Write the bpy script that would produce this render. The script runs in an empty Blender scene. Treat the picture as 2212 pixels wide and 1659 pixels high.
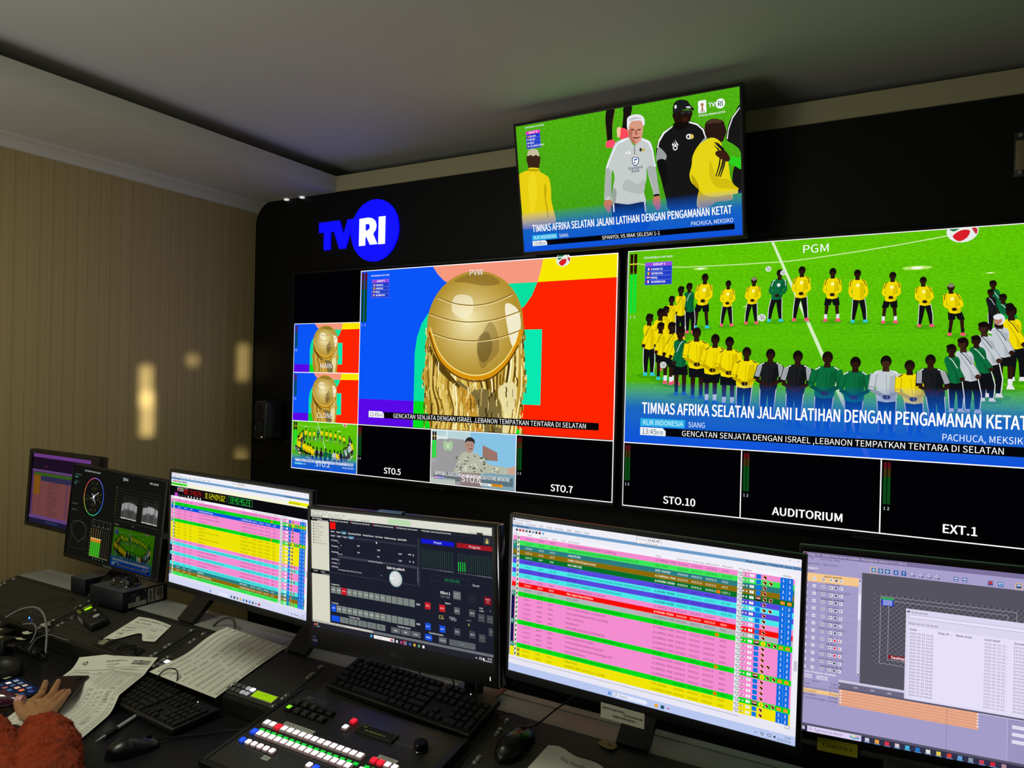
import bpy, bmesh, math, random
from mathutils import Vector, Matrix, Euler, noise
from mathutils.geometry import tessellate_polygon

PI = math.pi
R = math.radians
random.seed(7)
SC = bpy.context.scene
COL = SC.collection

# ------------------------------------------------------------------ camera, world, light, exposure
cam_d = bpy.data.cameras.new('camera')
cam_d.sensor_width = 36.0
cam_d.lens = 1586.72 / 2212 * 36
cam_d.clip_start = 0.02
cam = bpy.data.objects.new('camera', cam_d)
COL.objects.link(cam)
_right = Vector((0.86823907, 0.49559907, 0.02329123))
_down = Vector((0.02192939, 0.00856504, -0.99972283))
_fwd = Vector((-0.49566119, 0.86850919, -0.00343169))
_m = Matrix((_right, -_down, -_fwd)).transposed().to_4x4()
_m.translation = Vector((2.3035, -2.1975, 1.5868))
cam.matrix_world = _m
SC.camera = cam

SC.view_settings.view_transform = 'Standard'
SC.view_settings.look = 'None'
SC.view_settings.gamma = 1.0
SC.view_settings.use_curve_mapping = False
SC.view_settings.exposure = 0.0
SC.cycles.max_bounces = 6
SC.cycles.diffuse_bounces = 3
SC.cycles.glossy_bounces = 3
SC.cycles.transparent_max_bounces = 12
SC.cycles.sample_clamp_indirect = 3.0
SC.cycles.caustics_reflective = False
SC.cycles.caustics_refractive = False

world = bpy.data.worlds.new('world')
SC.world = world
world.use_nodes = True
world.node_tree.nodes['Background'].inputs[0].default_value = (1.0, 0.95, 0.72, 1)
world.node_tree.nodes['Background'].inputs[1].default_value = 0.042


def area_light(name, loc, target, sx, sy, power, color, spread=180.0):
    d = bpy.data.lights.new(name, 'AREA')
    d.shape = 'RECTANGLE'; d.size = sx; d.size_y = sy
    d.energy = power; d.color = color; d.spread = R(spread)
    o = bpy.data.objects.new(name, d)
    COL.objects.link(o)
    o.location = loc
    o.rotation_euler = (Vector(target) - Vector(loc)).to_track_quat('-Z', 'Y').to_euler()
    return o


# added upward wash behind the photographer to brighten the ceiling, no source known there
area_light('room_light', (-0.1, -3.3, 0.9), (0.0, -2.9, 2.7), 2.0, 1.4, 30.0, (1.0, 1.0, 0.92))
# added overhead fill that brightens the papers, out of view, without a fixture
area_light('ceiling_lamp_light', (0.2, -1.9, 2.55), (0.5, -1.3, 0.7), 0.6, 0.6, 12.5, (0.95, 1.0, 0.78))
# thin slits of daylight that pass the curtain behind and land on the wallpaper
for tgt, sx_, sy_, pw in (((-1.12, 0.095, 1.52), .018, .20, .05), ((-1.12, 0.105, 1.38), .024, .22, .065), ((-1.12, 0.11, 1.10), .012, .12, .02),
                          ((-1.12, 0.36, 1.66), .010, .05, .007), ((-1.12, 0.69, 1.66), .014, .20, .03), ((-1.12, 0.69, 1.08), .012, .16, .014)):
    area_light('daylight_slit', (2.6, -3.6, 1.5), tgt, sx_, sy_, pw, (1.0, 0.90, 0.66), 1.0)


# ------------------------------------------------------------------ materials
def lin(h):
    c = [int(h[i:i + 2], 16) / 255 for i in (0, 2, 4)]
    return tuple(v / 12.92 if v <= 0.04045 else ((v + 0.055) / 1.055) ** 2.4 for v in c)


MATS = {}


def mat(name, col='808080', rough=0.5, metal=0.0, spec=0.5, emit=0.0, bump=0.0, bscale=200.0, var=0.0,
        vscale=8.0, trans=0.0, coat=0.0, sampling=True):
    if name in MATS:
        return MATS[name]
    m = bpy.data.materials.new(name)
    m.use_nodes = True
    nt = m.node_tree
    b = nt.nodes['Principled BSDF']
    c = (*lin(col), 1)
    b.inputs['Base Color'].default_value = c
    b.inputs['Roughness'].default_value = rough
    b.inputs['Metallic'].default_value = metal
    b.inputs['Specular IOR Level'].default_value = spec
    b.inputs['Coat Weight'].default_value = coat
    b.inputs['Transmission Weight'].default_value = trans
    if emit:
        b.inputs['Emission Color'].default_value = c
        b.inputs['Emission Strength'].default_value = emit
        if not sampling:
            m.cycles.emission_sampling = 'NONE'
    if bump or var:
        tc = nt.nodes.new('ShaderNodeTexCoord')
        if var:
            n = nt.nodes.new('ShaderNodeTexNoise')
            n.inputs['Scale'].default_value = vscale; n.inputs['Detail'].default_value = 5
            nt.links.new(tc.outputs['Object'], n.inputs['Vector'])
            mx = nt.nodes.new('ShaderNodeMix'); mx.data_type = 'RGBA'
            mx.inputs[6].default_value = tuple(v * (1 - var) for v in c[:3]) + (1,)
            mx.inputs[7].default_value = tuple(min(1, v * (1 + var)) for v in c[:3]) + (1,)
            nt.links.new(n.outputs['Fac'], mx.inputs[0])
            nt.links.new(mx.outputs[2], b.inputs['Base Color'])
        if bump:
            n2 = nt.nodes.new('ShaderNodeTexNoise')
            n2.inputs['Scale'].default_value = bscale; n2.inputs['Detail'].default_value = 3
            nt.links.new(tc.outputs['Object'], n2.inputs['Vector'])
            bp = nt.nodes.new('ShaderNodeBump')
            bp.inputs['Strength'].default_value = bump; bp.inputs['Distance'].default_value = 0.002
            nt.links.new(n2.outputs['Fac'], bp.inputs['Height'])
            nt.links.new(bp.outputs['Normal'], b.inputs['Normal'])
    MATS[name] = m
    return m


def picture_mat(name, alpha=False, noise_amt=0.0, sampled=True):
    """what a lit display shows: emission from the picture's own colours"""
    m = bpy.data.materials.new(name)
    m.use_nodes = True
    nt = m.node_tree
    nt.nodes.clear()
    out = nt.nodes.new('ShaderNodeOutputMaterial')
    at = nt.nodes.new('ShaderNodeAttribute'); at.attribute_name = 'picture'
    em = nt.nodes.new('ShaderNodeEmission')
    src = at.outputs['Color']
    if noise_amt:
        tc = nt.nodes.new('ShaderNodeTexCoord')
        mp = nt.nodes.new('ShaderNodeMapping'); mp.inputs['Scale'].default_value = (1, 1, 2.2)
        n = nt.nodes.new('ShaderNodeTexNoise'); n.inputs['Scale'].default_value = 75; n.inputs['Detail'].default_value = 6
        n.inputs['Roughness'].default_value = 0.75
        nt.links.new(tc.outputs['Object'], mp.inputs['Vector']); nt.links.new(mp.outputs['Vector'], n.inputs['Vector'])
        mr = nt.nodes.new('ShaderNodeMapRange')
        mr.inputs['From Min'].default_value = 0.3; mr.inputs['From Max'].default_value = 0.7
        mr.inputs['To Min'].default_value = 1 - noise_amt; mr.inputs['To Max'].default_value = 1 + noise_amt
        nt.links.new(n.outputs['Fac'], mr.inputs['Value'])
        vm = nt.nodes.new('ShaderNodeVectorMath'); vm.operation = 'SCALE'
        nt.links.new(at.outputs['Color'], vm.inputs[0]); nt.links.new(mr.outputs['Result'], vm.inputs['Scale'])
        src = vm.outputs[0]
    nt.links.new(src, em.inputs['Color'])
    if alpha:
        tr = nt.nodes.new('ShaderNodeBsdfTransparent')
        mx = nt.nodes.new('ShaderNodeMixShader')
        nt.links.new(at.outputs['Alpha'], mx.inputs[0])
        nt.links.new(tr.outputs[0], mx.inputs[1]); nt.links.new(em.outputs[0], mx.inputs[2])
        nt.links.new(mx.outputs[0], out.inputs['Surface'])
    else:
        nt.links.new(em.outputs[0], out.inputs['Surface'])
    if not sampled:
        m.cycles.emission_sampling = 'NONE'
    return m


PIC = [picture_mat('picture_large'), picture_mat('picture_detail', sampled=False),
       picture_mat('picture_fade', alpha=True, sampled=False), picture_mat('picture_grass', noise_amt=0.30)]

black_plastic = mat('black_plastic', '0c0c0d', 0.42, bump=0.04, bscale=900)
black_satin = mat('black_satin', '08080a', 0.3)
black_gloss = mat('black_gloss', '060607', 0.12)
dark_metal = mat('dark_metal', '272620', 0.5, bump=0.15, bscale=1400, var=0.1)
steel = mat('steel', 'b8b8b4', 0.25, metal=1.0)
rail_mat = mat('rail_black', '1a1a17', 0.45, bump=0.1, bscale=1500)


# ------------------------------------------------------------------ mesh helpers
def bx(bm, lo, hi, bevel=0.0, seg=2, M=None):
    r = bmesh.ops.create_cube(bm, size=1.0)
    vs = r['verts']
    lo, hi = Vector(lo), Vector(hi)
    for v in vs:
        v.co = Vector((lo[i] + (v.co[i] + 0.5) * (hi[i] - lo[i]) for i in range(3)))
    if bevel > 0:
        es = list({e for v in vs for e in v.link_edges})
        r2 = bmesh.ops.bevel(bm, geom=es, offset=bevel, segments=seg, profile=0.5, affect='EDGES')
        vs = list({v for f in r2['faces'] for v in f.verts} | {v for v in vs if v.is_valid})
    if M is not None:
        for v in vs:
            v.co = M @ v.co
    return vs


def cyl(bm, p0, p1, r0, r1=None, n=20, cap=True):
    p0, p1 = Vector(p0), Vector(p1)
    r1 = r0 if r1 is None else r1
    d = (p1 - p0)
    q = d.to_track_quat('Z', 'Y')
    a = [bm.verts.new(p0 + q @ Vector((math.cos(2 * PI * i / n) * r0, math.sin(2 * PI * i / n) * r0, 0))) for i in range(n)]
    b = [bm.verts.new(p1 + q @ Vector((math.cos(2 * PI * i / n) * r1, math.sin(2 * PI * i / n) * r1, 0))) for i in range(n)]
    for i in range(n):
        bm.faces.new((a[i], a[(i + 1) % n], b[(i + 1) % n], b[i]))
    if cap:
        bm.faces.new(a[::-1]); bm.faces.new(b)


def lathe(bm, prof, n=28, M=None):
    """prof: list of (radius, height) about local z"""
    M = M or Matrix.Identity(4)
    rings = []
    for r, z in prof:
        if r < 1e-6:
            rings.append([bm.verts.new(M @ Vector((0, 0, z)))])
        else:
            rings.append([bm.verts.new(M @ Vector((r * math.cos(2 * PI * i / n), r * math.sin(2 * PI * i / n), z))) for i in range(n)])
    for a, b in zip(rings, rings[1:]):
        for i in range(n):
            j = (i + 1) % n
            if len(a) == 1 and len(b) == 1:
                continue
            if len(a) == 1:
                bm.faces.new((a[0], b[j], b[i]))
            elif len(b) == 1:
                bm.faces.new((a[i], a[j], b[0]))
            else:
                bm.faces.new((a[i], a[j], b[j], b[i]))


def catmull(pts, n=6, closed=False):
    P = [Vector(p) for p in pts]
    out = []
    m = len(P)
    rng = range(m) if closed else range(m - 1)
    for i in rng:
        if closed:
            a, b, c, d = P[i - 1], P[i], P[(i + 1) % m], P[(i + 2) % m]
        else:
            a, b, c, d = P[max(i - 1, 0)], P[i], P[i + 1], P[min(i + 2, m - 1)]
        for k in range(n):
            t = k / n
            out.append(0.5 * ((2 * b) + (c - a) * t + (2 * a - 5 * b + 4 * c - d) * t * t + (3 * b - a - 3 * c + d) * t ** 3))
    if not closed:
        out.append(P[-1])
    return out


def tube(bm, pts, r, n=10, sm=6, closed=False):
    path = catmull(pts, sm, closed) if sm > 1 else [Vector(p) for p in pts]
    rr = r if callable(r) else (lambda t: r)
    rings = []
    up = Vector((0, 0, 1))
    m = len(path)
    for i, p in enumerate(path):
        a = path[max(i - 1, 0)]; b = path[min(i + 1, m - 1)]
        t = (b - a).normalized()
        s = t.cross(up)
        if s.length < 1e-3:
            s = t.cross(Vector((0, 1, 0)))
        s.normalize(); u = s.cross(t).normalized()
        q = rr(i / (m - 1))
        rings.append([bm.verts.new(p + s * math.cos(2 * PI * k / n) * q + u * math.sin(2 * PI * k / n) * q) for k in range(n)])
    for a, b in zip(rings, rings[1:]):
        for k in range(n):
            bm.faces.new((a[k], a[(k + 1) % n], b[(k + 1) % n], b[k]))
    bm.faces.new(rings[0][::-1]); bm.faces.new(rings[-1])


def prism(bm, poly, z0, z1, M=None):
    """extrude a flat polygon [(x,y)] between z0 and z1"""
    M = M or Matrix.Identity(4)
    n = len(poly)
    a = [bm.verts.new(M @ Vector((x, y, z0))) for x, y in poly]
    b = [bm.verts.new(M @ Vector((x, y, z1))) for x, y in poly]
    tris = tessellate_polygon([[Vector((x, y, 0)) for x, y in poly]])
    for i in range(n):
        bm.faces.new((a[i], a[(i + 1) % n], b[(i + 1) % n], b[i]))
    for t in tris:
        try:
            bm.faces.new([b[i] for i in t]); bm.faces.new([a[i] for i in t][::-1])
        except ValueError:
            pass


def obj(name, bm, m, parent=None, smooth=None, label=None, loc=None):
    bmesh.ops.recalc_face_normals(bm, faces=bm.faces)
    me = bpy.data.meshes.new(name)
    bm.to_mesh(me); bm.free()
    for x in (m if isinstance(m, (list, tuple)) else [m]):
        me.materials.append(x)
    if smooth is not None:
        me.shade_smooth()
        me.set_sharp_from_angle(angle=R(smooth))
    o = bpy.data.objects.new(name, me)
    COL.objects.link(o)
    if parent is not None:
        o.parent = parent
    if label:
        o['label'] = label
    if loc is not None:
        o.location = loc
    return o


def thing(name, label, cat, loc=(0, 0, 0), rot=None, group=None):
    o = bpy.data.objects.new(name, None)
    o.empty_display_size = 0.05
    COL.objects.link(o)
    o.location = loc
    if rot is not None:
        o.rotation_euler = rot
    o['label'] = label; o['category'] = cat
    if group:
        o['group'] = group
    return o


def tag(o, label, cat, group=None):
    o['label'] = label; o['category'] = cat
    if group:
        o['group'] = group
    return o


def struct(name, bm, m, smooth=None):
    o = obj(name, bm, m, smooth=smooth)
    o['kind'] = 'structure'
    return o


def box_obj(name, lo, hi, m, parent=None, bevel=0.0, M=None, label=None):
    bm = bmesh.new()
    bx(bm, lo, hi, bevel, M=M)
    return obj(name, bm, m, parent, smooth=40 if bevel else None, label=label)


def copy_tree(o, parent=None):
    c = o.copy()
    COL.objects.link(c)
    if parent is not None:
        c.parent = parent
    for ch in list(o.children):
        copy_tree(ch, c)
    return c


# ------------------------------------------------------------------ lettering
GL = {}


def bundled_font():
    """the clean sans-serif that ships with Blender itself; the built-in one if it is missing"""
    try:
        import os
        p = os.path.join(bpy.utils.system_resource('DATAFILES'), 'fonts', 'Noto Sans CJK Regular.woff2')
        if os.path.exists(p):
            return bpy.data.fonts.load(p)
    except Exception:
        pass
    return None


def prepare_glyphs():
    font = bundled_font()
    chars = [chr(i) for i in range(33, 127)]
    made = []
    def mk(body, off, res=2):
        cu = bpy.data.curves.new('glyph', 'FONT')
        cu.body = body; cu.resolution_u = res; cu.offset = off; cu.size = 1.0
        if font:
            cu.font = font
        o = bpy.data.objects.new('glyph', cu)
        COL.objects.link(o)
        made.append((o, cu))
        return o
    jobs = []
    hh = mk('HH', 0)
    for c in chars:
        jobs.append((c, mk(c, 0), mk('H' + c + 'H', 0), mk(c, 0, 5)))
    hs = mk('H H', 0)
    bpy.context.view_layer.update()
    dg = bpy.context.evaluated_depsgraph_get()
    def wid(o):
        me = o.evaluated_get(dg).to_mesh()
        xs = [v.co.x for v in me.vertices]
        r = max(xs) - min(xs)
        o.evaluated_get(dg).to_mesh_clear()
        return r
    w0 = wid(hh)
    cap = hh.evaluated_get(dg).to_mesh()
    k = 0.70 / max(v.co.y for v in cap.vertices)          # same cap height whatever the font
    hh.evaluated_get(dg).to_mesh_clear()
    def geo(o):
        e = o.evaluated_get(dg)
        me = e.to_mesh()
        me.calc_loop_triangles()
        vs = [(v.co.x * k, v.co.y * k) for v in me.vertices]
        tr = [tuple(t.vertices) for t in me.loop_triangles]
        e.to_mesh_clear()
        return vs, tr
    GL['space'] = (wid(hs) - w0) * k
    for c, a, s, f in jobs:
        for base, src in ((0, a), (2, f)):             # 0 / 1 small text, 2 / 3 the same in finer outline
            vs, tr = GL[(c, base)] = geo(src)
            n = len(vs)
            bv, bt = [], []
            for q, (dx, dy) in enumerate(((-.024, 0), (.024, 0), (0, .014), (0, -.014)) if base else ((-.02, .004), (.02, -.004))):
                bv += [(x + dx, y + dy) for x, y in vs]
                bt += [tuple(i + q * n for i in t) for t in tr]
            GL[(c, base + 1)] = (bv, bt)
        GL[('adv', c)] = (wid(s) - w0) * k
    for o, cu in made:
        bpy.data.objects.remove(o)
        bpy.data.curves.remove(cu)


prepare_glyphs()


def text_width(s, size, sx=1.0, track=0.0):
    return sum((GL['space'] if c == ' ' else GL.get(('adv', c), GL['space'])) + track for c in s) * size * sx


class Art:
    """a flat picture in its own pixel frame (x right, y down), built as one mesh of coloured faces"""

    def __init__(self, W=1920, H=1080, dim=1.0, tint=(1, 1, 1)):
        self.W, self.H = W, H
        self.v = []; self.f = []; self.c = []; self.mi = []
        self.layer = 0
        self.dim = dim; self.tint = tint
        self.T = (0, 0, 1, 1)

    def color(self, h, a=1.0):
        c = lin(h)
        return (c[0] * self.dim * self.tint[0], c[1] * self.dim * self.tint[1], c[2] * self.dim * self.tint[2], a)

    def up(self, n=1):
        self.layer += n

    def put(self, pts, tris, cols, mi):
        ox, oy, sx, sy = self.T
        b = len(self.v)
        for x, y in pts:
            self.v.append((ox + x * sx, oy + y * sy, self.layer))
        for t in tris:
            self.f.append((b + t[0], b + t[1], b + t[2]))
            self.c.append(tuple(cols[i] for i in t) if isinstance(cols, list) else (cols,) * 3)
            self.mi.append(mi)

    def poly(self, pts, h, mi=1, a=1.0, smooth=False, n=4):
        self.up()
        if smooth:
            pts = [(p.x, p.y) for p in catmull([(x, y, 0) for x, y in pts], n, True)]
        tr = tessellate_polygon([[Vector((x, y, 0)) for x, y in pts]])
        self.put(pts, tr, self.color(h, a), 2 if a < 1 else mi)

    def rect(self, x0, y0, x1, y1, h, mi=1, a=1.0, h2=None, a2=None, vertical=True, up=True):
        if up:
            self.up()
        c = self.color(h, a)
        d = self.color(h2 or h, a if a2 is None else a2)
        cols = [c, c, d, d] if vertical else [c, d, d, c]
        use_a = a < 1 or (a2 is not None and a2 < 1)
        self.put([(x0, y0), (x1, y0), (x1, y1), (x0, y1)], [(0, 1, 2), (0, 2, 3)], cols, 2 if use_a else mi)

    def ellipse(self, cx, cy, rx, ry, h, mi=1, a=1.0, n=20, h2=None, up=True, a0=0, a1=360):
        if up:
            self.up()
        full = (a1 - a0) >= 360
        m = n if full else n + 1
        pts = [(cx, cy)] + [(cx + rx * math.cos(R(a0 + (a1 - a0) * i / n)), cy + ry * math.sin(R(a0 + (a1 - a0) * i / n))) for i in range(m)]
        tr = [(0, i + 1, (i + 1) % n + 1 if full else i + 2) for i in range(n)]
        cols = self.color(h, a)
        if h2:
            cols = [self.color(h, a)] + [self.color(h2, a)] * m
        self.put(pts, tr, cols, 2 if a < 1 else mi)

    def line(self, pts, w, h, mi=1, a=1.0, closed=False, up=True):
        if up:
            self.up()
        P = list(pts) + ([pts[0]] if closed else [])
        for (x0, y0), (x1, y1) in zip(P, P[1:]):
            dx, dy = x1 - x0, y1 - y0
            L = math.hypot(dx, dy) or 1
            nx, ny = -dy / L * w / 2, dx / L * w / 2
            self.put([(x0 + nx, y0 + ny), (x1 + nx, y1 + ny), (x1 - nx, y1 - ny), (x0 - nx, y0 - ny)],
                     [(0, 1, 2), (0, 2, 3)], self.color(h, a), 2 if a < 1 else mi)

    def frame(self, x0, y0, x1, y1, w, h):
        self.up()
        self.rect(x0, y0, x1, y0 + w, h, up=False); self.rect(x0, y1 - w, x1, y1, h, up=False)
        self.rect(x0, y0, x0 + w, y1, h, up=False); self.rect(x1 - w, y0, x1, y1, h, up=False)

    def text(self, s, x, y, size, h, sx=1.0, bold=0, align='l', track=0.0, up=True, lean=0.0, a=1.0):
        """baseline at y, cap height about 0.7 * size"""
        if up:
            self.up()
        w = text_width(s, size, sx, track)
        if align == 'c':
            x -= w / 2
        elif align == 'r':
            x -= w
        col = self.color(h, a)
        if size >= 34:
            bold += 2
        for ch in s:
            if ch == ' ':
                x += (GL['space'] + track) * size * sx
                continue
            g = GL.get((ch, bold))
            if g is None:
                continue
            vs, tr = g
            self.put([(x + px * size * sx + py * size * lean, y - py * size) for px, py in vs], tr, col, 2 if a < 1 else 1)
            x += (GL[('adv', ch)] + track) * size * sx
        return w

    def textfit(self, s, x0, x1, y, size, h, bold=0):
        w = text_width(s, size)
        self.text(s, x0, y, size, h, sx=(x1 - x0) / w, bold=bold)

    def digits(self, s, x, y, dw, dh, h, t=None):
        """seven-segment numerals"""
        self.up()
        t = t or dw * 0.2
        seg = {'0': 'abcdef', '1': 'bc', '2': 'abged', '3': 'abgcd', '4': 'fgbc', '5': 'afgcd', '6': 'afgedc', '7': 'abc', '8': 'abcdefg', '9': 'abcdfg'}
        for ch in s:
            if ch in seg:
                q = {'a': (t * .6, 0, dw - t * .6, t), 'g': (t * .6, dh / 2 - t / 2, dw - t * .6, dh / 2 + t / 2), 'd': (t * .6, dh - t, dw - t * .6, dh),
                     'f': (0, t * .6, t, dh / 2 - t * .2), 'b': (dw - t, t * .6, dw, dh / 2 - t * .2), 'e': (0, dh / 2 + t * .2, t, dh - t * .6), 'c': (dw - t, dh / 2 + t * .2, dw, dh - t * .6)}
                for k in seg[ch]:
                    a = q[k]
                    self.rect(x + a[0], y + a[1], x + a[2], y + a[3], h, up=False)
                x += dw * 1.3
            else:
                if ch == ':':
                    self.rect(x, y + dh * .25, x + t, y + dh * .25 + t, h, up=False)
                    self.rect(x, y + dh * .65, x + t, y + dh * .65 + t, h, up=False)
                elif ch == '.':
                    self.rect(x, y + dh - t, x + t, y + dh, h, up=False)
                x += dw * 0.5
        return x

    def build(self, name, parent, w, h, y=0.0, label=None, step=0.00001):
        me = bpy.data.meshes.new(name)
        vs = [((x / self.W - 0.5) * w, y - k * step, (0.5 - yy / self.H) * h) for x, yy, k in self.v]
        me.from_pydata(vs, [], self.f)
        for m in PIC:
            me.materials.append(m)
        me.polygons.foreach_set('material_index', self.mi)
        ca = me.color_attributes.new('picture', 'FLOAT_COLOR', 'CORNER')
        flat = []
        for tri in self.c:
            for c in tri:
                flat.extend(c)
        ca.data.foreach_set('color', flat)
        me.update()
        o = bpy.data.objects.new(name, me)
        COL.objects.link(o)
        o.parent = parent
        if label:
            o['label'] = label
        return o

# ------------------------------------------------------------------ what the displays show
FIGS = [[427,165,412,439,"Y","s","c","F"],[549,204,544,430,"Y","p","r","F"],[678,193,668,421,"Y","p","r","F"],[803,162,784,411,"G","p","c","F"],[907,153,904,410,"Y","p","r","F"],[1048,169,1047,415,"Y","s","r","F"],[1157,182,1168,423,"Y","p","c","A"],[1307,201,1297,429,"Y","s","r","F"],[1432,230,1445,449,"Y","p","r","F"],[1542,267,1567,491,"Y","s","r","F"],[1702,259,1729,465,"G","p","w","L"],[1694,297,1707,483,"K","p","w","L"],[1740,322,1765,539,"G","p","w","L"],[1766,365,1785,594,"g","p","w","L"],[1771,383,1798,695,"Y","p","w","L"],[344,210,353,466,"G","p","r","R"],[299,226,300,488,"Y","p","r","R"],[249,277,250,532,"Y","p","r","R"],[219,333,223,601,"Y","p","r","R"],[190,349,169,670,"Y","p","r","R"],[127,376,130,699,"Y","p","c","R"],[192,424,203,721,"Y","s","c","R"],[253,425,243,743,"Y","s","r","R"],[299,448,272,748,"Y","s","r","R"],[303,459,307,805,"G","s","d","R"],[1728,419,1754,733,"W","s","w","L"],[1672,453,1713,771,"W","p","w","L"],[1644,511,1690,790,"G","p","w","L"],[1595,524,1636,846,"W","p","w","L"],[1551,552,1573,843,"G","p","w","L"],[390,461,397,821,"Y","s","d","B"],[489,497,471,845,"Y","s","d","B"],[563,512,561,856,"Y","s","d","B"],[651,567,639,912,"Y","p","d","B"],[768,577,756,923,"K","p","d","B"],[898,587,884,948,"K","p","d","B"],[1034,592,1018,967,"G","p","d","B"],[1158,617,1153,974,"G","p","d","B"],[1288,611,1296,969,"W","p","d","B"],[1386,630,1413,962,"Y","p","d","B"],[1469,603,1500,929,"K","p","d","B"]]
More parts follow.
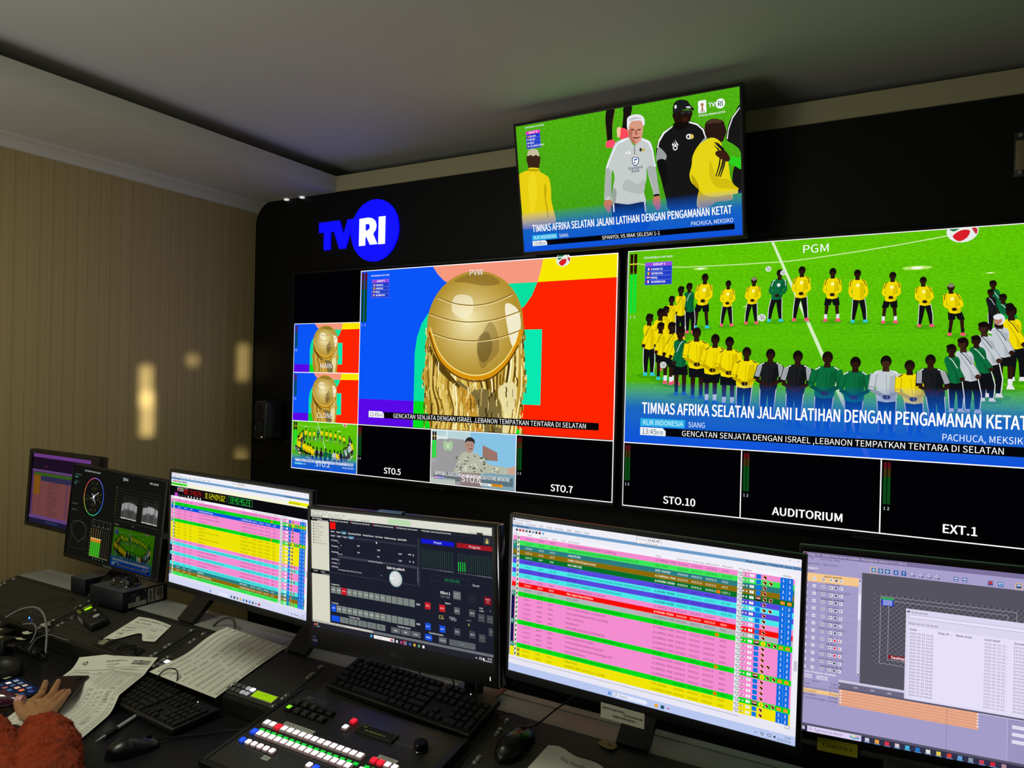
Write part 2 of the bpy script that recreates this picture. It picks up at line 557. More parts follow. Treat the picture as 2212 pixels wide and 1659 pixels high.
COACH = [["7a3b2a",1,[855,3,926,3,913,64,898,144,890,197,896,244,852,242,843,154,841,72]],["16120f",1,[858,-7,921,-5,914,46,897,116,896,180,887,261,851,256,848,173,843,81]],["16120f",1,[1004,2,1073,2,1064,60,1040,128,1023,180,983,174,992,103,999,50]],["ff4a6a",1,[845,241,898,235,919,265,911,296,839,289,835,263]],["ff4a5a",1,[953,161,994,158,1033,186,1036,227,1010,241,964,240,962,198]],["f4c7a0",1,[938,154,969,149,961,216,940,222]],["3a2418",1,[103,250,211,264,218,314,202,370,195,384,104,370,96,338,85,292]],["c9bfa0",1,[96,259,105,222,132,208,164,208,195,219,209,243,210,279,182,261,153,267,126,254]],["e8cf12",1,[-4,410,45,386,92,379,108,359,196,374,211,406,270,445,296,479,305,558,302,656,317,737,334,840,285,858,3,879,4,747,0,605,-10,474]],["c4aa0a",1,[250,503,262,554,252,632,263,722,265,812,251,760,241,650,238,571]],["f0d81c",1,[100,427,158,424,170,563,135,709,86,735,83,554]],["a89208",1,[104,373,195,387,194,397,103,384]],["161616",1,[1399,208,1440,192,1514,182,1551,191,1605,221,1645,261,1662,315,1601,385,1588,541,1592,719,1579,861,1360,844,1325,744,1292,595,1263,447,1262,357,1294,272,1344,226]],["9a9d9e",1,[1258,442,1272,358,1291,350,1342,412,1331,451,1287,454]],["9a9d9e",0,[1606,368,1658,319,1666,342,1619,387]],["101010",1,[1268,446,1328,450,1342,546,1350,602,1309,651,1292,595,1268,501]],["f2f4f4",0,[1400,204,1399,212,1333,251,1291,307,1276,354,1268,349,1286,289,1324,239]],["f2f4f4",0,[1522,184,1596,215,1645,266,1662,328,1653,327,1633,268,1592,226,1521,195]],["20120c",1,[1414,106,1553,110,1547,169,1525,200,1485,221,1439,205,1412,158]],["120c0a",1,[1412,184,1523,192,1513,229,1466,244,1420,224]],["3a1c12",1,[1478,159,1520,158,1514,186,1486,186]],["1c1c1c",1,[1407,100,1414,45,1440,22,1482,20,1523,35,1545,68,1572,100,1567,114,1517,96,1461,104,1423,116]],["e8e8e8",0,[1421,55,1437,50,1440,75,1423,79]],["d8d8d8",0,[1508,77,1540,78,1554,93,1522,91]],["2a2a2e",0,[1466,109,1549,108,1549,131,1525,136,1516,115,1488,133,1466,122]],["ffffff",0,[1415,308,1444,353,1432,353]],["ffffff",0,[1405,319,1427,353,1415,353]],["ffffff",0,[1395,329,1412,353,1391,351]],["e8e8e8",1,[1400,358,1432,355,1432,380,1414,390,1399,377]],["161616",1,[1407,364,1426,362,1424,376,1414,382,1407,374]],["f0f0e8",1,[1511,285,1535,282,1548,299,1538,320,1515,317,1505,302]],["d8c468",1,[1541,286,1562,294,1564,314,1547,322,1537,311]],["161616",1,[1517,293,1528,292,1529,310,1516,309]],["c6ccca",1,[1035,236,1045,251,1077,305,1128,276,1139,255,1197,281,1225,316,1240,408,1254,545,1271,684,1273,711,1228,714,1220,678,1190,565,1176,490,1169,581,1143,670,1152,763,1005,762,870,739,878,622,898,530,875,481,858,695,847,708,800,708,802,632,816,511,828,438,872,351,917,265,969,245]],["aab0ae",1,[827,447,865,480,864,592,859,690,833,674,806,699,804,633,816,521]],["aab0ae",1,[1180,491,1247,499,1262,610,1270,702,1233,707,1212,622]],["9aa09e",1,[876,622,908,644,893,737,870,734]],["b4bab8",1,[1004,562,1093,609,1154,579,1142,679,1060,679,960,631]],["eef0ff",0,[977,248,1030,240,1030,251,937,277,882,361,835,458,827,447,872,351,927,275]],["eef0ff",0,[1144,258,1206,291,1233,353,1248,463,1257,491,1245,490,1223,361,1196,303,1140,268]],["7e8684",0,[1077,300,1085,302,1086,379,1076,377]],["d89a80",1,[1033,145,1071,115,1159,128,1159,191,1149,243,1128,280,1087,297,1049,256,1032,208]],["b8705a",1,[1048,174,1072,187,1065,240,1093,276,1078,291,1045,251,1035,200]],["c88068",1,[1052,162,1083,172,1085,184,1053,175]],["6a3a2c",1,[1058,176,1088,184,1082,190,1061,184]],["6a3a2c",1,[1110,187,1140,186,1138,195,1114,195]],["b86a58",1,[1090,190,1107,194,1112,224,1091,226]],["7a2c2c",1,[1070,239,1110,246,1130,242,1114,256,1080,251]],["e8e9ee",1,[1026,126,1032,87,1063,71,1108,70,1151,84,1174,117,1173,157,1160,164,1149,127,1105,118,1066,119,1044,147,1038,182,1026,162]],["c2c4cc",1,[1047,98,1097,88,1155,110,1106,107,1056,113]],["ffffff",0,[1034,334,1049,365,1036,365]],["ffffff",0,[1020,338,1032,364,1020,363]],["ffffff",0,[1007,345,1016,362,998,360]],["1e3a6e",1,[1058,398,1085,397,1112,406,1111,441,1082,468,1057,441]],["ffffff",1,[1064,403,1085,402,1106,410,1105,438,1082,460,1063,438]],["2a62b0",0,[1070,411,1100,410,1100,421,1072,424]],["1e3a6e",0,[1071,432,1081,428,1082,453,1073,443]],["222222",1,[1123,338,1139,333,1140,354,1126,359]],["c8b040",1,[1145,341,1165,342,1164,357,1146,361]],["c87a60",1,[805,709,858,712,863,743,854,771,836,812,821,801,802,775,791,736]],["c87a60",1,[1226,715,1270,715,1281,767,1275,817,1248,833,1230,799,1216,779]],["15181c",0,[1225,706,1273,704,1273,720,1226,723]],["10182e",1,[870,742,1005,762,1147,758,1158,838,1158,979,865,968,859,828]],["f0f2f8",0,[869,744,882,745,884,812,870,812]],["f0f2f8",0,[1143,758,1153,758,1158,838,1147,839]],["2a1812",1,[1650,270,1660,220,1696,199,1741,202,1790,223,1807,268,1815,307,1801,343,1782,375,1738,373,1684,344,1658,315]],["4a3428",1,[1669,230,1696,202,1750,205,1790,224,1767,236,1714,228]],["161616",1,[1814,328,1842,231,1883,178,1922,144,1922,462,1905,443,1862,403,1818,371]],["e8ecec",0,[1916,146,1921,151,1865,217,1833,297,1823,364,1816,358,1828,288,1860,208]],["161616",1,[1877,559,1922,582,1922,755,1857,713,1854,625]],["e6d416",1,[1666,342,1702,334,1738,347,1773,382,1781,426,1816,482,1828,570,1840,658,1874,715,1905,740,1887,768,1851,773,1842,812,1728,813,1673,843,1580,847,1580,762,1593,710,1538,650,1523,586,1542,517,1553,448,1601,376]],["c4b00c",1,[1592,719,1647,760,1729,778,1829,771,1842,812,1728,815,1673,843,1590,826]],["d2be10",1,[1690,501,1732,628,1822,656,1866,705,1901,739,1830,727,1722,698,1678,604]],["b8a40a",1,[1540,588,1585,656,1593,705,1547,656]],["161616",0,[1720,371,1731,370,1786,427,1803,472,1784,548,1749,630,1740,628,1770,546,1788,470,1772,434]],["161616",0,[1738,371,1748,375,1795,428,1814,482,1795,558,1764,634,1757,631,1783,556,1803,481]],["161616",0,[1710,382,1755,423,1774,468,1761,545,1731,625,1724,620,1750,543,1763,467,1747,430]],["2ed020",1,[1824,518,1860,492,1904,511,1924,496,1922,590,1877,568,1837,541]],["3a1e14",1,[1729,445,1754,436,1799,442,1825,475,1838,511,1820,526,1784,509,1736,472]],["1a1010",1,[1892,743,1910,727,1922,742,1922,763,1896,769]]]
SHIRT = {'Y': ('f2dc05', 'c2a800'), 'G': ('0c6b3a', '084c2a'), 'K': ('1b1c1f', '0a0a0c'), 'W': ('c3cad0', '949ca4'), 'g': ('18a040', '0c6b2c')}
SHOE = {'c': '30c8d8', 'r': 'ff5078', 'w': 'e8e8e8', 'd': '2a6ab8'}


def player(A, hx, hy, fx, fy, shirt, low, shoe, face, i):
    s = (fy - hy) / 7.0
    c, d = SHIRT[shirt]
    rnd = random.Random(i)
    sk = '2c1810' if shirt != 'W' or i % 2 else '3c2418'
    def X(t, k):                       # t: 0 head .. 7 feet, k: sideways in s
        return (hx + (fx - hx) * min(1, max(0, (t - .8) / 4)) + k * s, hy + t * s)
    wd = {'F': .80, 'A': .82, 'B': .94, 'L': .66, 'R': .66}[face]
    A.ellipse(fx, fy + .05 * s, 1.5 * s, .35 * s, '2e8a08', a=.5, n=12)
    pant = '101114'
    sp = .78 if face in 'FA' else .42
    for sg in (-1, 1):
        hip = X(3.6, sg * .42 * wd); kn = X(5.2, sg * (.42 + (sp - .42) * .5)); ft = X(6.75, sg * sp)
        if low == 'p':
            A.poly([(hip[0] - .46 * s, hip[1]), (hip[0] + .46 * s, hip[1]), (kn[0] + .34 * s, kn[1]), (ft[0] + .22 * s, ft[1]), (ft[0] - .22 * s, ft[1]), (kn[0] - .34 * s, kn[1])], pant)
            A.line([(hip[0] + sg * .4 * s, hip[1]), (kn[0] + sg * .3 * s, kn[1]), (ft[0] + sg * .18 * s, ft[1])], .08 * s, 'e8e8ea')
        else:
            A.poly([(kn[0] - .27 * s, kn[1] - .8 * s), (kn[0] + .27 * s, kn[1] - .8 * s), (ft[0] + .17 * s, ft[1]), (ft[0] - .17 * s, ft[1])], sk)
            A.poly([(ft[0] - .19 * s, ft[1] - .75 * s), (ft[0] + .21 * s, ft[1] - .75 * s), (ft[0] + .18 * s, ft[1]), (ft[0] - .18 * s, ft[1])], 'e4e8ec' if i % 3 else '16181a')
            A.poly([(hip[0] - .5 * s, hip[1]), (hip[0] + .5 * s, hip[1]), (kn[0] + .42 * s, kn[1] - .45 * s), (kn[0] - .42 * s, kn[1] - .45 * s)], pant)
        A.poly([(ft[0] - .3 * s, ft[1] + .28 * s), (ft[0] - .2 * s, ft[1] - .12 * s), (ft[0] + .2 * s, ft[1] - .12 * s), (ft[0] + .42 * s * (1 if sg > 0 else .6), ft[1] + .28 * s)], SHOE[shoe])
    # torso
    body = [X(.85, -.35), X(1.0, -.95 * wd), X(1.45, -1.12 * wd), X(2.6, -.86 * wd), X(3.75, -.84 * wd), X(3.75, .84 * wd), X(2.6, .86 * wd), X(1.45, 1.12 * wd), X(1.0, .95 * wd), X(.85, .35)]
    A.poly(body, c, smooth=True, n=2)
    A.poly([X(1.4, .35 * wd), X(1.4, .95 * wd), X(3.7, .8 * wd), X(3.7, .15 * wd)], d, a=.55)
    # arms
    if face in 'FA':
        for sg in (-1, 1):
            e = X(2.7, sg * 1.32 * wd); h_ = X(3.15, sg * .22) if face == 'F' else X(3.4, sg * .8)
            sh = X(1.15, sg * 1.0 * wd)
            A.line([sh, e, h_], .46 * s, d); A.line([sh, e, h_], .36 * s, c)
            A.line([X(.95, sg * .55), sh, X(1.9, sg * 1.22 * wd)], .09 * s, '16181a' if shirt in 'YW' else 'e8eaec')
        if face == 'F':
            A.ellipse(*X(3.25, 0), .34 * s, .26 * s, sk, n=8)
        A.ellipse(*X(1.75, .0), .24 * s, .26 * s, 'e8eaec' if shirt == 'G' else 'fff6a0', n=8)
    elif face == 'B':
        for sg in (-1, 1):
            sh = X(1.2, sg * 1.05 * wd); e = X(2.7, sg * 1.32 * wd); h_ = X(3.35, sg * .15)
            ac = '9ea4a8' if shirt == 'K' else c
            A.line([sh, e], .6 * s, d); A.line([sh, X(2.4, sg * 1.28 * wd)], .46 * s, ac)
            A.line([e, h_], .36 * s, sk if shirt == 'K' else d); A.line([X(2.5, sg * 1.3 * wd), e], .4 * s, sk if shirt == 'K' else c)
            A.line([X(.95, sg * .6), sh], .1 * s, 'e8eaec' if shirt != 'Y' else '30302a')
        A.ellipse(*X(3.4, 0), .34 * s, .24 * s, sk, n=8)
        A.line([X(1.3, 0), X(3.6, .05)], .05 * s, d)
    else:
        sg = -1 if face == 'R' else 1
        sh = X(1.15, -sg * .1); e = X(2.7, sg * .75 * wd); h_ = X(3.4, sg * .7)
        A.line([sh, e, h_], .58 * s, d); A.line([sh, e, h_], .44 * s, c)
        A.line([X(1.0, -sg * .25), X(1.35, sg * .05), X(2.2, sg * .42)], .07 * s, '16181a' if shirt in 'YW' else 'e8eaec')
        A.ellipse(*h_, .25 * s, .25 * s, sk, n=8)
    # neck and head
    A.poly([X(.45, -.24), X(.45, .24), X(1.0, .3), X(1.0, -.3)], sk)
    hair = 'dfe2e6' if i == 25 else ('8a8270' if i in (2, 9) else '140c0a')
    A.ellipse(hx, hy + .05 * s, .46 * s, .58 * s, hair if face == 'B' and i % 3 else '1a0f0c' if i != 25 else hair, n=14)
    if face != 'B':
        dx = {'F': 0, 'A': 0, 'L': -.12, 'R': .12}[face] * s
        A.ellipse(hx + dx, hy + .18 * s, .36 * s, .4 * s, sk if i != 25 else 'b8806a', n=12)
        A.ellipse(hx + dx, hy - .2 * s, .4 * s, .28 * s, hair, n=12)
    else:
        A.ellipse(hx, hy + .3 * s, .38 * s, .32 * s, sk, n=12)


def ball(A, x, y, r):
    A.ellipse(x, y, r, r, 'e8ece8')
    for k in range(5):
        A.ellipse(x + .55 * r * math.cos(k * 1.257 + .4), y + .55 * r * math.sin(k * 1.257 + .4), .26 * r, .24 * r, '1c3a28', n=7, up=False)
    A.up()
    A.ellipse(x, y, .2 * r, .2 * r, '1c3a28', n=6)


def red_ball(A, x, y, r):
    A.ellipse(x, y, r, r * .86, 'e4ece8')
    A.poly([(x - r * .85, y - r * .35), (x - r * .2, y - r * .8), (x + r * .1, y - r * .55), (x - r * .5, y)], '1f7a4a', smooth=True)
    A.poly([(x - r * .6, y + r * .35), (x - r * .1, y - r * .05), (x + r * .45, y), (x + r * .3, y + r * .5), (x - r * .2, y + r * .75)], 'd81e28', smooth=True)
    A.poly([(x + r * .5, y - r * .5), (x + r * .9, y - r * .1), (x + r * .85, y + r * .3), (x + r * .6, y - r * .1)], 'c83038', smooth=True)


def group_box(A, x, y, w, h, title, rows, tc):
    A.text('FIFA WORLD CUP 2026', x - w * .06, y - h * .17, h * .115, 'f4f8ff', sx=1.12, bold=1, lean=.12)
    A.rect(x, y, x + w, y + h, '1f3fc8')
    A.rect(x, y, x + w, y + h * .18, tc)
    A.frame(x, y, x + w, y + h, h * .012, '8a7af0')
    A.text(title, x + w * .52, y + h * .15, h * .15, 'ffffff', align='c', bold=1, sx=1.2)
    flags = {'P': [('2040b0', 'ffffff', 'e02030')], 'S': [('109040', 'f4d820', 'd02030')], 'I': [('d02030', 'ffffff', '202020')], 'N': [('c82038', 'ffffff', '203070')], 'B': [('202020', 'f0d020', 'd02030')], 'M': [('c82030', 'ffffff', '202020')], 'E': [('209050', 'ffffff', 'c83040')]}
    for k, (nm, fl) in enumerate(rows):
        yy = y + h * (.25 + k * .185)
        for q, fc in enumerate(flags[fl][0]):
            if fl in 'IME':
                A.rect(x + w * .06, yy + h * .035 * q, x + w * .2, yy + h * .035 * (q + 1), fc)
            else:
                A.rect(x + w * (.06 + .047 * q), yy, x + w * (.06 + .047 * (q + 1)), yy + h * .105, fc)
        A.text(nm, x + w * .23, yy + h * .105, h * .125, 'ffffff', sx=1.05, bold=1)
        if k < 3:
            A.rect(x + w * .04, yy + h * .15, x + w * .96, yy + h * .16, '9aa8f4')


def lower_third(A, ticker, small=False):
    """headline, ribbons and ticker over the picture, in the 1920 x 1080 frame of the broadcast"""
    A.rect(0, 735, 1920, 880, '0a5ac8', a=0.0, a2=.9)
    A.rect(0, 880, 1920, 1080, '0a5ac8', a=.9, h2='0a4ee0', a2=.97)
    A.textfit('TIMNAS AFRIKA SELATAN JALANI LATIHAN DENGAN PENGAMANAN KETAT', 97, 1842, 912, 86, 'ffffff', bold=1)
    A.rect(90, 940, 338, 984, '28b4e8')
    A.textfit('KLIK INDONESIA', 104, 328, 975, 38, 'eaffff')
    A.text('SIANG', 356, 977, 40, 'e8f6ff', sx=.82)
    A.text('PACHUCA, MEKSIKO', 1852, 978, 44, 'f0f6ff', align='r', sx=.84)
    if ticker:
        A.rect(225, 990, 1860, 1034, '04060a')
        A.textfit(ticker[0], ticker[1], ticker[2], 1027, 42, 'ffffff')
        A.poly([(90, 990), (215, 990), (234, 1006), (234, 1034), (90, 1034)], 'eef4fa')
        A.text('13:45', 100, 1027, 42, '10182c', sx=.82)
        A.text('WIB', 180, 1026, 28, '3a4a60', sx=.85)


TICK = ('GENCATAN SENJATA DENGAN ISRAEL ,LEBANON TEMPATKAN TENTARA DI SELATAN', 322, 1760)


def field_picture(A, ticker=TICK, group=True, x1=1920):
    """the team standing in a circle on the grass"""
    A.rect(0, 0, x1, 420, '5fc404', mi=3, h2='58be06')
    A.rect(0, 420, x1, 1080, '58be06', mi=3, h2='48a80a')
    for k in range(7):
        A.rect(0, 60 + k * 140, x1, 130 + k * 140, '6ed008', a=.13)
    A.line(catmull2([(16, 64), (250, 100), (477, 106), (700, 106), (885, 102), (1250, 66), (1549, 25), (1640, 0)]), 5, 'cdea9c')
    A.poly([(757, 0), (770, 0), (1232, 1080), (1210, 1080)], 'd6eec0')
    for x, y, r in ((1406, 171, 60), (402, 118, 40), (1690, 210, 20), (650, 330, 26)):
        A.ellipse(x, y, r, r * .16, 'e8ff90', a=.55); A.ellipse(x, y, r * .4, r * .1, 'ffffff', a=.8)
    for i, f in enumerate(FIGS):
        if f[0] < x1 - 20:
            player(A, *f, i)
    for x, y, r in ((747, 139, 14), (721, 390, 19), (818, 163, 13), (212, 640, 18)):
        ball(A, x, y, r)
    red_ball(A, 1581, 12, 62)
    lower_third(A, ticker)
    if group:
        group_box(A, 96, 67, 152, 127, 'GRUP I', [('PRANCIS', 'P'), ('SENEGAL', 'S'), ('IRAQ', 'I'), ('NORWEGIA', 'N')], '9a4ae0')


def catmull2(pts, n=6):
    return [(p.x, p.y) for p in catmull([(x, y, 0) for x, y in pts], n)]


def clip(A, fn, x, y, w, h, W=1920, H=1080, black=True):
    """draw fn (which draws in a W x H frame) into a window of the picture"""
    o = A.T
    A.T = (x, y, w / W, h / H)
    v0 = len(A.v)
    fn(A)
    for k in range(v0, len(A.v)):                    # keep the window's content inside its edges
        px, py, l = A.v[k]
        A.v[k] = (min(max(px, x), x + w), min(max(py, y), y + h), l)
    A.T = o


def tv_logo(A, x, y, s, c='f6f8ff', c2='1c6a30'):
    A.text('TV', x, y + s * .74, s * .78, c, bold=1, sx=1.0)
    A.ellipse(x + s * 1.55, y + s * .5, s * .62, s * .62, c)
    A.text('RI', x + s * 1.55, y + s * .82, s * .88, c2, bold=1, align='c', sx=.95)


def coach_picture(A):
    A.rect(0, 0, 1920, 540, '4fb010', mi=3, h2='4aa814')
    A.rect(0, 540, 1920, 1080, '4aa814', mi=3, h2='3f9a12')
    for c, s, p in COACH:
        A.poly(list(zip(p[::2], p[1::2])), c, smooth=bool(s), n=4)
    A.text('Standard', 1080, 490, 30, '2a3a6a', align='c', bold=1)
    A.text('Bank', 1080, 514, 30, '2a3a6a', align='c', bold=1)
    lower_third(A, ('SPANYOL VS IRAK SELESAI 1-1', 757, 1266))
    group_box(A, 97, 55, 138, 148, 'GRUP G', [('BELGIA', 'B'), ('MESIR', 'M'), ('IRAN', 'E'), ('SELANDIA BARU', 'N')], 'f02ab8')
    # tournament mark: two stacked rounded numerals with a small cup in front
    for yy in (78, 122):
        A.poly([(1606, yy - 18), (1612, yy - 26), (1664, yy - 26), (1670, yy - 18), (1670, yy + 14), (1664, yy + 22), (1612, yy + 22), (1606, yy + 14)], 'f4f6fa')
    A.poly([(1630, 74), (1646, 74), (1648, 88), (1642, 98), (1646, 124), (1630, 124), (1634, 98), (1628, 88)], 'a8702c', smooth=True)
    A.text('FIFA', 1638, 142, 20, '202020', align='c', bold=1)
    tv_logo(A, 1685, 68, 58)
    A.text('OFFICIAL BROADCASTER', 1708, 168, 19, 'f4f8f4', align='c', bold=1, sx=.98)


def trophy_picture(A, fine=True):
    """a plain golden cup: a globe resting on a fluted stem, before bold flat shapes (1436 x 800 frame)"""
    A.rect(0, 0, 1436, 800, '0a55f8')
    A.rect(720, 100, 1436, 800, 'ff2400')
    A.poly([(360, 800), (360, 430), (372, 350), (400, 280), (440, 230), (500, 190), (700, 190), (700, 800)], '08e0a0', smooth=False)
    A.rect(700, 480, 1076, 664, '08e8b0'); A.rect(700, 312, 1076, 664, '08e8b0')
    A.rect(860, 664, 1436, 800, 'ff2400')
    A.rect(960, 100, 1100, 320, 'ff2400')
    A.poly([(840, 104), (1047, 104), (1020, 165), (985, 210), (945, 240), (840, 240)], '08e0a0')
    A.poly([(460, 0), (1074, 0), (1062, 55), (1047, 105), (600, 105), (530, 75), (490, 40)], 'f6987e')
    A.poly([(1074, 0), (1436, 0), (1436, 102), (1047, 105), (1062, 55)], 'f8e800')
    A.rect(0, 668, 360, 800, '5a08e8')
    A.rect(360, 668, 470, 800, '00dc20'); A.poly([(900, 720), (990, 800), (860, 800)], '00dc20')
    # stem
    L = [(436, 280), (430, 400), (432, 480), (410, 530), (405, 556), (428, 580), (424, 660), (448, 730), (466, 800)]
    Rr = [(952, 800), (972, 730), (980, 640), (978, 590), (1006, 560), (1002, 530), (976, 500), (978, 400), (974, 290)]
    A.poly(L + Rr, 'b8922e')
    rnd = random.Random(3)
    n = 46 if fine else 16
    for k in range(n):
        t = k / (n - 1)
        x0 = 440 + t * 530; x1 = 470 + t * 480
        col = rnd.choice(['f0dc90', '6a4a10', 'd8b850', '8a6a1c', 'fff4c0', '4a3408', 'c09a38', 'e4c868'])
        b = 20 * math.sin(t * 9)
        A.line(catmull2([(x0, 300 + 230 * math.sin(t * PI)), (x0 + b * .4, 460 + 60 * math.sin(t * PI)), (x0 + 14 - b, 600), (x1 + b, 700), (x1, 800)], 3), 5 + rnd.random() * 11, col)
    A.poly([(620, 560), (700, 600), (790, 600), (860, 650), (880, 740), (890, 800), (760, 800), (700, 720), (650, 650)], '7a6a3a', smooth=True)
    A.poly([(640, 590), (720, 640), (740, 730), (780, 800), (740, 800), (690, 720), (640, 650)], 'c89430', smooth=True)
    A.poly([(850, 600), (930, 560), (950, 640), (920, 720), (900, 800), (880, 800), (882, 700)], 'e8dca0', smooth=True)
    A.poly([(455, 340), (520, 470), (640, 590), (600, 580), (500, 500), (446, 400)], '5a4210', smooth=True)
    # globe
    cx, cy, rx, ry = 706, 292, 272, 256
    A.ellipse(cx, cy, rx, ry, 'a8862c', n=48)
    if fine:
        for k in range(190):                       # rough bark-like chasing of the stem
            t = rnd.random(); y0 = 560 + 240 * rnd.random() * (1 if abs(t - .5) < .35 else 1)
            if abs(t - .5) > .3:
                y0 = 330 + 440 * rnd.random()
            x0 = 438 + t * 530
            l = 16 + 50 * rnd.random(); q = 14 * (rnd.random() - .5)
            A.line([(x0, y0), (x0 + q, y0 + l * .5), (x0 + q * .3, y0 + l)], 2 + 5 * rnd.random(), rnd.choice(['fff0b8', '2c1e04', '8a6a1c', 'e8cc70', '4a3408', 'c8a040', 'f8e8a0']))
        for sx_, ex in ((430, 1), (984, -1)):
            for k in range(60):
                yy = 300 + rnd.random() * 490
                xx = sx_ + ex * (rnd.random() * 16 - 4) - ex * (14 if 505 < yy < 585 else 0)
                A.line([(xx, yy), (xx + 6 * (rnd.random() - .5), yy + 10), (xx, yy + 16 + 18 * rnd.random())], 4 + 6 * rnd.random(), rnd.choice(['d8b850', '9a7a24', 'f0dc90', '5a3e08', 'b8922e']))
    for k in range(24):
        t = k / 23
        c0, c1 = (0xb2, 0x90, 0x30), (0xf4, 0xe8, 0xb4)
        u_ = t ** 1.3
        A.ellipse(cx - 34 * t, cy - 22 * t, rx * (1 - .93 * t), ry * (1 - .93 * t), '%02x%02x%02x' % tuple(int(a + (b_ - a) * u_) for a, b_ in zip(c0, c1)), n=44)
    A.poly([(760, 330), (800, 280), (840, 330), (850, 420), (800, 470), (760, 500), (730, 430), (740, 370)], '6a4e1c', a=.45, smooth=True)
    A.poly([(740, 350), (790, 330), (815, 400), (790, 460), (755, 470), (730, 410)], '4a3410', a=.5, smooth=True)
    A.poly([(590, 80), (680, 50), (790, 60), (850, 100), (770, 110), (660, 90)], '7a5c20', a=.6, smooth=True)
    A.poly([(880, 200), (950, 230), (965, 320), (930, 400), (900, 330)], 'fffae0', a=.8, smooth=True)
    A.poly([(600, 150), (690, 160), (700, 230), (640, 260), (580, 220)], 'fff8d8', a=.55, smooth=True)
    # plain engraved bands round the ball
    for dy, q in ((-120, .80), (-40, .97), (50, .96)):
        pts = catmull2([(cx - rx * q * .98, cy + dy - 18), (cx - rx * q * .5, cy + dy + 16), (cx, cy + dy + 28), (cx + rx * q * .5, cy + dy + 16), (cx + rx * q * .98, cy + dy - 18)], 6)
        A.line(pts, 5, '8a6a24')
        A.line([(x, y + 5) for x, y in pts], 3, 'fff0b0')
    A.line(catmull2([(446, 310), (500, 430), (580, 505), (690, 545), (800, 535), (890, 470), (950, 380), (968, 320)], 6), 20, 'd8920c')
    A.line(catmull2([(446, 324), (500, 445), (580, 520), (690, 560), (800, 550), (890, 486), (956, 392)], 6), 7, '5a3a08')
    A.line(catmull2([(452, 300), (506, 418), (586, 494), (690, 532), (796, 522), (884, 460), (944, 372)], 6), 5, 'ffe888')


def meters(A, x, y, w, h, level=.0, hot=False):
    gap = w * .12
    for k in range(2):
        a = x + k * (w / 2 + gap / 2); b = a + w / 2 - gap / 2
        A.rect(a, y, b, y + h * .15, '5a1218'); A.rect(a, y + h * .15, b, y + h * .34, '3c3010'); A.rect(a, y + h * .34, b, y + h, '0c4a18')
        if hot:
            A.rect(a, y, b, y + h * .3, '280808')
            A.rect(a, y + h * .16, b, y + h * .18, 'f0e020')
            A.rect(a, y + h * .34, b, y + h, '10e030')
        A.text('12'[k], (a + b) / 2, y + h + 20, 15, 'e8f4ff', align='c')


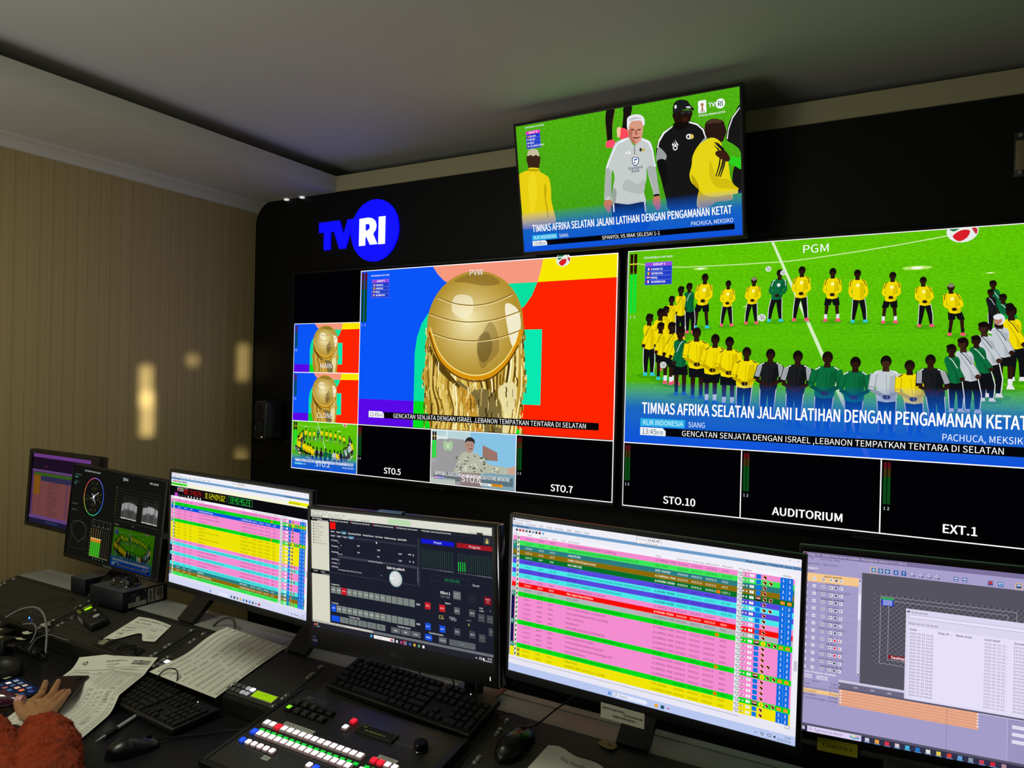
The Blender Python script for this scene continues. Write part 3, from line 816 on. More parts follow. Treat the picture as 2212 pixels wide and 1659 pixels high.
def multiview_left(A):
    A.rect(0, 0, 1920, 1080, '020204')
    clip(A, lambda a: trophy_picture(a), 484, 9, 1434, 800, 1436, 800)
    # lower ticker of the preview picture
    A.rect(655, 740, 1846, 772, '060608')
    A.poly([(555, 738), (643, 738), (656, 750), (656, 771), (555, 771)], 'f2f4f8')
    A.text('13:45', 562, 765, 30, '182030', sx=.82); A.text('WIB', 619, 764, 19, '4a5468', sx=.85)
    A.textfit('GENCATAN SENJATA DENGAN ISRAEL ,LEBANON TEMPATKAN TENTARA DI SELATAN', 716, 1788, 767, 31, 'ffffff')
    A.text('PVW', 1198, 66, 40, 'f4f4ff', align='c')
    group_box(A, 557, 57, 113, 95, 'GRUP I', [('PRANCIS', 'P'), ('SENEGAL', 'S'), ('IRAQ', 'I'), ('NORWEGIA', 'N')], '9a4ae0')
    red_ball(A, 1657, 20, 36)
    A.frame(560, 500, 585, 522, 1.5, '1a66e8')
    meters(A, 489, 18, 36, 258)
    for y, nm in ((277, 'MAIN'), (546, 'CLONE')):
        clip(A, lambda a: trophy_picture(a, False), 8, y, 474, 267, 1436, 800)
        A.text(nm, 248, y + 243, 38, 'f4f4ff', align='c')
        meters(A, 14, y + 10, 18, 120)
    clip(A, lambda a: field_picture(a, None, False), 8, 815, 472, 262)
    A.text('STO.2', 241, 1054, 40, 'ffffff', align='c', bold=0)
    meters(A, 20, 820, 24, 130, hot=True)
    # the speaker at the lectern
    def speaker(a):
        a.rect(0, 0, 480, 262, 'b8d4d8'); a.rect(230, 0, 480, 165, '86c2e4'); a.rect(230, 165, 480, 262, '7fa4b4')
        a.poly([(300, 60), (380, 90), (385, 130), (300, 130)], '9a7468')
        a.poly([(0, 70), (60, 38), (190, 40), (240, 80), (250, 262), (0, 262)], '9c9a9c', smooth=False)
        a.rect(0, 30, 95, 44, 'dce8e4'); a.rect(90, 0, 96, 44, 'e8f0f0')
        for sg in (-1, 1):
            a.poly([(100, 62), (100 + sg * 24, 52), (100 + sg * 26, 84), (100 + sg * 8, 102)], 'a8c8a0', smooth=True)
        a.ellipse(100, 76, 8, 14, 'c4dcb4')
        a.poly([(142, 190), (170, 120), (200, 98), (250, 98), (300, 118), (340, 150), (440, 158), (444, 188), (330, 190), (280, 200), (140, 206)], 'b4b8a4', smooth=True)
        rnd = random.Random(5)
        for k in range(46):
            x = 150 + rnd.random() * 170; y = 112 + rnd.random() * 82
            a.ellipse(x, y, 5 + 5 * rnd.random(), 3 + 3 * rnd.random(), rnd.choice(['6a7868', '8a9080', 'd8d8c8', '5a6458']), n=6)
        for k in range(14):
            a.ellipse(330 + rnd.random() * 100, 160 + rnd.random() * 22, 5, 4, rnd.choice(['6a7868', 'd8d8c8']), n=6)
        a.poly([(440, 160), (462, 152), (480, 150), (480, 184), (446, 186)], 'c8a490', smooth=True)
        a.ellipse(226, 66, 26, 36, 'b08c7c'); a.poly([(198, 56), (206, 34), (230, 26), (252, 38), (254, 60), (244, 48), (212, 46)], '28282c', smooth=True)
        a.rect(222, 80, 242, 84, '6a4038'); a.rect(212, 62, 222, 65, '4a3830'); a.rect(232, 62, 242, 65, '4a3830')
        a.rect(20, 205, 470, 245, '4a5a62', a=.75)
        for k in range(24):
            a.rect(4 + k * 6, 236, 7 + k * 6, 262, 'd0e4d8')
        a.poly([(170, 200), (290, 196), (300, 262), (180, 262)], '8a7878')
        a.textfit('BAPPENAS, GGGI LAUNCH GREEN INDONESIA FUTURE INITIATIVE', 24, 452, 222, 25, 'f4f8f8', bold=1)
        a.rect(22, 228, 46, 240, 'a02a90'); a.text('NEWS', 24, 238, 10, 'ffffff', bold=1); a.rect(46, 228, 78, 240, '3a3ac0'); a.text('WATCH', 48, 238, 10, 'ffffff', bold=1)
        a.rect(290, 240, 352, 252, 'e8eef0'); a.text('JUNE 04', 296, 250, 10, '303030', bold=1); a.rect(352, 240, 414, 252, 'f09a10'); a.text('JAKARTA', 360, 250, 10, '503000', bold=1)
    clip(A, speaker, 960, 813, 478, 260, 480, 262)
    A.text('STO.6', 1196, 1054, 42, 'ffffff', align='c')
    meters(A, 966, 822, 24, 128, hot=True)
    for x, nm, mx in ((720, 'STO.5', 489), (1676, 'STO.7', 1448)):
        A.text(nm, x, 1054, 42, 'ffffff', align='c', bold=1)
        meters(A, mx, 824, 22, 150)
    W = 'ffffff'
    A.rect(482, 7, 486, 1078, W); A.rect(484, 7, 1918, 11, W); A.rect(8, 275, 484, 278, W); A.rect(8, 543, 484, 547, W); A.rect(8, 811, 1918, 815, W)
    A.rect(957, 813, 961, 1078, W); A.rect(1438, 813, 1442, 1078, W); A.rect(8, 1074, 1918, 1078, W); A.rect(1914, 9, 1918, 1078, W); A.rect(6, 277, 9, 1078, W)


def multiview_right(A):
    A.rect(0, 0, 1920, 1080, '020204')
    clip(A, lambda a: field_picture(a), 3, 3, 1437, 807)
    A.text('PGM', 728, 54, 42, 'ffffff', align='c', sx=1.12)
    meters(A, 10, 14, 30, 250, hot=True)
    for k, (nm, x) in enumerate((('STO.10', 240), ('AUDITORIUM', 720), ('EXT.1', 1200))):
        A.text(nm, x, 1052 if k else 1052, 42, 'ffffff', align='c', bold=1)
        meters(A, k * 480 + 8, 822, 22, 150)
    W = 'ffffff'
    A.rect(0, 0, 1920, 3, W); A.rect(0, 0, 3, 1080, W); A.rect(0, 809, 1920, 813, W); A.rect(0, 1076, 1920, 1080, W)
    for x in (478, 958, 1438):
        A.rect(x, 811, x + 4, 1078, W)
    A.rect(1438, 0, 1442, 811, W)


# schedule application -------------------------------------------------------
RC = {'P': ('f48cd0', '5a2048'), 'G': ('00dc18', '0a4a10'), 'g': ('3ce858', '0a4a10'), 'T': ('2a7c80', 'e8f4f0'), 'O': ('8a6c08', 'f8ecc8'), 'D': ('007028', 'f4fff4'),
      'V': ('5848e0', '181060'), 'C': ('48e8e8', '0c3a60'), 'R': ('f80c08', 'ffd8d0'), 'S': ('b4b4b8', '38383c'), 'Y': ('f0e400', '5a5200'), 'B': ('0a54d8', 'e8f0ff')}
ROWS_BIG = [('P', '11:41:45.11', '90103', '90103', 'Promo : Inspirasi Indonesia (Setiap Hari - 14. 30 WIB) Reg', 'ALL COMMERCIALS - PROMO', '00:00:30.05', '00:00:30.06', '90103', ''),
 ('g', '11:42:15.17', '82832', 'W525_003', 'MUHASABAH Eps 3, 05-06-2026 Tema: Jangan Sakiti Hatimu Baru. Ustadz Hilman Fauzi (RO)', 'RELIGI - AGAMA', '00:07:30.13', '00:07:30.14', 'W525_003', 'x'),
 ('T', '11:49:46.06', '91122', '91122', 'endtag FIFA 2026', 'SPORT - OLAH RAGA', '00:00:06.22', '00:00:06.23', '91122', ''),
 ('O', '11:49:51.24', '93727', '93727', 'CHANNEL STING (Bola gambus pelanja)', 'ALL COMMERCIALS - PROMO', '00:00:15.20', '00:00:15.21', '93727', ''),
 ('D', '11:50:07.09', '1009', '1009', 'SALAT JUMAT (LIVE)', 'ALL PROGRAMS - PROGRAM', '00:49:56.14', '00:49:56.15', '3-EXT.1', 'L'),
 ('V', '12:40:03.16', '90981', '90981', 'END TAG 2026', 'REGIONAL - DAERAH', '00:00:07.06', '00:00:07.07', '90981', ''),
 ('C', '12:40:10.22', '83521', 'D25_008', 'ENSIKLOPEDIA ISLAM (BADUY), 05-06-2026 Judul: Seni Islam Suku Baduy, Sinergi Alam Dan Menjaga Alam', 'ALL PROGRAMS - PROGRAM', '00:10:15.16', '00:10:15.17', 'D25_008', 'x'),
 ('V', '12:50:26.14', '90981', '90981', 'END TAG 2026', 'REGIONAL - DAERAH', '00:00:07.06', '00:00:07.07', '90981', ''),
 ('C', '12:50:33.21', '78641', 'SI923_024', 'SELINGAN MUSIK "IRAMA RELIGI" 18-6-2024 Tabuh (Dhea Dhananca) (R1)', 'ALL PROGRAMS - PROGRAM', '00:04:57.01', '00:04:57.02', 'SI923_024', ''),
 ('P', '12:55:30.23', '94966', '94966', 'Promo Slide Jadwal Pertandingan 11-17 Juni 2026', 'ALL COMMERCIALS - PROMO', '00:01:29.08', '00:01:29.09', '94966', ''),
 ('R', '12:57:00.07', '68333', '68333', 'Filler : Bagimu Negeri (2023) Rev', 'ALL PROGRAMS - PROGRAM', '00:02:42.08', '00:02:42.09', '68333', ''),
 ('S', '12:59:42.16', '41831', '41831', 'ID CALL 16DETIK', 'ALL COMMERCIALS - PROMO', '00:00:29.19', '00:00:29.20', '41831', ''),
 ('G', '13:00:12.11', '32173', '32173', 'KLIK INDONESIA SIANG, LIVE/STO 2 (KHUSUS LIVE JANGAN DI FAKE UPLOAD)', 'NEWS - NEWS', '00:19:54.20', '00:19:54.21', '3-STO.2', 'L1'),
 ('P', '13:20:07.07', '94772', '94772', 'Promo - Ceremony FIFA 2026 - 12 Juni 2026 (00.30)', 'ALL COMMERCIALS - PROMO', '00:00:29.23', '00:00:29.24', '94772', ''),
 ('P', '13:20:37.06', '94785', '94785', 'Promo Jadwal Pertandingan PILDUN (12 - 16 JUNI 2026)', 'ALL COMMERCIALS - PROMO', '00:00:14.22', '00:00:14.23', '94785', ''),
 ('P', '13:20:52.04', '90243', '90243', 'Promo - Starting Point', 'ALL COMMERCIALS - PROMO', '00:00:09.22', '00:00:09.23', '90243', ''),
 ('P', '13:21:02.02', '94464', '94464', 'Bang Pildun Eps 7', 'ALL COMMERCIALS - PROMO', '00:00:55.07', '00:00:55.08', '94464', 'x'),
 ('P', '13:21:57.10', '94505', '94505', 'QR CODE JADWAL PIALA DUNIA dan DAFTAR NOBAR 2026', 'ALL COMMERCIALS - PROMO', '00:00:15.21', '00:00:15.22', '94505', ''),
 ('G', '13:22:13.07', '32173', '32173', 'KLIK INDONESIA SIANG, LIVE/STO 2 (KHUSUS LIVE JANGAN DI FAKE UPLOAD)', 'NEWS - NEWS', '00:18:57.14', '00:18:57.15', '3-STO.2', 'L1'),
 ('P', '13:41:10.23', '94974', '94974', 'Greeting Piala Dunia 2026 - Menpora', 'ALL COMMERCIALS - PROMO', '00:00:59.23', '00:00:59.24', '94974', ''),
 ('P', '13:42:10.23', '94962', '94962', 'Promo Pertandingan Persahabatan (7-8 Juni 2026)', 'ALL COMMERCIALS - PROMO', '00:00:29.22', '00:00:29.23', '94962', ''),
 ('P', '13:42:40.17', '94839', '94839', 'Promo Awan Stelling Teluk (Reguler) Sabtu & Minggu (19.00)', 'ALL COMMERCIALS - PROMO', '00:00:30.00', '00:00:30.01', '94839', ''),
 ('P', '13:43:10.18', '94088', '94088', 'Promo PILDUN 2026 VERSI 6', 'ALL COMMERCIALS - PROMO', '00:00:18.05', '00:00:18.06', '94088', ''),
 ('G', '13:43:28.24', '32173', '32173', 'KLIK INDONESIA SIANG, LIVE/STO 2 (KHUSUS LIVE JANGAN DI FAKE UPLOAD)', 'NEWS - NEWS', '00:19:58.24', '00:19:58.22', '3-STO.2', 'L1'),
 ('Y', '14:03:28.21', '91122', '91122', 'endtag FIFA 2026', 'SPORT - OLAH RAGA', '00:00:06.22', '00:00:06.23', '91122', ''),
 ('Y', '14:03:35.19', '94962', '94962', 'IN POINTER 5 JUMAT 5 JUNI 2026 (14.00 - 15.00 WIB)', 'ALL COMMERCIALS - PROMO', '00:00:29.23', '00:00:29.24', '94962', '')]
PAT_SMALL = 'PGBPPPGYYYYYPCPPCPPCTOg'


def tfit(A, s, x, y, size, w, c, bold=0):
    A.text(s, x, y, size, c, sx=min(1.1, w / text_width(s, size)), bold=bold)


def schedule_rows(A, rows, y0, pitch, x0=8, xr=1885, hot=None):
    n = len(rows)
    A.rect(0, y0 - 22, 1920, y0 + n * pitch + 40, 'ece8f4')
    A.rect(0, y0 - 24, 1920, y0 - 1, 'f4f2fa')
    for x, t in ((12, 'Icons'), (118, 'Time'), (220, 'Asset ID'), (310, 'Code'), (385, 'Part'), (435, 'Description'), (1050, 'Type'), (1185, 'Timecode in'), (1285, 'Timecode out'), (1385, 'Duration'), (1465, 'Filename'), (1565, 'Properties'), (1820, 'Media')):
        A.text(t, x, y0 - 6, 17, '404048')
    for k, r in enumerate(rows):
        y = y0 + k * pitch
        c, tc = RC[r[0]]
        A.rect(x0, y, xr, y + pitch, c, mi=0 if k % 2 else 1)
        A.rect(x0, y, 34, y + pitch, ('10104a' if r[0] in 'P' and k > 12 else c))
        if r[0] in 'GDg':
            A.rect(x0, y + 2, 36, y + pitch - 2, '0a2a4a'); A.ellipse(22, y + pitch / 2, 10, 10, 'b8f0f0'); A.ellipse(23, y + pitch / 2 + 1, 5, 6, '0a2a4a')
        A.rect(40, y, 60, y + pitch, 'dce6d4')
        A.ellipse(50, y + pitch * .42, 6, 9, '5a6a5a', n=8); A.line([(44, y + pitch - 5), (56, y + 6)], 3, '20303c')
        b = y + pitch * .7
        tfit(A, r[1], 106, b, 18, 56, tc); tfit(A, r[2], 212, b, 18, 8.2 * len(r[2]), tc); tfit(A, r[3], 300, b, 18, 7.6 * len(r[3]), tc)
        if r[9] == 'L1':
            A.text('1', 388, b, 18, tc)
        tfit(A, r[4], 436, b, 20, 5.95 * len(r[4]), tc, bold=1 if r[0] in 'TODRB' else 0)
        tfit(A, r[5], 1050, b, 19, 5.9 * len(r[5]), tc, bold=1 if r[0] in 'TODRCB' else 0)
        tfit(A, '00:00:00.00', 1196, b, 18, 66, tc); tfit(A, r[6], 1283, b, 18, 66, tc); tfit(A, r[7], 1372, b, 18, 66, tc)
        tfit(A, r[8], 1470, b, 18, 7.6 * len(r[8]), tc)
        # property icons
        A.rect(1562, y, 1592, y + pitch, 'e8ecf0')
        A.text('16:9', 1563, y + pitch * .5, 17, '181818', bold=1, sx=.92); A.text('HD', 1572, y + pitch * .92, 14, '181818', bold=1)
        m = y + pitch / 2
        A.poly([(1596, m - 8), (1608, m), (1596, m + 8)], 'f4f0ec'); A.poly([(1620, m - 8), (1608, m), (1620, m + 8)], 'f4f0ec')
        A.line([(1596, m - 8), (1620, m + 8)], 2, '40383c'); A.line([(1596, m + 8), (1620, m - 8)], 2, '40383c')
        A.rect(1634, m - 8, 1658, m + 8, 'fafafa'); A.text('T', 1646, m + 6, 15, '202020', align='c', bold=1)
        if r[9] in ('L', 'L1'):
            A.rect(1668, m - 12, 1700, m + 12, 'a01010'); A.rect(1668, m + 3, 1700, m + 12, '200808'); A.text('LIVE', 1684, m + 3, 14, 'ffffff', align='c', bold=1)
        else:
            A.rect(1670, m - 13, 1697, m + 13, '0a78e0')
        xi = 1710
        if r[9] == 'L1':
            A.ellipse(1722, m, 14, 14, 'f8e810'); A.text('1', 1722, m + 8, 22, '3a3000', align='c', bold=1); xi = 1744
        if r[9] == 'L':
            xi = 1712
        for q in range(2 if r[9] else 1):
            a = xi + q * 34
            A.rect(a, m - 10, a + 20, m + 10, 'f0b090'); A.rect(a + 2, m - 8, a + 12, m + 2, '8a1010'); A.rect(a + 8, m - 4, a + 18, m + 8, '200808'); A.rect(a + 3, m + 3, a + 8, m + 8, 'f8d8a0')
        if r[9] in ('L', 'L1'):
            for q in (1822, 1860):
                A.line([(q - 7, m - 13), (q, m - 6), (q + 7, m - 13)], 2, 'c05808')
                A.rect(q - 12, m - 7, q + 12, m + 10, 'ff8808'); A.rect(q - 9, m - 4, q + 9, m + 7, 'ffb840'); A.text('LIVE', q, m + 5, 11, 'a02008', align='c', bold=1)
            A.line([(1444, m - 12), (1451, m - 6), (1458, m - 12)], 2, 'c05808'); A.rect(1440, m - 7, 1463, m + 10, 'ff8808'); A.text('LIVE', 1451, m + 5, 11, 'a02008', align='c', bold=1)
        else:
            A.rect(1806, y, 1876, y + pitch, '0a6ce0')
            A.rect(1840, y, 1842, y + pitch, '58a8f0')
            A.text('1', 1823, m + 9, 22, 'ffffff', align='c', bold=1); A.text('2', 1859, m + 9, 22, 'ffffff', align='c', bold=1)
    for k, r in enumerate(rows):
        if r[0] == 'Y':
            y = y0 + k * pitch
            A.rect(68, y + 6, 74, y + pitch - 6, '283048'); A.rect(78, y + 6, 84, y + pitch - 6, '283048')
    A.rect(1888, y0 - 22, 1920, y0 + n * pitch + 22, 'f0eef6'); A.rect(1896, y0 + n * pitch * .55, 1914, y0 + n * pitch * .62, 'c8c4d0')


def taskbar(A, y, c='b8c8f0', dark=False, x=770):
    tc = '283048' if not dark else 'ffffff'
    A.rect(0, y, 1920, 1080, c)
    for i in range(2):
        for j in range(2):
            A.rect(x - 10 + i * 11, 1048 + j * 11, x - 1 + i * 11, 1057 + j * 11, '1a80d8')
    A.poly([(x + 32, 1044), (x + 250, 1044), (x + 258, 1057), (x + 250, 1070), (x + 32, 1070), (x + 24, 1057)], 'e4e8fa')
    A.line([(x + 44, 1061), (x + 40, 1066)], 2.5, '303848'); A.ellipse(x + 47, 1055, 6, 6, '303848'); A.ellipse(x + 47, 1055, 4, 4, 'e4e8fa')
    A.text('Search', x + 66, 1064, 19, '505868')
    A.text('13:45', 1895, 1050, 17, tc, align='r', sx=.9); A.text('05/06/2026', 1895, 1071, 17, tc, align='r', sx=.9)
    A.line([(1690, 1062), (1698, 1054), (1706, 1062)], 2.5, tc); A.ellipse(1735, 1057, 9, 9, tc); A.ellipse(1735, 1057, 6, 6, c); A.frame(1765, 1048, 1785, 1064, 2.5, tc)
    A.poly([(1798, 1053), (1804, 1053), (1810, 1047), (1810, 1067), (1804, 1061), (1798, 1061)], tc)


def app_head(A, y):
    A.rect(0, 0, 1920, y, 'eeeef8', mi=0)
    A.text('Executive Editor', 22, 20, 17, '606070'); A.ellipse(10, 14, 6, 6, '404048')
    x = 8
    for t in ('Schedule', 'Functions', 'Edit', 'Tools', 'As Sales', 'BMS', 'Show', 'Help'):
        A.text(t, x, 42, 18, '404050'); x += text_width(t, 18) + 24
    for t, x in (('-', 1800), ('o', 1848), ('x', 1895)):
        A.text(t, x, 22, 20, '707080')
    A.rect(0, 48, 1920, 68, '6f9cc8'); A.text('TVRI NASIONAL', 24, 65, 19, '102040', bold=1, sx=.85)
    A.text('Real schedule, Friday 05 June 2026', 1914, 66, 20, '102a50', align='r', bold=1, sx=1.0)
    A.rect(918, 4, 1084, 52, 'f8f8fc'); A.frame(918, 4, 1084, 52, 2, '707078')
    A.text('05/06/2026', 922, 28, 16, '303038', sx=.85); A.text('13:45:45', 992, 30, 25, '101018', bold=1, sx=.9)
    A.text('C:\\...\\SCHEDULE\\0605', 940, 48, 13, '303038')
    for k, c in enumerate(('404048', 'b02030', 'c02838', '506070', '404048', '8098b0', '303038', '801020', '70b8e8')):
        A.rect(26 + k * 26, 76, 42 + k * 26, 92, c)


def schedule_big(A):
    app_head(A, 110)
    schedule_rows(A, ROWS_BIG, 123, 32.6)
    A.rect(0, 972, 1920, 1040, 'e8e6f4')
    A.rect(0, 988, 1600, 990, '50505c'); A.frame(1860, 970, 1884, 990, 2, '404048')
    taskbar(A, 1028)
    for x, c in ((1088, 'e8a830'), (1128, '204868'), (1166, 'f0f0fa')):
        A.rect(x - 11, 1046, x + 11, 1068, c)
    A.rect(1157, 1050, 1175, 1056, 'd04870'); A.rect(1157, 1056, 1175, 1064, '8890d8')


def schedule_small(A):
    app_head(A, 100)
    A.rect(0, 98, 1920, 132, 'f4f4d8'); A.rect(0, 101, 248, 120, '20e010'); A.text('KLIK INDONESIA Siang', 10, 117, 16, '104010')
    A.rect(1660, 90, 1920, 118, 'f0f000'); A.text('wib 13:45:00am', 1664, 112, 20, '504800', bold=1)
    A.rect(0, 132, 1920, 246, '0a0a0e')
    rnd = random.Random(4)
    for i in range(7):
        for j in range(3):
            A.rect(96 + i * 14, 140 + j * 13, 107 + i * 14, 151 + j * 13, rnd.choice(['e060c0', '40c0d0', 'd0d040', 'c04040', '60a060', 'a0a0ff']))
    A.text('Duration', 205, 146, 15, 'd0d0d0')
    A.digits('00:17:42.24', 206, 152, 22, 40, 'e01c18'); A.frame(198, 148, 500, 198, 2, '802020')
    A.digits('01:24:04.02', 530, 152, 24, 46, 'f0f000'); A.frame(522, 148, 832, 204, 2, '808020')
    A.digits('13:45:45.23', 868, 150, 25, 48, '10e040'); A.frame(858, 144, 1192, 206, 3, '40a060')
    A.rect(56, 196, 104, 240, 'c040d0')
    for k in range(8):
        A.ellipse(130 + k * 46, 216, 9, 9, 'e8e8f0' if k > 2 else '606068'); A.text('control', 112 + k * 46, 240, 12, 'd0d0d8')
    rows = []
    src = {'P': [9, 13, 14, 15, 16, 17, 20, 21, 22], 'G': [12, 18, 23], 'B': [19], 'Y': [24, 25], 'C': [6, 8], 'T': [2], 'O': [3], 'g': [1]}
    cnt = {}
    for k, p in enumerate(PAT_SMALL):
        c = cnt.get(p, 0); cnt[p] = c + 1
        r = list(ROWS_BIG[src[p][c % len(src[p])]])
        r[0] = p
        r[1] = '%02d:%02d:%02d.%02d' % (13 + k // 9, (k * 17) % 60, (k * 31) % 60, (k * 7) % 25)
        if p == 'C':
            r[9] = 'x'
        rows.append(tuple(r))
    schedule_rows(A, rows, 253, 32.3)
    A.rect(0, 1000, 1920, 1040, 'dcdcf0')
    taskbar(A, 1024, 'd4d8f4', x=640)
    for k, c in enumerate(('407888', '303038', '707880', 'e0b030', '2080c8', '505058', '2878d8', '405060', '8a98c8', 'b02040')):
        A.rect(930 + k * 42, 1046, 952 + k * 42, 1068, c)


def control_panel(A):
    """dark playout panel software"""
    A.rect(0, 0, 1920, 1080, '1c1e2c', mi=0)
    A.rect(0, 0, 1920, 68, 'dcdcd0'); A.rect(880, 14, 1120, 62, 'a8dca0', a=.7)
    A.text('DashBoard by Ross Video', 22, 20, 18, '484840', sx=.9)
    x = 16
    for t in ('File', 'Edit', 'Layouts', 'Views', 'Window', 'Help'):
        A.text(t, x, 40, 17, '484840'); x += text_width(t, 17) + 26
    for k in range(5):
        A.rect(16 + k * 26, 48, 32 + k * 26, 62, '8a8a80')
    A.text('PanelBuilder Edit Mode', 200, 62, 17, '404038'); A.text('Lock Manual', 430, 62, 17, '404038'); A.text('Getting Latest', 580, 62, 17, '404038')
    A.text('Memory', 1700, 66, 18, '404040'); A.rect(1770, 52, 1828, 68, '303030'); A.text('Current User: user', 1836, 66, 14, '404040')
    A.rect(0, 68, 212, 1010, 'd8d6c4', mi=0)
    A.rect(0, 68, 212, 104, '16181e'); A.text('Basic Tree View', 14, 88, 17, 'f0f0f0', bold=1)
    for k in range(6):
        A.rect(80 + k * 22, 92, 94 + k * 22, 103, 'd8d8d8')
    for k, t in enumerate(('MC1-ACO', 'Studio-Station', 'STL100', 'GR-5701.AVC', 'ML-7701.GX', 'SD/HD-1', 'SC701.141', 'TestBoard Services')):
        A.rect(24, 122 + k * 25, 34, 134 + k * 25, '303038'); A.text(t, 42, 134 + k * 25, 17, '3c3c38')
    A.rect(0, 545, 212, 586, '16181e'); A.text('Details', 22, 566, 17, 'f0f0f0'); A.text('Device', 110, 566, 17, 'f0f0f0'); A.rect(120, 574, 206, 584, '6a7078')
    A.rect(0, 1010, 1920, 1030, 'c8c6bc'); A.text('MC1-ACO v8.6 : Automation Control On - 13.45.04 PM', 10, 1026, 16, '484840')
    A.rect(700, 1010, 1920, 1032, '6c7076')
    A.rect(212, 68, 1920, 96, '20222c')
    for x, t, c in ((226, 'MLT4K1 Slot 16 : MC1-MK-4E8', 'd8d8d8'), (470, 'ML7VR1 Slot 16 : MC1-MK-4E8', 'ff5060'), (716, 'ML7VR1 Slot 18 : On Air Control', 'ff3050'), (965, 'ML7VR1 Slot 19 : On Air Control', 'ff3050'), (1235, 'MCC1/MK - Active Channel On Air Control', 'e8c080')):
        A.rect(x, 78, x + 8, 90, c); A.text(t, x + 14, 92, 16, 'e8e8ec', sx=.95, bold=1)
    A.rect(228, 100, 292, 162, 'f01008')
    for x, t in ((236, 'Home'), (302, 'Keyers'), (366, 'Logos'), (436, 'Squeezeback Effects'), (606, 'External Sources'), (742, 'Voice Over'), (842, 'Audio Processing'), (982, 'Audio Shuffle')):
        if t == 'Logos':
            A.rect(360, 170, 418, 198, '2a6a88')
        tfit(A, t, x, 190, 20, {'Home': 44, 'Keyers': 50, 'Logos': 46, 'Squeezeback Effects': 150, 'External Sources': 120, 'Voice Over': 84, 'Audio Processing': 124, 'Audio Shuffle': 96}[t], 'f0f0f4', bold=1)
    for k, t in enumerate(('Logo 1', 'Logo 2', 'Logo 3', 'Logo 4')):
        if k == 3:
            A.rect(440, 204, 504, 232, '2a6a88')
        A.text(t, 236 + k * 70, 226, 20, 'f0f0f4', bold=1, sx=.9)
    A.rect(520, 212, 1180, 232, '2c3040')
    for k, t in enumerate(('X Position', 'Y Position', 'Play Mode')):
        A.text(t, 240, 268 + k * 52, 18, 'e0e0e4', bold=1)
        A.text('0' if k < 2 else 'Normal', 322 if k < 2 else 312, 284 + k * 50, 17, 'e8e8e8')
    for x, y, t in ((350, 306, '0'), (540, 290, '640'), (760, 304, '1280'), (990, 312, '1920'), (1090, 306, '1542'), (540, 348, '360'), (760, 362, '720'), (990, 370, '1080'), (1100, 366, '70')):
        A.text(t, x, y, 17, 'e8e8e8', bold=1)
    for y in (300, 358):
        A.poly([(1140, y), (1146, y - 8), (1152, y)], 'f0f0f0'); A.poly([(1140, y + 4), (1146, y + 12), (1152, y + 4)], 'f0f0f0')
    A.rect(312, 392, 1180, 412, '3a3e4c'); A.text('Animation Properties', 660, 410, 17, 'f0f0f0')
    for k, t in enumerate(('Auto Play', 'Looping', 'Hold Time')):
        A.text(t, 240, 436 + k * 34, 17, 'e0e0e4', bold=1)
        if k < 2:
            A.frame(316, 424 + k * 34, 332, 440 + k * 34, 2, 'b0b0b8')
    A.text('To manage media, FTP to 10.1.2.151.', 312, 524, 17, 'e8e8e8'); A.text('0', 800, 520, 17, 'e8e8e8')
    A.rect(225, 552, 1200, 556, '3a3e4c'); A.rect(1190, 150, 1210, 556, '30343f'); A.rect(1186, 400, 1192, 530, '6a7078')
    A.text('Spin to unlock', 958, 446, 30, 'ffffff', align='c', bold=1)
    A.ellipse(958, 524, 74, 74, '2a5a60', n=40); A.ellipse(958, 524, 66, 66, 'c8cccc', n=40); A.ellipse(950, 514, 52, 52, 'd8dcdc', n=32); A.rect(898, 520, 940, 528, 'ffffff')
    A.rect(1228, 152, 1556, 190, '1418c8'); A.text('Preset', 1394, 182, 28, 'f0f0ff', align='c')
    A.rect(1582, 152, 1916, 190, 'a01824'); A.text('Program', 1750, 182, 28, 'ffe8e8', align='c')
    for k in range(32):
        x = 1232 + k * 20.4 + (34 if k >= 16 else 0)
        A.rect(x, 236, x + 5, 382, '2a4a38'); A.text(str(k % 16 + 1), x + 2, 402, 13, 'd0d4d8', align='c')
        if 16 <= k < 20:
            A.rect(x, 306, x + 8, 382, '20d040')
    A.rect(1836, 82, 1900, 140, '383c44'); A.rect(1856, 108, 1880, 132, 'c8b868'); A.frame(1860, 94, 1876, 112, 4, 'c8b868')
    A.frame(1330, 440, 1690, 492, 2, '383c48'); A.text('00:00:00', 1534, 480, 36, '209858', align='c', track=.05); A.text('Reset', 1760, 488, 26, 'd0d0d8', align='c')
    A.text('Program Bus', 236, 664, 17, 'f0f0f0', bold=1); A.text('Preset Bus', 236, 832, 17, 'f0f0f0', bold=1)
    nm = ['MAIN', 'CLONE', 'STO 2', 'STO 5', 'STO 6', 'STO 7', 'STO 10', 'AUDIT', 'EXT 1', 'EXT 2', '', '', '', '', '']
    for r_, y in ((0, 676), (1, 842)):
        for k in range(15):
            x = 232 + k * 62
            c = '7c8480'
            if r_ == 0 and k == 2:
                c = 'c81828'
            if r_ == 1 and k == 0:
                c = '1450e0'
            A.rect(x, y, x + 56, y + 62, c); A.text(nm[k], x + 28, y + 34, 14, 'f0f4f0', align='c', bold=1)
        A.text('Shift', 1170, y + 40, 20, 'f0f0f0', bold=1)
    A.text('Transition Type', 500, 930, 18, 'f0f0f0', bold=1, align='c'); A.text('Transition Speed', 1040, 932, 18, 'f0f0f0', bold=1, align='c')
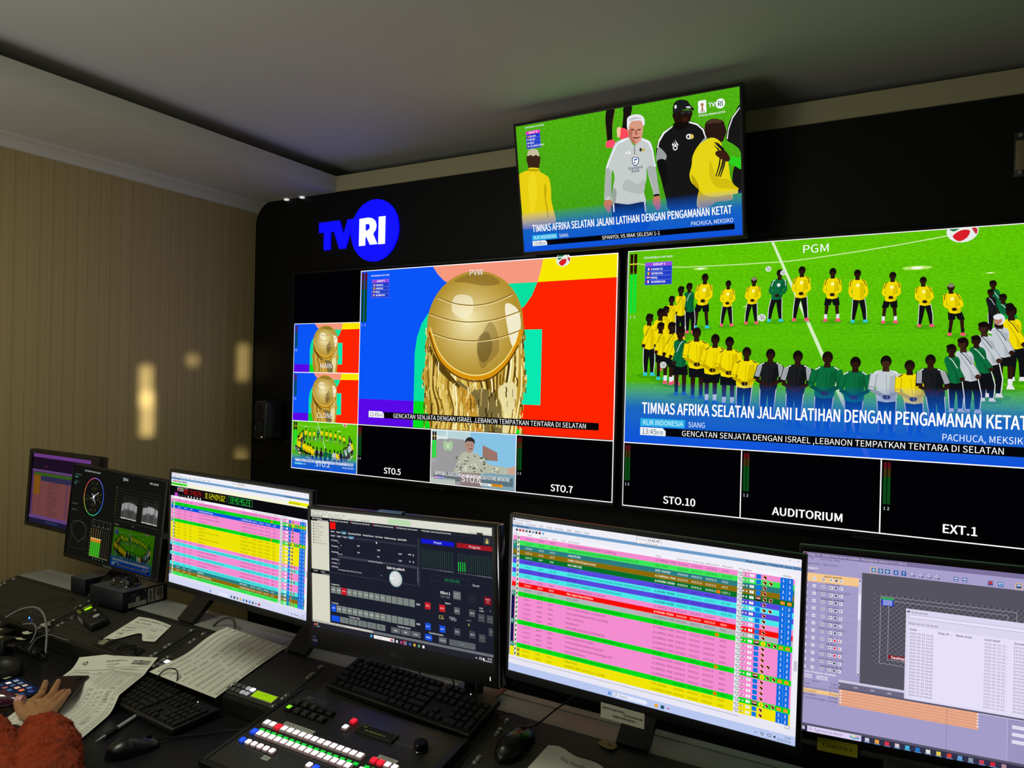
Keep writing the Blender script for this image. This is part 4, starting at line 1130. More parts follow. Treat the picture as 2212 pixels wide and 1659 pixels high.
    for k in range(6):
        x = 232 + k * 103
        A.rect(x, 938, x + 96, 990, '1450e0' if k == 0 else '747c7a')
        cx = x + 48
        if k == 1: A.line([(cx - 10, 950), (cx, 978), (cx + 10, 950)], 3, '20242c')
        if k == 2: A.line([(cx - 12, 950), (cx - 4, 974), (cx + 16, 952)], 3, '20242c')
        if k == 3: A.line([(cx - 12, 952), (cx + 12, 976)], 3, '20242c'); A.line([(cx + 12, 952), (cx - 12, 976)], 3, '20242c')
        if k == 4: A.line([(cx - 14, 952), (cx + 2, 976), (cx + 10, 952)], 3, '20242c')
        if k == 5: A.ellipse(cx - 4, 960, 9, 9, '20242c'); A.ellipse(cx - 4, 960, 6, 6, '747c7a'); A.line([(cx + 2, 966), (cx + 12, 978)], 3, '20242c')
    for k, t in enumerate(('Slow', 'Mid', 'Fast')):
        x = 905 + k * 105
        A.rect(x, 942, x + 98, 990, '5c6266'); A.text(t, x + 49, 972, 18, 'f0f0f0', align='c', bold=1)
    A.text('Effect 2', 1465, 588, 30, 'f8f8f8', align='c', bold=1); A.text('OFF AIR', 1465, 618, 26, '8a8c94', align='c')
    A.rect(1543, 548, 1616, 614, '646a6c'); A.text('EFFECT', 1580, 576, 16, 'c8d0d0', align='c'); A.text('SELECT', 1580, 598, 16, 'c8d0d0', align='c')
    A.rect(1690, 556, 1758, 616, '24262e'); A.rect(1838, 556, 1900, 618, '8a1424'); A.text('AUTO', 1869, 582, 17, 'e8b0b0', align='c', bold=1); A.text('TX', 1869, 602, 17, 'e8b0b0', align='c', bold=1)
    A.text('Keyers', 1490, 664, 18, 'f0f0f0', align='c', bold=1)
    for k, c in enumerate(('c82028', 'd02028', '585c60', '4c5054')):
        x = 1262 + k * 144
        A.rect(x, 678, x + 56, 734, c); A.text('KEY %d' % (k + 1), x + 28, 712, 16, 'f0d8d8', align='c', bold=1)
    for k, c in enumerate(('1450d8', '1450d8', '4c5054', '44484c')):
        x = 1262 + k * 144
        A.rect(x, 850, x + 56, 906, c); A.text('KEY %d' % (k + 1), x + 28, 884, 16, 'd8e0f0', align='c', bold=1)
    A.text('CG', 1424, 796, 42, 'd8d060', align='c'); A.text('4', 1690, 816, 36, 'c8c050', align='c'); A.text('CHYRO', 1690, 774, 15, 'a0a0a8', align='c')
    for k in range(4):
        A.frame(1504 + k * 16, 764 + (k % 2) * 12, 1528 + k * 14, 780 + (k % 2) * 12, 2, 'd8e0e8')
    A.text('PGM', 1790, 660, 17, 'f0f0f0'); A.text('Audio', 1790, 680, 17, 'f0f0f0'); A.text('1', 1886, 668, 17, 'e0e0e0')
    for x, y in ((1780, 700), (1860, 700), (1784, 862), (1876, 800)):
        A.rect(x, y, x + (60 if x < 1870 else 36), y + 62, '484c50'); A.text('AUDIO', x + 28, y + 30, 12, '8a8e94', align='c')
    A.text('Transition Includes', 1370, 934, 17, 'f0f0f0', bold=1, align='c')
    A.rect(1258, 944, 1330, 994, '1450d8'); A.text('BKGD', 1294, 976, 18, 'e0e8ff', align='c', bold=1)
    A.rect(1398, 946, 1474, 994, '5c6266'); A.text('REVERSE', 1436, 976, 15, 'd8dcdc', align='c'); A.rect(1500, 948, 1750, 998, '5a6064'); A.text('CUT', 1624, 980, 18, '9aa0a4', align='c')
    A.poly([(756, 222), (756, 242), (761, 238), (765, 246), (768, 244), (764, 236), (770, 236)], 'ffffff')
    A.rect(0, 1030, 1920, 1080, '24242e')
    for i in range(2):
        for j in range(2):
            A.rect(678 + i * 12, 1042 + j * 12, 688 + i * 12, 1052 + j * 12, '40b8f8')
    A.rect(716, 1040, 938, 1070, 'f0eeea'); A.text('Search', 750, 1062, 19, '606060'); A.ellipse(912, 1056, 18, 10, 'd84840'); A.ellipse(918, 1062, 12, 5, '4080c8')
    for k, c in enumerate(('e8e8e8', 'c04890', '3090c8', '5060c8', 'e8b840', '60a870', 'f4f4f4')):
        if k == 2:
            A.rect(1034, 1038, 1068, 1074, 'c84050')
        A.rect(956 + k * 46, 1046, 976 + k * 46, 1068, c)
    A.ellipse(38, 1050, 11, 11, 'f05838'); A.text('31', 56, 1050, 17, 'ffffff', bold=1); A.text('Cerah', 54, 1070, 15, 'e8e8e8')
    A.line([(1750, 1062), (1758, 1052), (1766, 1062)], 3, 'ffffff'); A.frame(1786, 1046, 1808, 1064, 3, 'ffffff'); A.ellipse(1826, 1056, 9, 8, 'ffffff')
    A.text('13:45', 1902, 1052, 17, 'ffffff', align='r'); A.text('05/06/2026', 1902, 1073, 17, 'ffffff', align='r')


def title_software(A):
    A.rect(0, 0, 1920, 1080, 'a49cc8', mi=0)
    A.rect(0, 0, 1920, 30, '7c709c'); A.text('Magic CG - Studio (Time server available - Running OK. Version 5.3.7 / 45A.2)', 30, 22, 17, 'e0d8f0', sx=.92)
    A.ellipse(12, 14, 7, 7, '6a1838')
    for x, t in ((36, 'File'), (92, 'Tools'), (128, 'Smiley'), (170, 'Help')):
        tfit(A, t, x, 44, 15, 34, '282038')
    tfit(A, 'New project', 22, 76, 17, 76, '302840'); tfit(A, 'Open project', 112, 76, 17, 84, '302840')
    A.rect(0, 88, 300, 106, 'a89cc8'); A.text('Projects', 16, 104, 19, 'f4f0ff', bold=1); A.text('Name', 22, 122, 15, '302840')
    A.rect(300, 30, 1920, 92, 'a8a0cc')
    tb = [(384, '2468b0', 1), (420, '2a5c90', 0), (456, '2a5c90', 0), (500, '2458a8', 0), (540, '2458a8', 0), (584, '8a88b8', 0), (628, '8a88b8', 0), (668, '8a88b8', 0), (708, '8a88b8', 0), (800, '305898', 0), (842, '305898', 0), (964, '305898', 0), (1012, '3068b0', 0), (1096, '305898', 1)]
    for i, (x, c, hl) in enumerate(tb):
        if hl:
            A.frame(x - 16, 54, x + 16, 88, 4, 'f0c070')
        A.rect(x - 12, 58, x + 12, 84, c)
        if c == '2458a8':
            A.text('XY'[x > 510], x, 79, 22, 'f0f4ff', align='c', bold=1)
        elif c == '8a88b8':
            A.ellipse(x - 2, 68, 8, 8, 'f0f0fa'); A.ellipse(x - 2, 68, 5, 5, '8a88b8'); A.line([(x + 3, 74), (x + 10, 82)], 4, '3a3a50')
        elif i in (0, 1, 2):
            A.poly([(x, 60), (x + 8, 71), (x, 82), (x - 8, 71)], 'd8e8ff'); A.poly([(x, 66), (x + 4, 71), (x, 76), (x - 4, 71)], c)
        else:
            A.rect(x - 9, 62, x + 9, 70, 'c8d4f4'); A.text('SNAP' if i < 11 else '', x, 82, 9, 'ffffff', align='c', bold=1)
    A.rect(964 - 8, 62, 972, 78, 'c83038'); A.ellipse(1012, 71, 8, 8, 'd8e8ff'); A.ellipse(1012, 71, 5, 5, '3068b0')
    names = ['adzan shubuh', 'rtx hak siar', 'rtx kemendikdasmen 2025', 'langsung agak kiri', 'rtx cuaca', 'rtx bpjs', 'rtx kemenkes', 'langsung + lokasi kiri', 'rtx', 'rtx baru', 'parental guide r13', 'parental guide su2+', 'parental guide d']
    A.rect(0, 128, 308, 180, 'f4c88c')
    for k, nm in enumerate(names):
        y = 150 + k * 44.5
        if k:
            A.rect(0, y - 18, 308, y - 17, '8a80ac')
        A.text(nm, 168, y - 4, 16, '282040', align='c', bold=1 if k % 3 == 0 else 0)
        for x in (20, 66, 116, 160, 186, 214):
            A.rect(x - 9, y, x + 9, y + 18, 'e8e4f4')
        A.rect(61, y + 8, 71, y + 11, '303040'); A.ellipse(116, y + 9, 7, 7, '303848'); A.ellipse(116, y + 9, 4, 4, 'e8e4f4')
        A.poly([(155, y + 3), (155, y + 15), (166, y + 9)], '207848'); hot = k in (8, 9, 10)
        A.rect(180, y + 3, 192, y + 15, 'd82030' if hot else '404858'); A.poly([(209, y + 3), (209, y + 15), (219, y + 9)], 'e83040' if hot else '707090')
    A.rect(306, 130, 322, 700, 'c8c4e0'); A.rect(307, 220, 321, 370, 'e8e4f4'); A.poly([(308, 146), (320, 146), (314, 136)], '303040'); A.poly([(308, 690), (320, 690), (314, 700)], '303040')
    A.rect(324, 92, 1920, 740, '55535f')
    A.rect(388, 198, 1920, 612, '60606a')
    s = 14
    A.up()
    for i in range(0, 54):
        for j in range(0, 30):
            if (i + j) % 2:
                x, y = 388 + i * s, 198 + j * s
                A.rect(x, y, x + s, min(y + s, 612), '4a4852', up=False)
    A.frame(424, 214, 1090, 606, 2, 'b0acc0'); A.frame(466, 236, 1050, 580, 2, 'b0acc0')
    A.rect(428, 220, 492, 232, '30b058'); A.rect(428, 232, 492, 268, '2038c0')
    for k in range(4):
        A.rect(436, 236 + k * 8, 484, 239 + k * 8, 'e8f0ff')
    A.rect(470, 550, 560, 572, '8a1428'); A.text('Saatnya', 484, 569, 22, 'ffffff', bold=1)
    # scheduler window
    A.rect(556, 268, 1920, 800, 'dcd6f0', mi=0); A.text('Scheduler', 582, 292, 19, '302848'); A.rect(562, 278, 576, 290, '706890')
    A.rect(568, 300, 1916, 318, 'e8e2fa'); A.frame(568, 300, 1916, 320, 1.5, '8a80a8')
    A.text('2026-06-05 13:45:45', 568, 356, 17, '302848')
    A.rect(570, 366, 1910, 778, 'e6e0f8')
    for x, t in ((576, 'Date'), (720, 'Day of ...'), (806, 'Next start'), (942, 'Last start'), (1080, 'Duration')):
        A.text(t, x, 390, 17, '302848', bold=1, sx=1.05)
    dates = ['05-31 12:00', '05-31 11:03', '05-31 11:00', '05-31 10:30', '05-31 09:59', '03-28 04:00', '05-29 15:30', '05-29 15:03', '05-29 12:40', '05-28 18:03', '05-28 03:30', '05-25 03:00', '05-25 00:30', '05-25 00:01', '04-27 19:00', '02-28 10:30', '02-28 18:06', '02-19 17:00', '02-19 04:41', '01-01 00:00']
    for k, d in enumerate(dates):
        y = 412 + k * 18.5
        A.text('2026-' + d, 576, y, 16, '4a4264', sx=1.0); A.text('2026-' + d[:9] + '..', 942, y, 16, '7a7294', sx=1.0); A.text('EPISODE-', 1080, y, 16, '6a6284', sx=1.0)
    # item list and timeline
    A.text('Items of adzan shubuh', 4, 726, 19, 'f4f0ff', bold=1)
    for x, t in ((2, 'Actions >'), (90, 'Create >')):
        A.rect(x, 736, x + 64, 758, 'd8d2ee'); A.text(t, x + 4, 753, 17, '302848')
    A.text('Items', 66, 778, 16, '302848'); A.text('Type', 170, 778, 16, '302848')
    A.rect(0, 822, 212, 846, 'f4c88c')
    for k, (a, b) in enumerate((('Text1', '2D Text'), ('Copy of Copy of Text1', '2D Text'), ('Rectangle2', 'Rectangle'), ('Rectangle1', 'Rectangle'), ('Copy of Rectangle 1', 'Rectangle'))):
        tfit(A, a, 22, 798 + k * 21, 16, min(130, 7 * len(a)), '302848'); tfit(A, b, 160, 798 + k * 21, 16, 50, '302848')
    A.rect(212, 740, 556, 752, 'd0cce0'); A.rect(212, 756, 556, 786, '6c6880')
    for k in range(4):
        A.text(str(k * 100), 216 + k * 88, 776, 14, 'e8e4f4', align='c')
    A.rect(212, 786, 1140, 796, '5c5870')
    A.rect(216, 796, 921, 890, 'e8a888')
    for k in range(5):
        A.rect(216, 812 + k * 17, 921, 813.5 + k * 17, 'a87868')
        A.poly([(216, 808 + k * 17), (224, 800 + k * 17), (232, 808 + k * 17)], 'f8f4ff'); A.poly([(912, 808 + k * 17), (918, 800 + k * 17), (926, 808 + k * 17)], 'f8f4ff')
    A.rect(770, 790, 771.5, 1036, '706888')
    A.rect(1060, 800, 1920, 1036, '9c94c0'); A.rect(1058, 800, 1060, 1036, 'c8c0e0')
    for y in (830, 870, 910):
        A.rect(1080, y, 1140, y + 20, 'e0dcf0')
    A.rect(0, 1036, 1920, 1080, '30304a', mi=0); A.rect(0, 1032, 1920, 1046, '585468')
    for i in range(2):
        for j in range(2):
            A.rect(14 + i * 10, 1052 + j * 10, 22 + i * 10, 1060 + j * 10, 'f0f0ff')
    A.rect(46, 1046, 340, 1080, 'dcd0f4'); A.text('Type here to search', 84, 1070, 20, '504868', sx=.9); A.ellipse(64, 1062, 6, 6, '504868'); A.ellipse(64, 1062, 4, 4, 'dcd0f4')
    A.ellipse(306, 1062, 28, 11, '58a8c8'); A.ellipse(300, 1058, 14, 7, 'd8d8a8'); A.ellipse(320, 1056, 10, 6, 'e8a8c8')
    for k, c in enumerate(('c8c8d8', 'e8a040', 'e03048', 'd8c8d0', '40b8d8', '2078c8', 'e0e0d8', 'e8c850', 'd84038', '60a0d8', '8898a8', 'c84058', 'd82838', 'b08898')):
        A.rect(360 + k * 52, 1052, 382 + k * 52, 1074, c); A.rect(356 + k * 52, 1076, 388 + k * 52, 1079, '78a8e8')


def scope_screen(A):
    """signal scopes on the dark test monitor, 1920 x 1240 frame"""
    A.rect(0, 0, 1920, 1240, '121210')
    A.text('1920x1080i50 YCbCr422 10bit HD', 232, 62, 28, 'c8d0cc', sx=.86)
    A.text('SDI A', 1060, 86, 50, 'e8ece8', sx=.9); A.text('TIME: 15:39:00', 1590, 70, 32, 'e0e4e0', sx=.86)
    for t, y, c in (('COLORIMETRY', 130, '607068'), ('BT.709', 165, '60e0d0'), ('PROGRAM', 225, '506058'), ('75%', 252, '60e0d0'), ('WAVEFORM', 520, '606860'), ('COMPOSITE', 600, '606860')):
        A.text(t, 36, y, 26, c, sx=.85)
    cx, cy, rx, ry = 488, 372, 208, 244
    cols = ['4060f0', '6080ff', 'a070f0', 'e060a0', 'f05050', 'f08040', 'e0c040', 'a0d040', '40d060', '30d0a0', '30a0e0', '4070f0']
    for k in range(72):
        A.line([(cx + rx * math.cos(R(-k * 5)), cy + ry * math.sin(R(-k * 5))), (cx + rx * math.cos(R(-k * 5 - 5)), cy + ry * math.sin(R(-k * 5 - 5)))], 9, cols[int(((k * 5) % 360) / 30)], up=k == 0)
    A.line([(cx - rx, cy), (cx + rx, cy)], 2, '404030'); A.line([(cx, cy - ry), (cx, cy + ry)], 2, '404030')
    rnd = random.Random(2)
    for a in (15, 68, 105, 165, 248, 285, 345):
        for q in (.45, .75):
            A.frame(cx + rx * q * math.cos(R(a)) - 11, cy + ry * q * math.sin(R(a)) - 12, cx + rx * q * math.cos(R(a)) + 11, cy + ry * q * math.sin(R(a)) + 12, 2.5, '706818')
    for a, l in ((-35, 120), (60, 95), (-140, 60), (150, 70), (-60, 40), (100, 60)):
        A.line([(cx, cy), (cx + l * math.cos(R(a)), cy + l * math.sin(R(a)))], 6, 'e8e8e8')
    A.ellipse(cx, cy, 18, 16, 'ffffff', n=9)
    # heart shaped audio trace
    A.line(catmull2([(250, 1000), (180, 960), (90, 880), (70, 800), (120, 740), (220, 730), (330, 740), (400, 800), (390, 900), (320, 960), (255, 1000)], 4), 4, '585850')
    A.line([(250, 700), (110, 800), (70, 1088), (400, 1085), (400, 830), (250, 700)], 3, '40403c'); A.line([(235, 1000), (400, 925)], 2, '40403c')
    # level meters
    A.rect(520, 905, 735, 950, 'c87818'); A.rect(520, 945, 735, 1130, '209818')
    for k in range(9):
        x = 522 + k * 47
        A.rect(x, 770, x + 3, 1135, 'c8a850' if k < 5 else '706848')
    A.rect(515, 898, 740, 906, 'f0d8a0')
    A.rect(520, 1133, 915, 1137, 'a8a060'); A.frame(520, 660, 915, 750, 3, '686860')
    for k in range(4):
        A.text('----', 540 + k * 95, 700, 26, '90908a'); A.text('12345678'[k * 2:k * 2 + 2], 560 + k * 95, 740, 24, '90908a')
        A.text('34', 600 + k * 70, 1170, 20, '50c0a0')
    for k in range(8):
        A.rect(490, 790 + k * 45, 504, 795 + k * 45, '808060')
    # waveform
    for k in range(11):
        A.rect(985, 190 + k * 37, 1845, 192 + k * 37, '3c3a24'); A.text(str(100 - k * 10), 972, 198 + k * 37, 20, '807828', align='r')
    A.rect(980, 600, 1850, 603, '484838')
    for x0, x1 in ((1090, 1400), (1512, 1812)):
        n = 62
        for k in range(n):
            t = k / n
            x = x0 + (x1 - x0) * t
            top = 372 - 30 * math.sin(t * PI) + rnd.random() * 14
            A.rect(x, top, x + 3.5, top + 70 + 30 * rnd.random(), 'b8b8b8' if rnd.random() > .35 else '707070', up=False)
            if rnd.random() > .3:
                A.rect(x, 250 + 90 * rnd.random(), x + 2, top, '343432', up=False)
            A.rect(x, top + 80, x + 2.5, 540 + rnd.random() * 20, '4a4a48' if rnd.random() > .4 else '707070', up=False)
            A.rect(x, 545 + rnd.random() * 8, x + 4, 556 + rnd.random() * 8, 'e0e0e0', up=False)
        A.up()
    A.text('LUMA  YC', 985, 660, 22, '9a9a94'); A.text('LUMA', 1330, 640, 20, '707068')
    A.rect(1840, 60, 1842, 1180, '201f1c')
    A.up()
    A2d = A.dim; A.dim = .17
    clip(A, lambda a: field_picture(a), 985, 684, 815, 496)
    A.dim = A2d


def far_screen(A):
    """old office monitor with a purple cast, 1920 x 1167 frame of its whole front; drawn on the visible area"""
    A.rect(0, 0, 1920, 1080, '7a4a98', mi=0)
    A.rect(0, 0, 1920, 60, 'a860d0'); A.rect(0, 60, 1920, 250, '34203e'); A.rect(420, 180, 500, 200, '8a3050')
    A.rect(0, 250, 1920, 275, 'a070c0'); A.rect(60, 290, 1700, 340, '5a8a30'); A.rect(60, 340, 1700, 420, '4a4a78')
    A.rect(60, 420, 1700, 960, 'b06a68', mi=0); A.rect(60, 340, 300, 640, 'c08028')
    rnd = random.Random(9)
    for k in range(20):
        y = 440 + k * 26
        A.text('%02d:%02d' % (k, (k * 13) % 60), 90, y, 22, '5a2848', sx=1.1); A.text('%05d' % (k * 791), 260, y, 22, '5a2848'); A.text(ROWS_BIG[k][4][:34], 560, y, 22, '4a2040'); A.text('PROMO', 1150, y, 22, '3028a0', bold=1); A.text(ROWS_BIG[k][6], 1300, y, 22, '5a2848')
    A.rect(0, 960, 1920, 1010, '9a68c0'); A.rect(0, 1010, 1920, 1080, '30305a')
    for k in range(7):
        A.rect(560 + k * 60, 1030, 590 + k * 60, 1060, '5a68a8')

# ------------------------------------------------------------------ the room
# x runs along the screen wall, y towards it, z up; floor at z = 0
def wallpaper():
    m = bpy.data.materials.new('striped_wallpaper')
    m.use_nodes = True
    nt = m.node_tree
    b = nt.nodes['Principled BSDF']
    b.inputs['Roughness'].default_value = 0.48
    b.inputs['Specular IOR Level'].default_value = 0.35
    tc = nt.nodes.new('ShaderNodeTexCoord')
    def band(scale, detail, lo, hi):
        mp = nt.nodes.new('ShaderNodeMapping'); mp.inputs['Scale'].default_value = (0, scale, 0.02)
        n = nt.nodes.new('ShaderNodeTexNoise'); n.inputs['Scale'].default_value = 1.0; n.inputs['Detail'].default_value = detail
        nt.links.new(tc.outputs['Object'], mp.inputs['Vector']); nt.links.new(mp.outputs['Vector'], n.inputs['Vector'])
        mr = nt.nodes.new('ShaderNodeMapRange'); mr.inputs['From Min'].default_value = lo; mr.inputs['From Max'].default_value = hi
        nt.links.new(n.outputs['Fac'], mr.inputs['Value'])
        return mr.outputs['Result']
    wide = band(14, 2, .35, .65); fine = band(120, 4, .42, .5)
    mx = nt.nodes.new('ShaderNodeMix'); mx.data_type = 'RGBA'
    mx.inputs[6].default_value = (*lin('bca772'), 1); mx.inputs[7].default_value = (*lin('c4af7a'), 1)
    nt.links.new(wide, mx.inputs[0])
    mx2 = nt.nodes.new('ShaderNodeMix'); mx2.data_type = 'RGBA'; mx2.inputs[6].default_value = (*lin('bba672'), 1)
    nt.links.new(fine, mx2.inputs[0]); nt.links.new(mx.outputs[2], mx2.inputs[7])
    sep = nt.nodes.new('ShaderNodeSeparateXYZ'); nt.links.new(tc.outputs['Object'], sep.inputs[0])
    def math_(op, a, b=None):
        nd = nt.nodes.new('ShaderNodeMath'); nd.operation = op
        for k, v in enumerate((a, b)):
            if v is None:
                continue
            if isinstance(v, (int, float)):
                nd.inputs[k].default_value = v
            else:
                nt.links.new(v, nd.inputs[k])
        return nd.outputs[0]
    # thin darker pinstripes in two interleaved repeats
    s1 = math_('LESS_THAN', math_('FRACT', math_('MULTIPLY', sep.outputs['Y'], 1 / .0530)), .045)
    s2 = math_('LESS_THAN', math_('FRACT', math_('MULTIPLY', math_('ADD', sep.outputs['Y'], .019), 1 / .0265)), .06)
    mr = nt.nodes.new('ShaderNodeMapRange'); mr.inputs['To Min'].default_value = 1.0; mr.inputs['To Max'].default_value = 0.66
    nt.links.new(math_('MAXIMUM', s1, math_('MULTIPLY', s2, .6)), mr.inputs['Value'])
    vm = nt.nodes.new('ShaderNodeVectorMath'); vm.operation = 'SCALE'
    nt.links.new(mx2.outputs[2], vm.inputs[0]); nt.links.new(mr.outputs['Result'], vm.inputs['Scale'])
    nt.links.new(vm.outputs[0], b.inputs['Base Color'])
    n3 = nt.nodes.new('ShaderNodeTexNoise'); n3.inputs['Scale'].default_value = 700
    nt.links.new(tc.outputs['Object'], n3.inputs['Vector'])
    bp = nt.nodes.new('ShaderNodeBump'); bp.inputs['Strength'].default_value = 0.25; bp.inputs['Distance'].default_value = 0.001
    nt.links.new(n3.outputs['Fac'], bp.inputs['Height']); nt.links.new(bp.outputs['Normal'], b.inputs['Normal'])
    return m


XW, YW = -1.12, 0.76            # faces of the left wall and of the screen wall
ZS_, ZT = 2.583, 2.670          # underside and top edge of the dropped border
ceil_mat = mat('ceiling_paint', 'd6d6d0', 0.75, var=0.03, vscale=2)
plaster = mat('plaster_paint', 'd6d4c6', 0.6, var=0.03, vscale=3)
black_wall = mat('black_wall_panel', '050506', 0.55, spec=0.25, var=0.2, vscale=4)

bm = bmesh.new(); bx(bm, (-1.5, -4.6, -0.1), (4.6, 1.3, 0.0)); struct('floor', bm, mat('floor_dark', '3a3630', 0.5, var=.1))
bm = bmesh.new(); bx(bm, (XW - .12, -4.6, 0), (XW, 1.3, 2.95)); struct('wall_left', bm, wallpaper())
bm = bmesh.new(); bx(bm, (XW, 0.785, 0), (4.6, 0.9, 2.60)); struct('wall_back', bm, wallpaper())
bm = bmesh.new(); bx(bm, (XW, 1.18, 2.60), (4.6, 1.3, 2.75)); bx(bm, (XW, 0.80, 2.56), (4.6, 1.2, 2.60)); struct('wall_back_upper', bm, plaster)
bm = bmesh.new(); bx(bm, (XW - .12, -4.6, 2.735), (4.6, 1.3, 2.85)); struct('ceiling', bm, ceil_mat)
# dropped border along the left wall, and the border strip over the screen wall
bm = bmesh.new(); bx(bm, (XW, -4.6, ZS_), (-0.505, 0.80, ZT)); struct('trim_1', bm, plaster)
bm = bmesh.new(); bx(bm, (-0.505, YW, ZS_), (4.6, 0.80, ZT), ); struct('trim_2', bm, mat('strip_paint', 'aea884', 0.6, var=.04, vscale=3))  # plaster turned darker olive: green light of the screens put into the colour
# crown moulding
prof = [(0, 0), (0.078, 0), (0.078, -0.007), (0.070, -0.009), (0.066, -0.015), (0.060, -0.0155), (0.060, -0.022), (0.052, -0.023), (0.040, -0.026), (0.028, -0.033), (0.019, -0.042), (0.014, -0.050), (0.014, -0.056), (0, -0.056)]
bm = bmesh.new()
n = len(prof)
ra = [bm.verts.new((XW + a, -4.6, ZS_ + b)) for a, b in prof]
rb = [bm.verts.new((XW + a, 0.785, ZS_ + b)) for a, b in prof]
for i in range(n):
    bm.faces.new((ra[i], ra[(i + 1) % n], rb[(i + 1) % n], rb[i]))
struct('trim_3', bm, mat('moulding_paint', 'dedacb', 0.5), smooth=35)
# black panelling of the screen wall, its upper left corner rounded
bm = bmesh.new()
poly = [(XW + .002, 0.02)]
poly += [(4.58, 0.02), (4.58, 2.586)]
for k in range(9):
    a = R(90 + k * 11.25)
    poly.append((-0.985 + 0.135 * math.cos(a), 2.451 + 0.135 * math.sin(a)))
M = Matrix(((1, 0, 0, 0), (0, 0, -1, 0.785), (0, 1, 0, 0), (0, 0, 0, 1)))
prism(bm, poly, 0.0, 0.025, M)
o = struct('wall_panel_black', bm, black_wall)

# ------------------------------------------------------------------ back-lit sign of the station
sign = thing('illuminated_sign', 'glowing blue TV RI sign with white letters high on the black wall', 'sign', (-0.34, 0.76, 2.36))
blue_glow = mat('sign_blue', '0404f8', 0.4, emit=1.0)
edge_blue = mat('sign_edge', '1030e8', 0.4, emit=0.8)
white_glow = mat('sign_white', 'f0fff0', 0.4, emit=1.0)
def sign_part(name, poly, m, y0, y1, parent=sign):
    bm = bmesh.new()
    Ms = Matrix(((1, 0, 0, 0.34), (0, 0, -1, 0), (0, 1, 0, -2.36), (0, 0, 0, 1)))
    prism(bm, poly, y0, y1, Ms)
    return obj(name, bm, m, parent)
T_ = [(-.613, 2.427), (-.468, 2.427), (-.437, 2.345), (-.409, 2.427), (-.352, 2.427), (-.352, 2.37), (-.385, 2.37), (-.422, 2.275), (-.464, 2.275), (-.505, 2.372), (-.531, 2.372), (-.531, 2.275), (-.576, 2.275), (-.576, 2.372), (-.613, 2.372)]
sign_part('letter_t_v', T_, blue_glow, 0.0, 0.009)
cx, cz, rr = -0.223, 2.354, 0.1585
sign_part('disc', [(cx + rr * math.cos(2 * PI * k / 56), cz + rr * 1.015 * math.sin(2 * PI * k / 56)) for k in range(56)], blue_glow, 0.0, 0.010)
# letter R with its bowl and leg, letter I
Rl = [(-.322, 2.279), (-.322, 2.421), (-.262, 2.423), (-.235, 2.417), (-.215, 2.402), (-.207, 2.378), (-.212, 2.355), (-.229, 2.337), (-.199, 2.281), (-.248, 2.281), (-.272, 2.323), (-.281, 2.323), (-.281, 2.279)]
hole = [(-.281, 2.356), (-.264, 2.357), (-.252, 2.366), (-.250, 2.378), (-.256, 2.389), (-.281, 2.391)]
bm = bmesh.new()
Ms = Matrix(((1, 0, 0, 0.34), (0, 0, -1, 0), (0, 1, 0, -2.36), (0, 0, 0, 1)))
tr = tessellate_polygon([[Vector((x, y, 0)) for x, y in Rl], [Vector((x, y, 0)) for x, y in hole]])
allp = Rl + hole
va = [bm.verts.new(Ms @ Vector((x, y, .0102))) for x, y in allp]
vb = [bm.verts.new(Ms @ Vector((x, y, .013))) for x, y in allp]
for t in tr:
    bm.faces.new([vb[i] for i in t])
for s, n in ((0, len(Rl)), (len(Rl), len(hole))):
    for i in range(n):
        a, b = s + i, s + (i + 1) % n
        bm.faces.new((va[a], va[b], vb[b], vb[a]))
obj('letter_r', bm, white_glow, sign)
sign_part('letter_i', [(-.192, 2.279), (-.192, 2.421), (-.149, 2.421), (-.149, 2.279)], white_glow, .0102, .013)

# small white hooks / lamps at the top edge of the panelling
for x, z, lb in ((-0.865, 2.578, 'small white fixing at the top of the black wall, nearer the corner'), (-0.745, 2.578, 'small white fixing at the top of the black wall, nearer the blue sign')):
    o = box_obj('wall_clip', (x - .012, .742, z - .004), (x + .012, .76, z + .004), mat('white_plastic_lit', 'ffffff', .3, emit=.6), bevel=.002)
    tag(o, lb, 'clip', 'clips on the top edge of the black wall')

# door closer plate seen at the right edge
pl = thing('wall_bracket', 'dark metal bracket with a beige plate on the black wall at the far right', 'bracket', (2.56, 0.76, 2.38))
box_obj('base_plate', (-.035, -.012, -.075), (.06, 0, .075), dark_metal, pl, bevel=.004)
box_obj('label_plate', (-.030, -.015, -.052), (-.002, -.012, .045), mat('beige_plate', '8a7c58', .5), pl, bevel=.001)
for zz in (-.062, .062):
    bm = bmesh.new(); cyl(bm, (-.018, -.02, zz), (-.018, -.012, zz), .007); obj('screw', bm, steel, pl, smooth=40)

# studio loudspeaker on the wall
sp = thing('wall_speaker', 'black studio loudspeaker mounted on the black wall left of the big screens', 'speaker', (-0.915, 0.70, 1.34), (0, 0, R(-12)))
bm = bmesh.new(); bx(bm, (-.066, -.055, -.108), (.066, .06, .108), .022, 4); obj('cabinet', bm, mat('speaker_shell', '24262a', .42), sp, smooth=45)
def disc(name, parent, x, z, r, y, m, dep=.006, ring=None):
    bm = bmesh.new()
    Mx = Matrix.Translation((x, y, z)) @ Matrix.Rotation(R(90), 4, 'X')
    lathe(bm, [(0, -.004), (r * .3, -.003), (r * .35, -.008), (r * .82, -dep * .2), (r * .86, .002), (r, .002), (r, -.002)], 32, Mx)
    return obj(name, bm, m, parent, smooth=50)
disc('woofer', sp, 0, -.035, .052, -.0565, black_satin)
disc('tweeter', sp, 0, .060, .022, -.0565, black_satin)
bm = bmesh.new(); cyl(bm, (.03, -.057, -.092), (.03, -.0555, -.092), .0022); obj('power_light', bm, mat('led_white', 'ffffff', .3, emit=2.0), sp)
box_obj('wall_mount', (-.02, .05, -.03), (.02, .075, .03), black_plastic, sp)
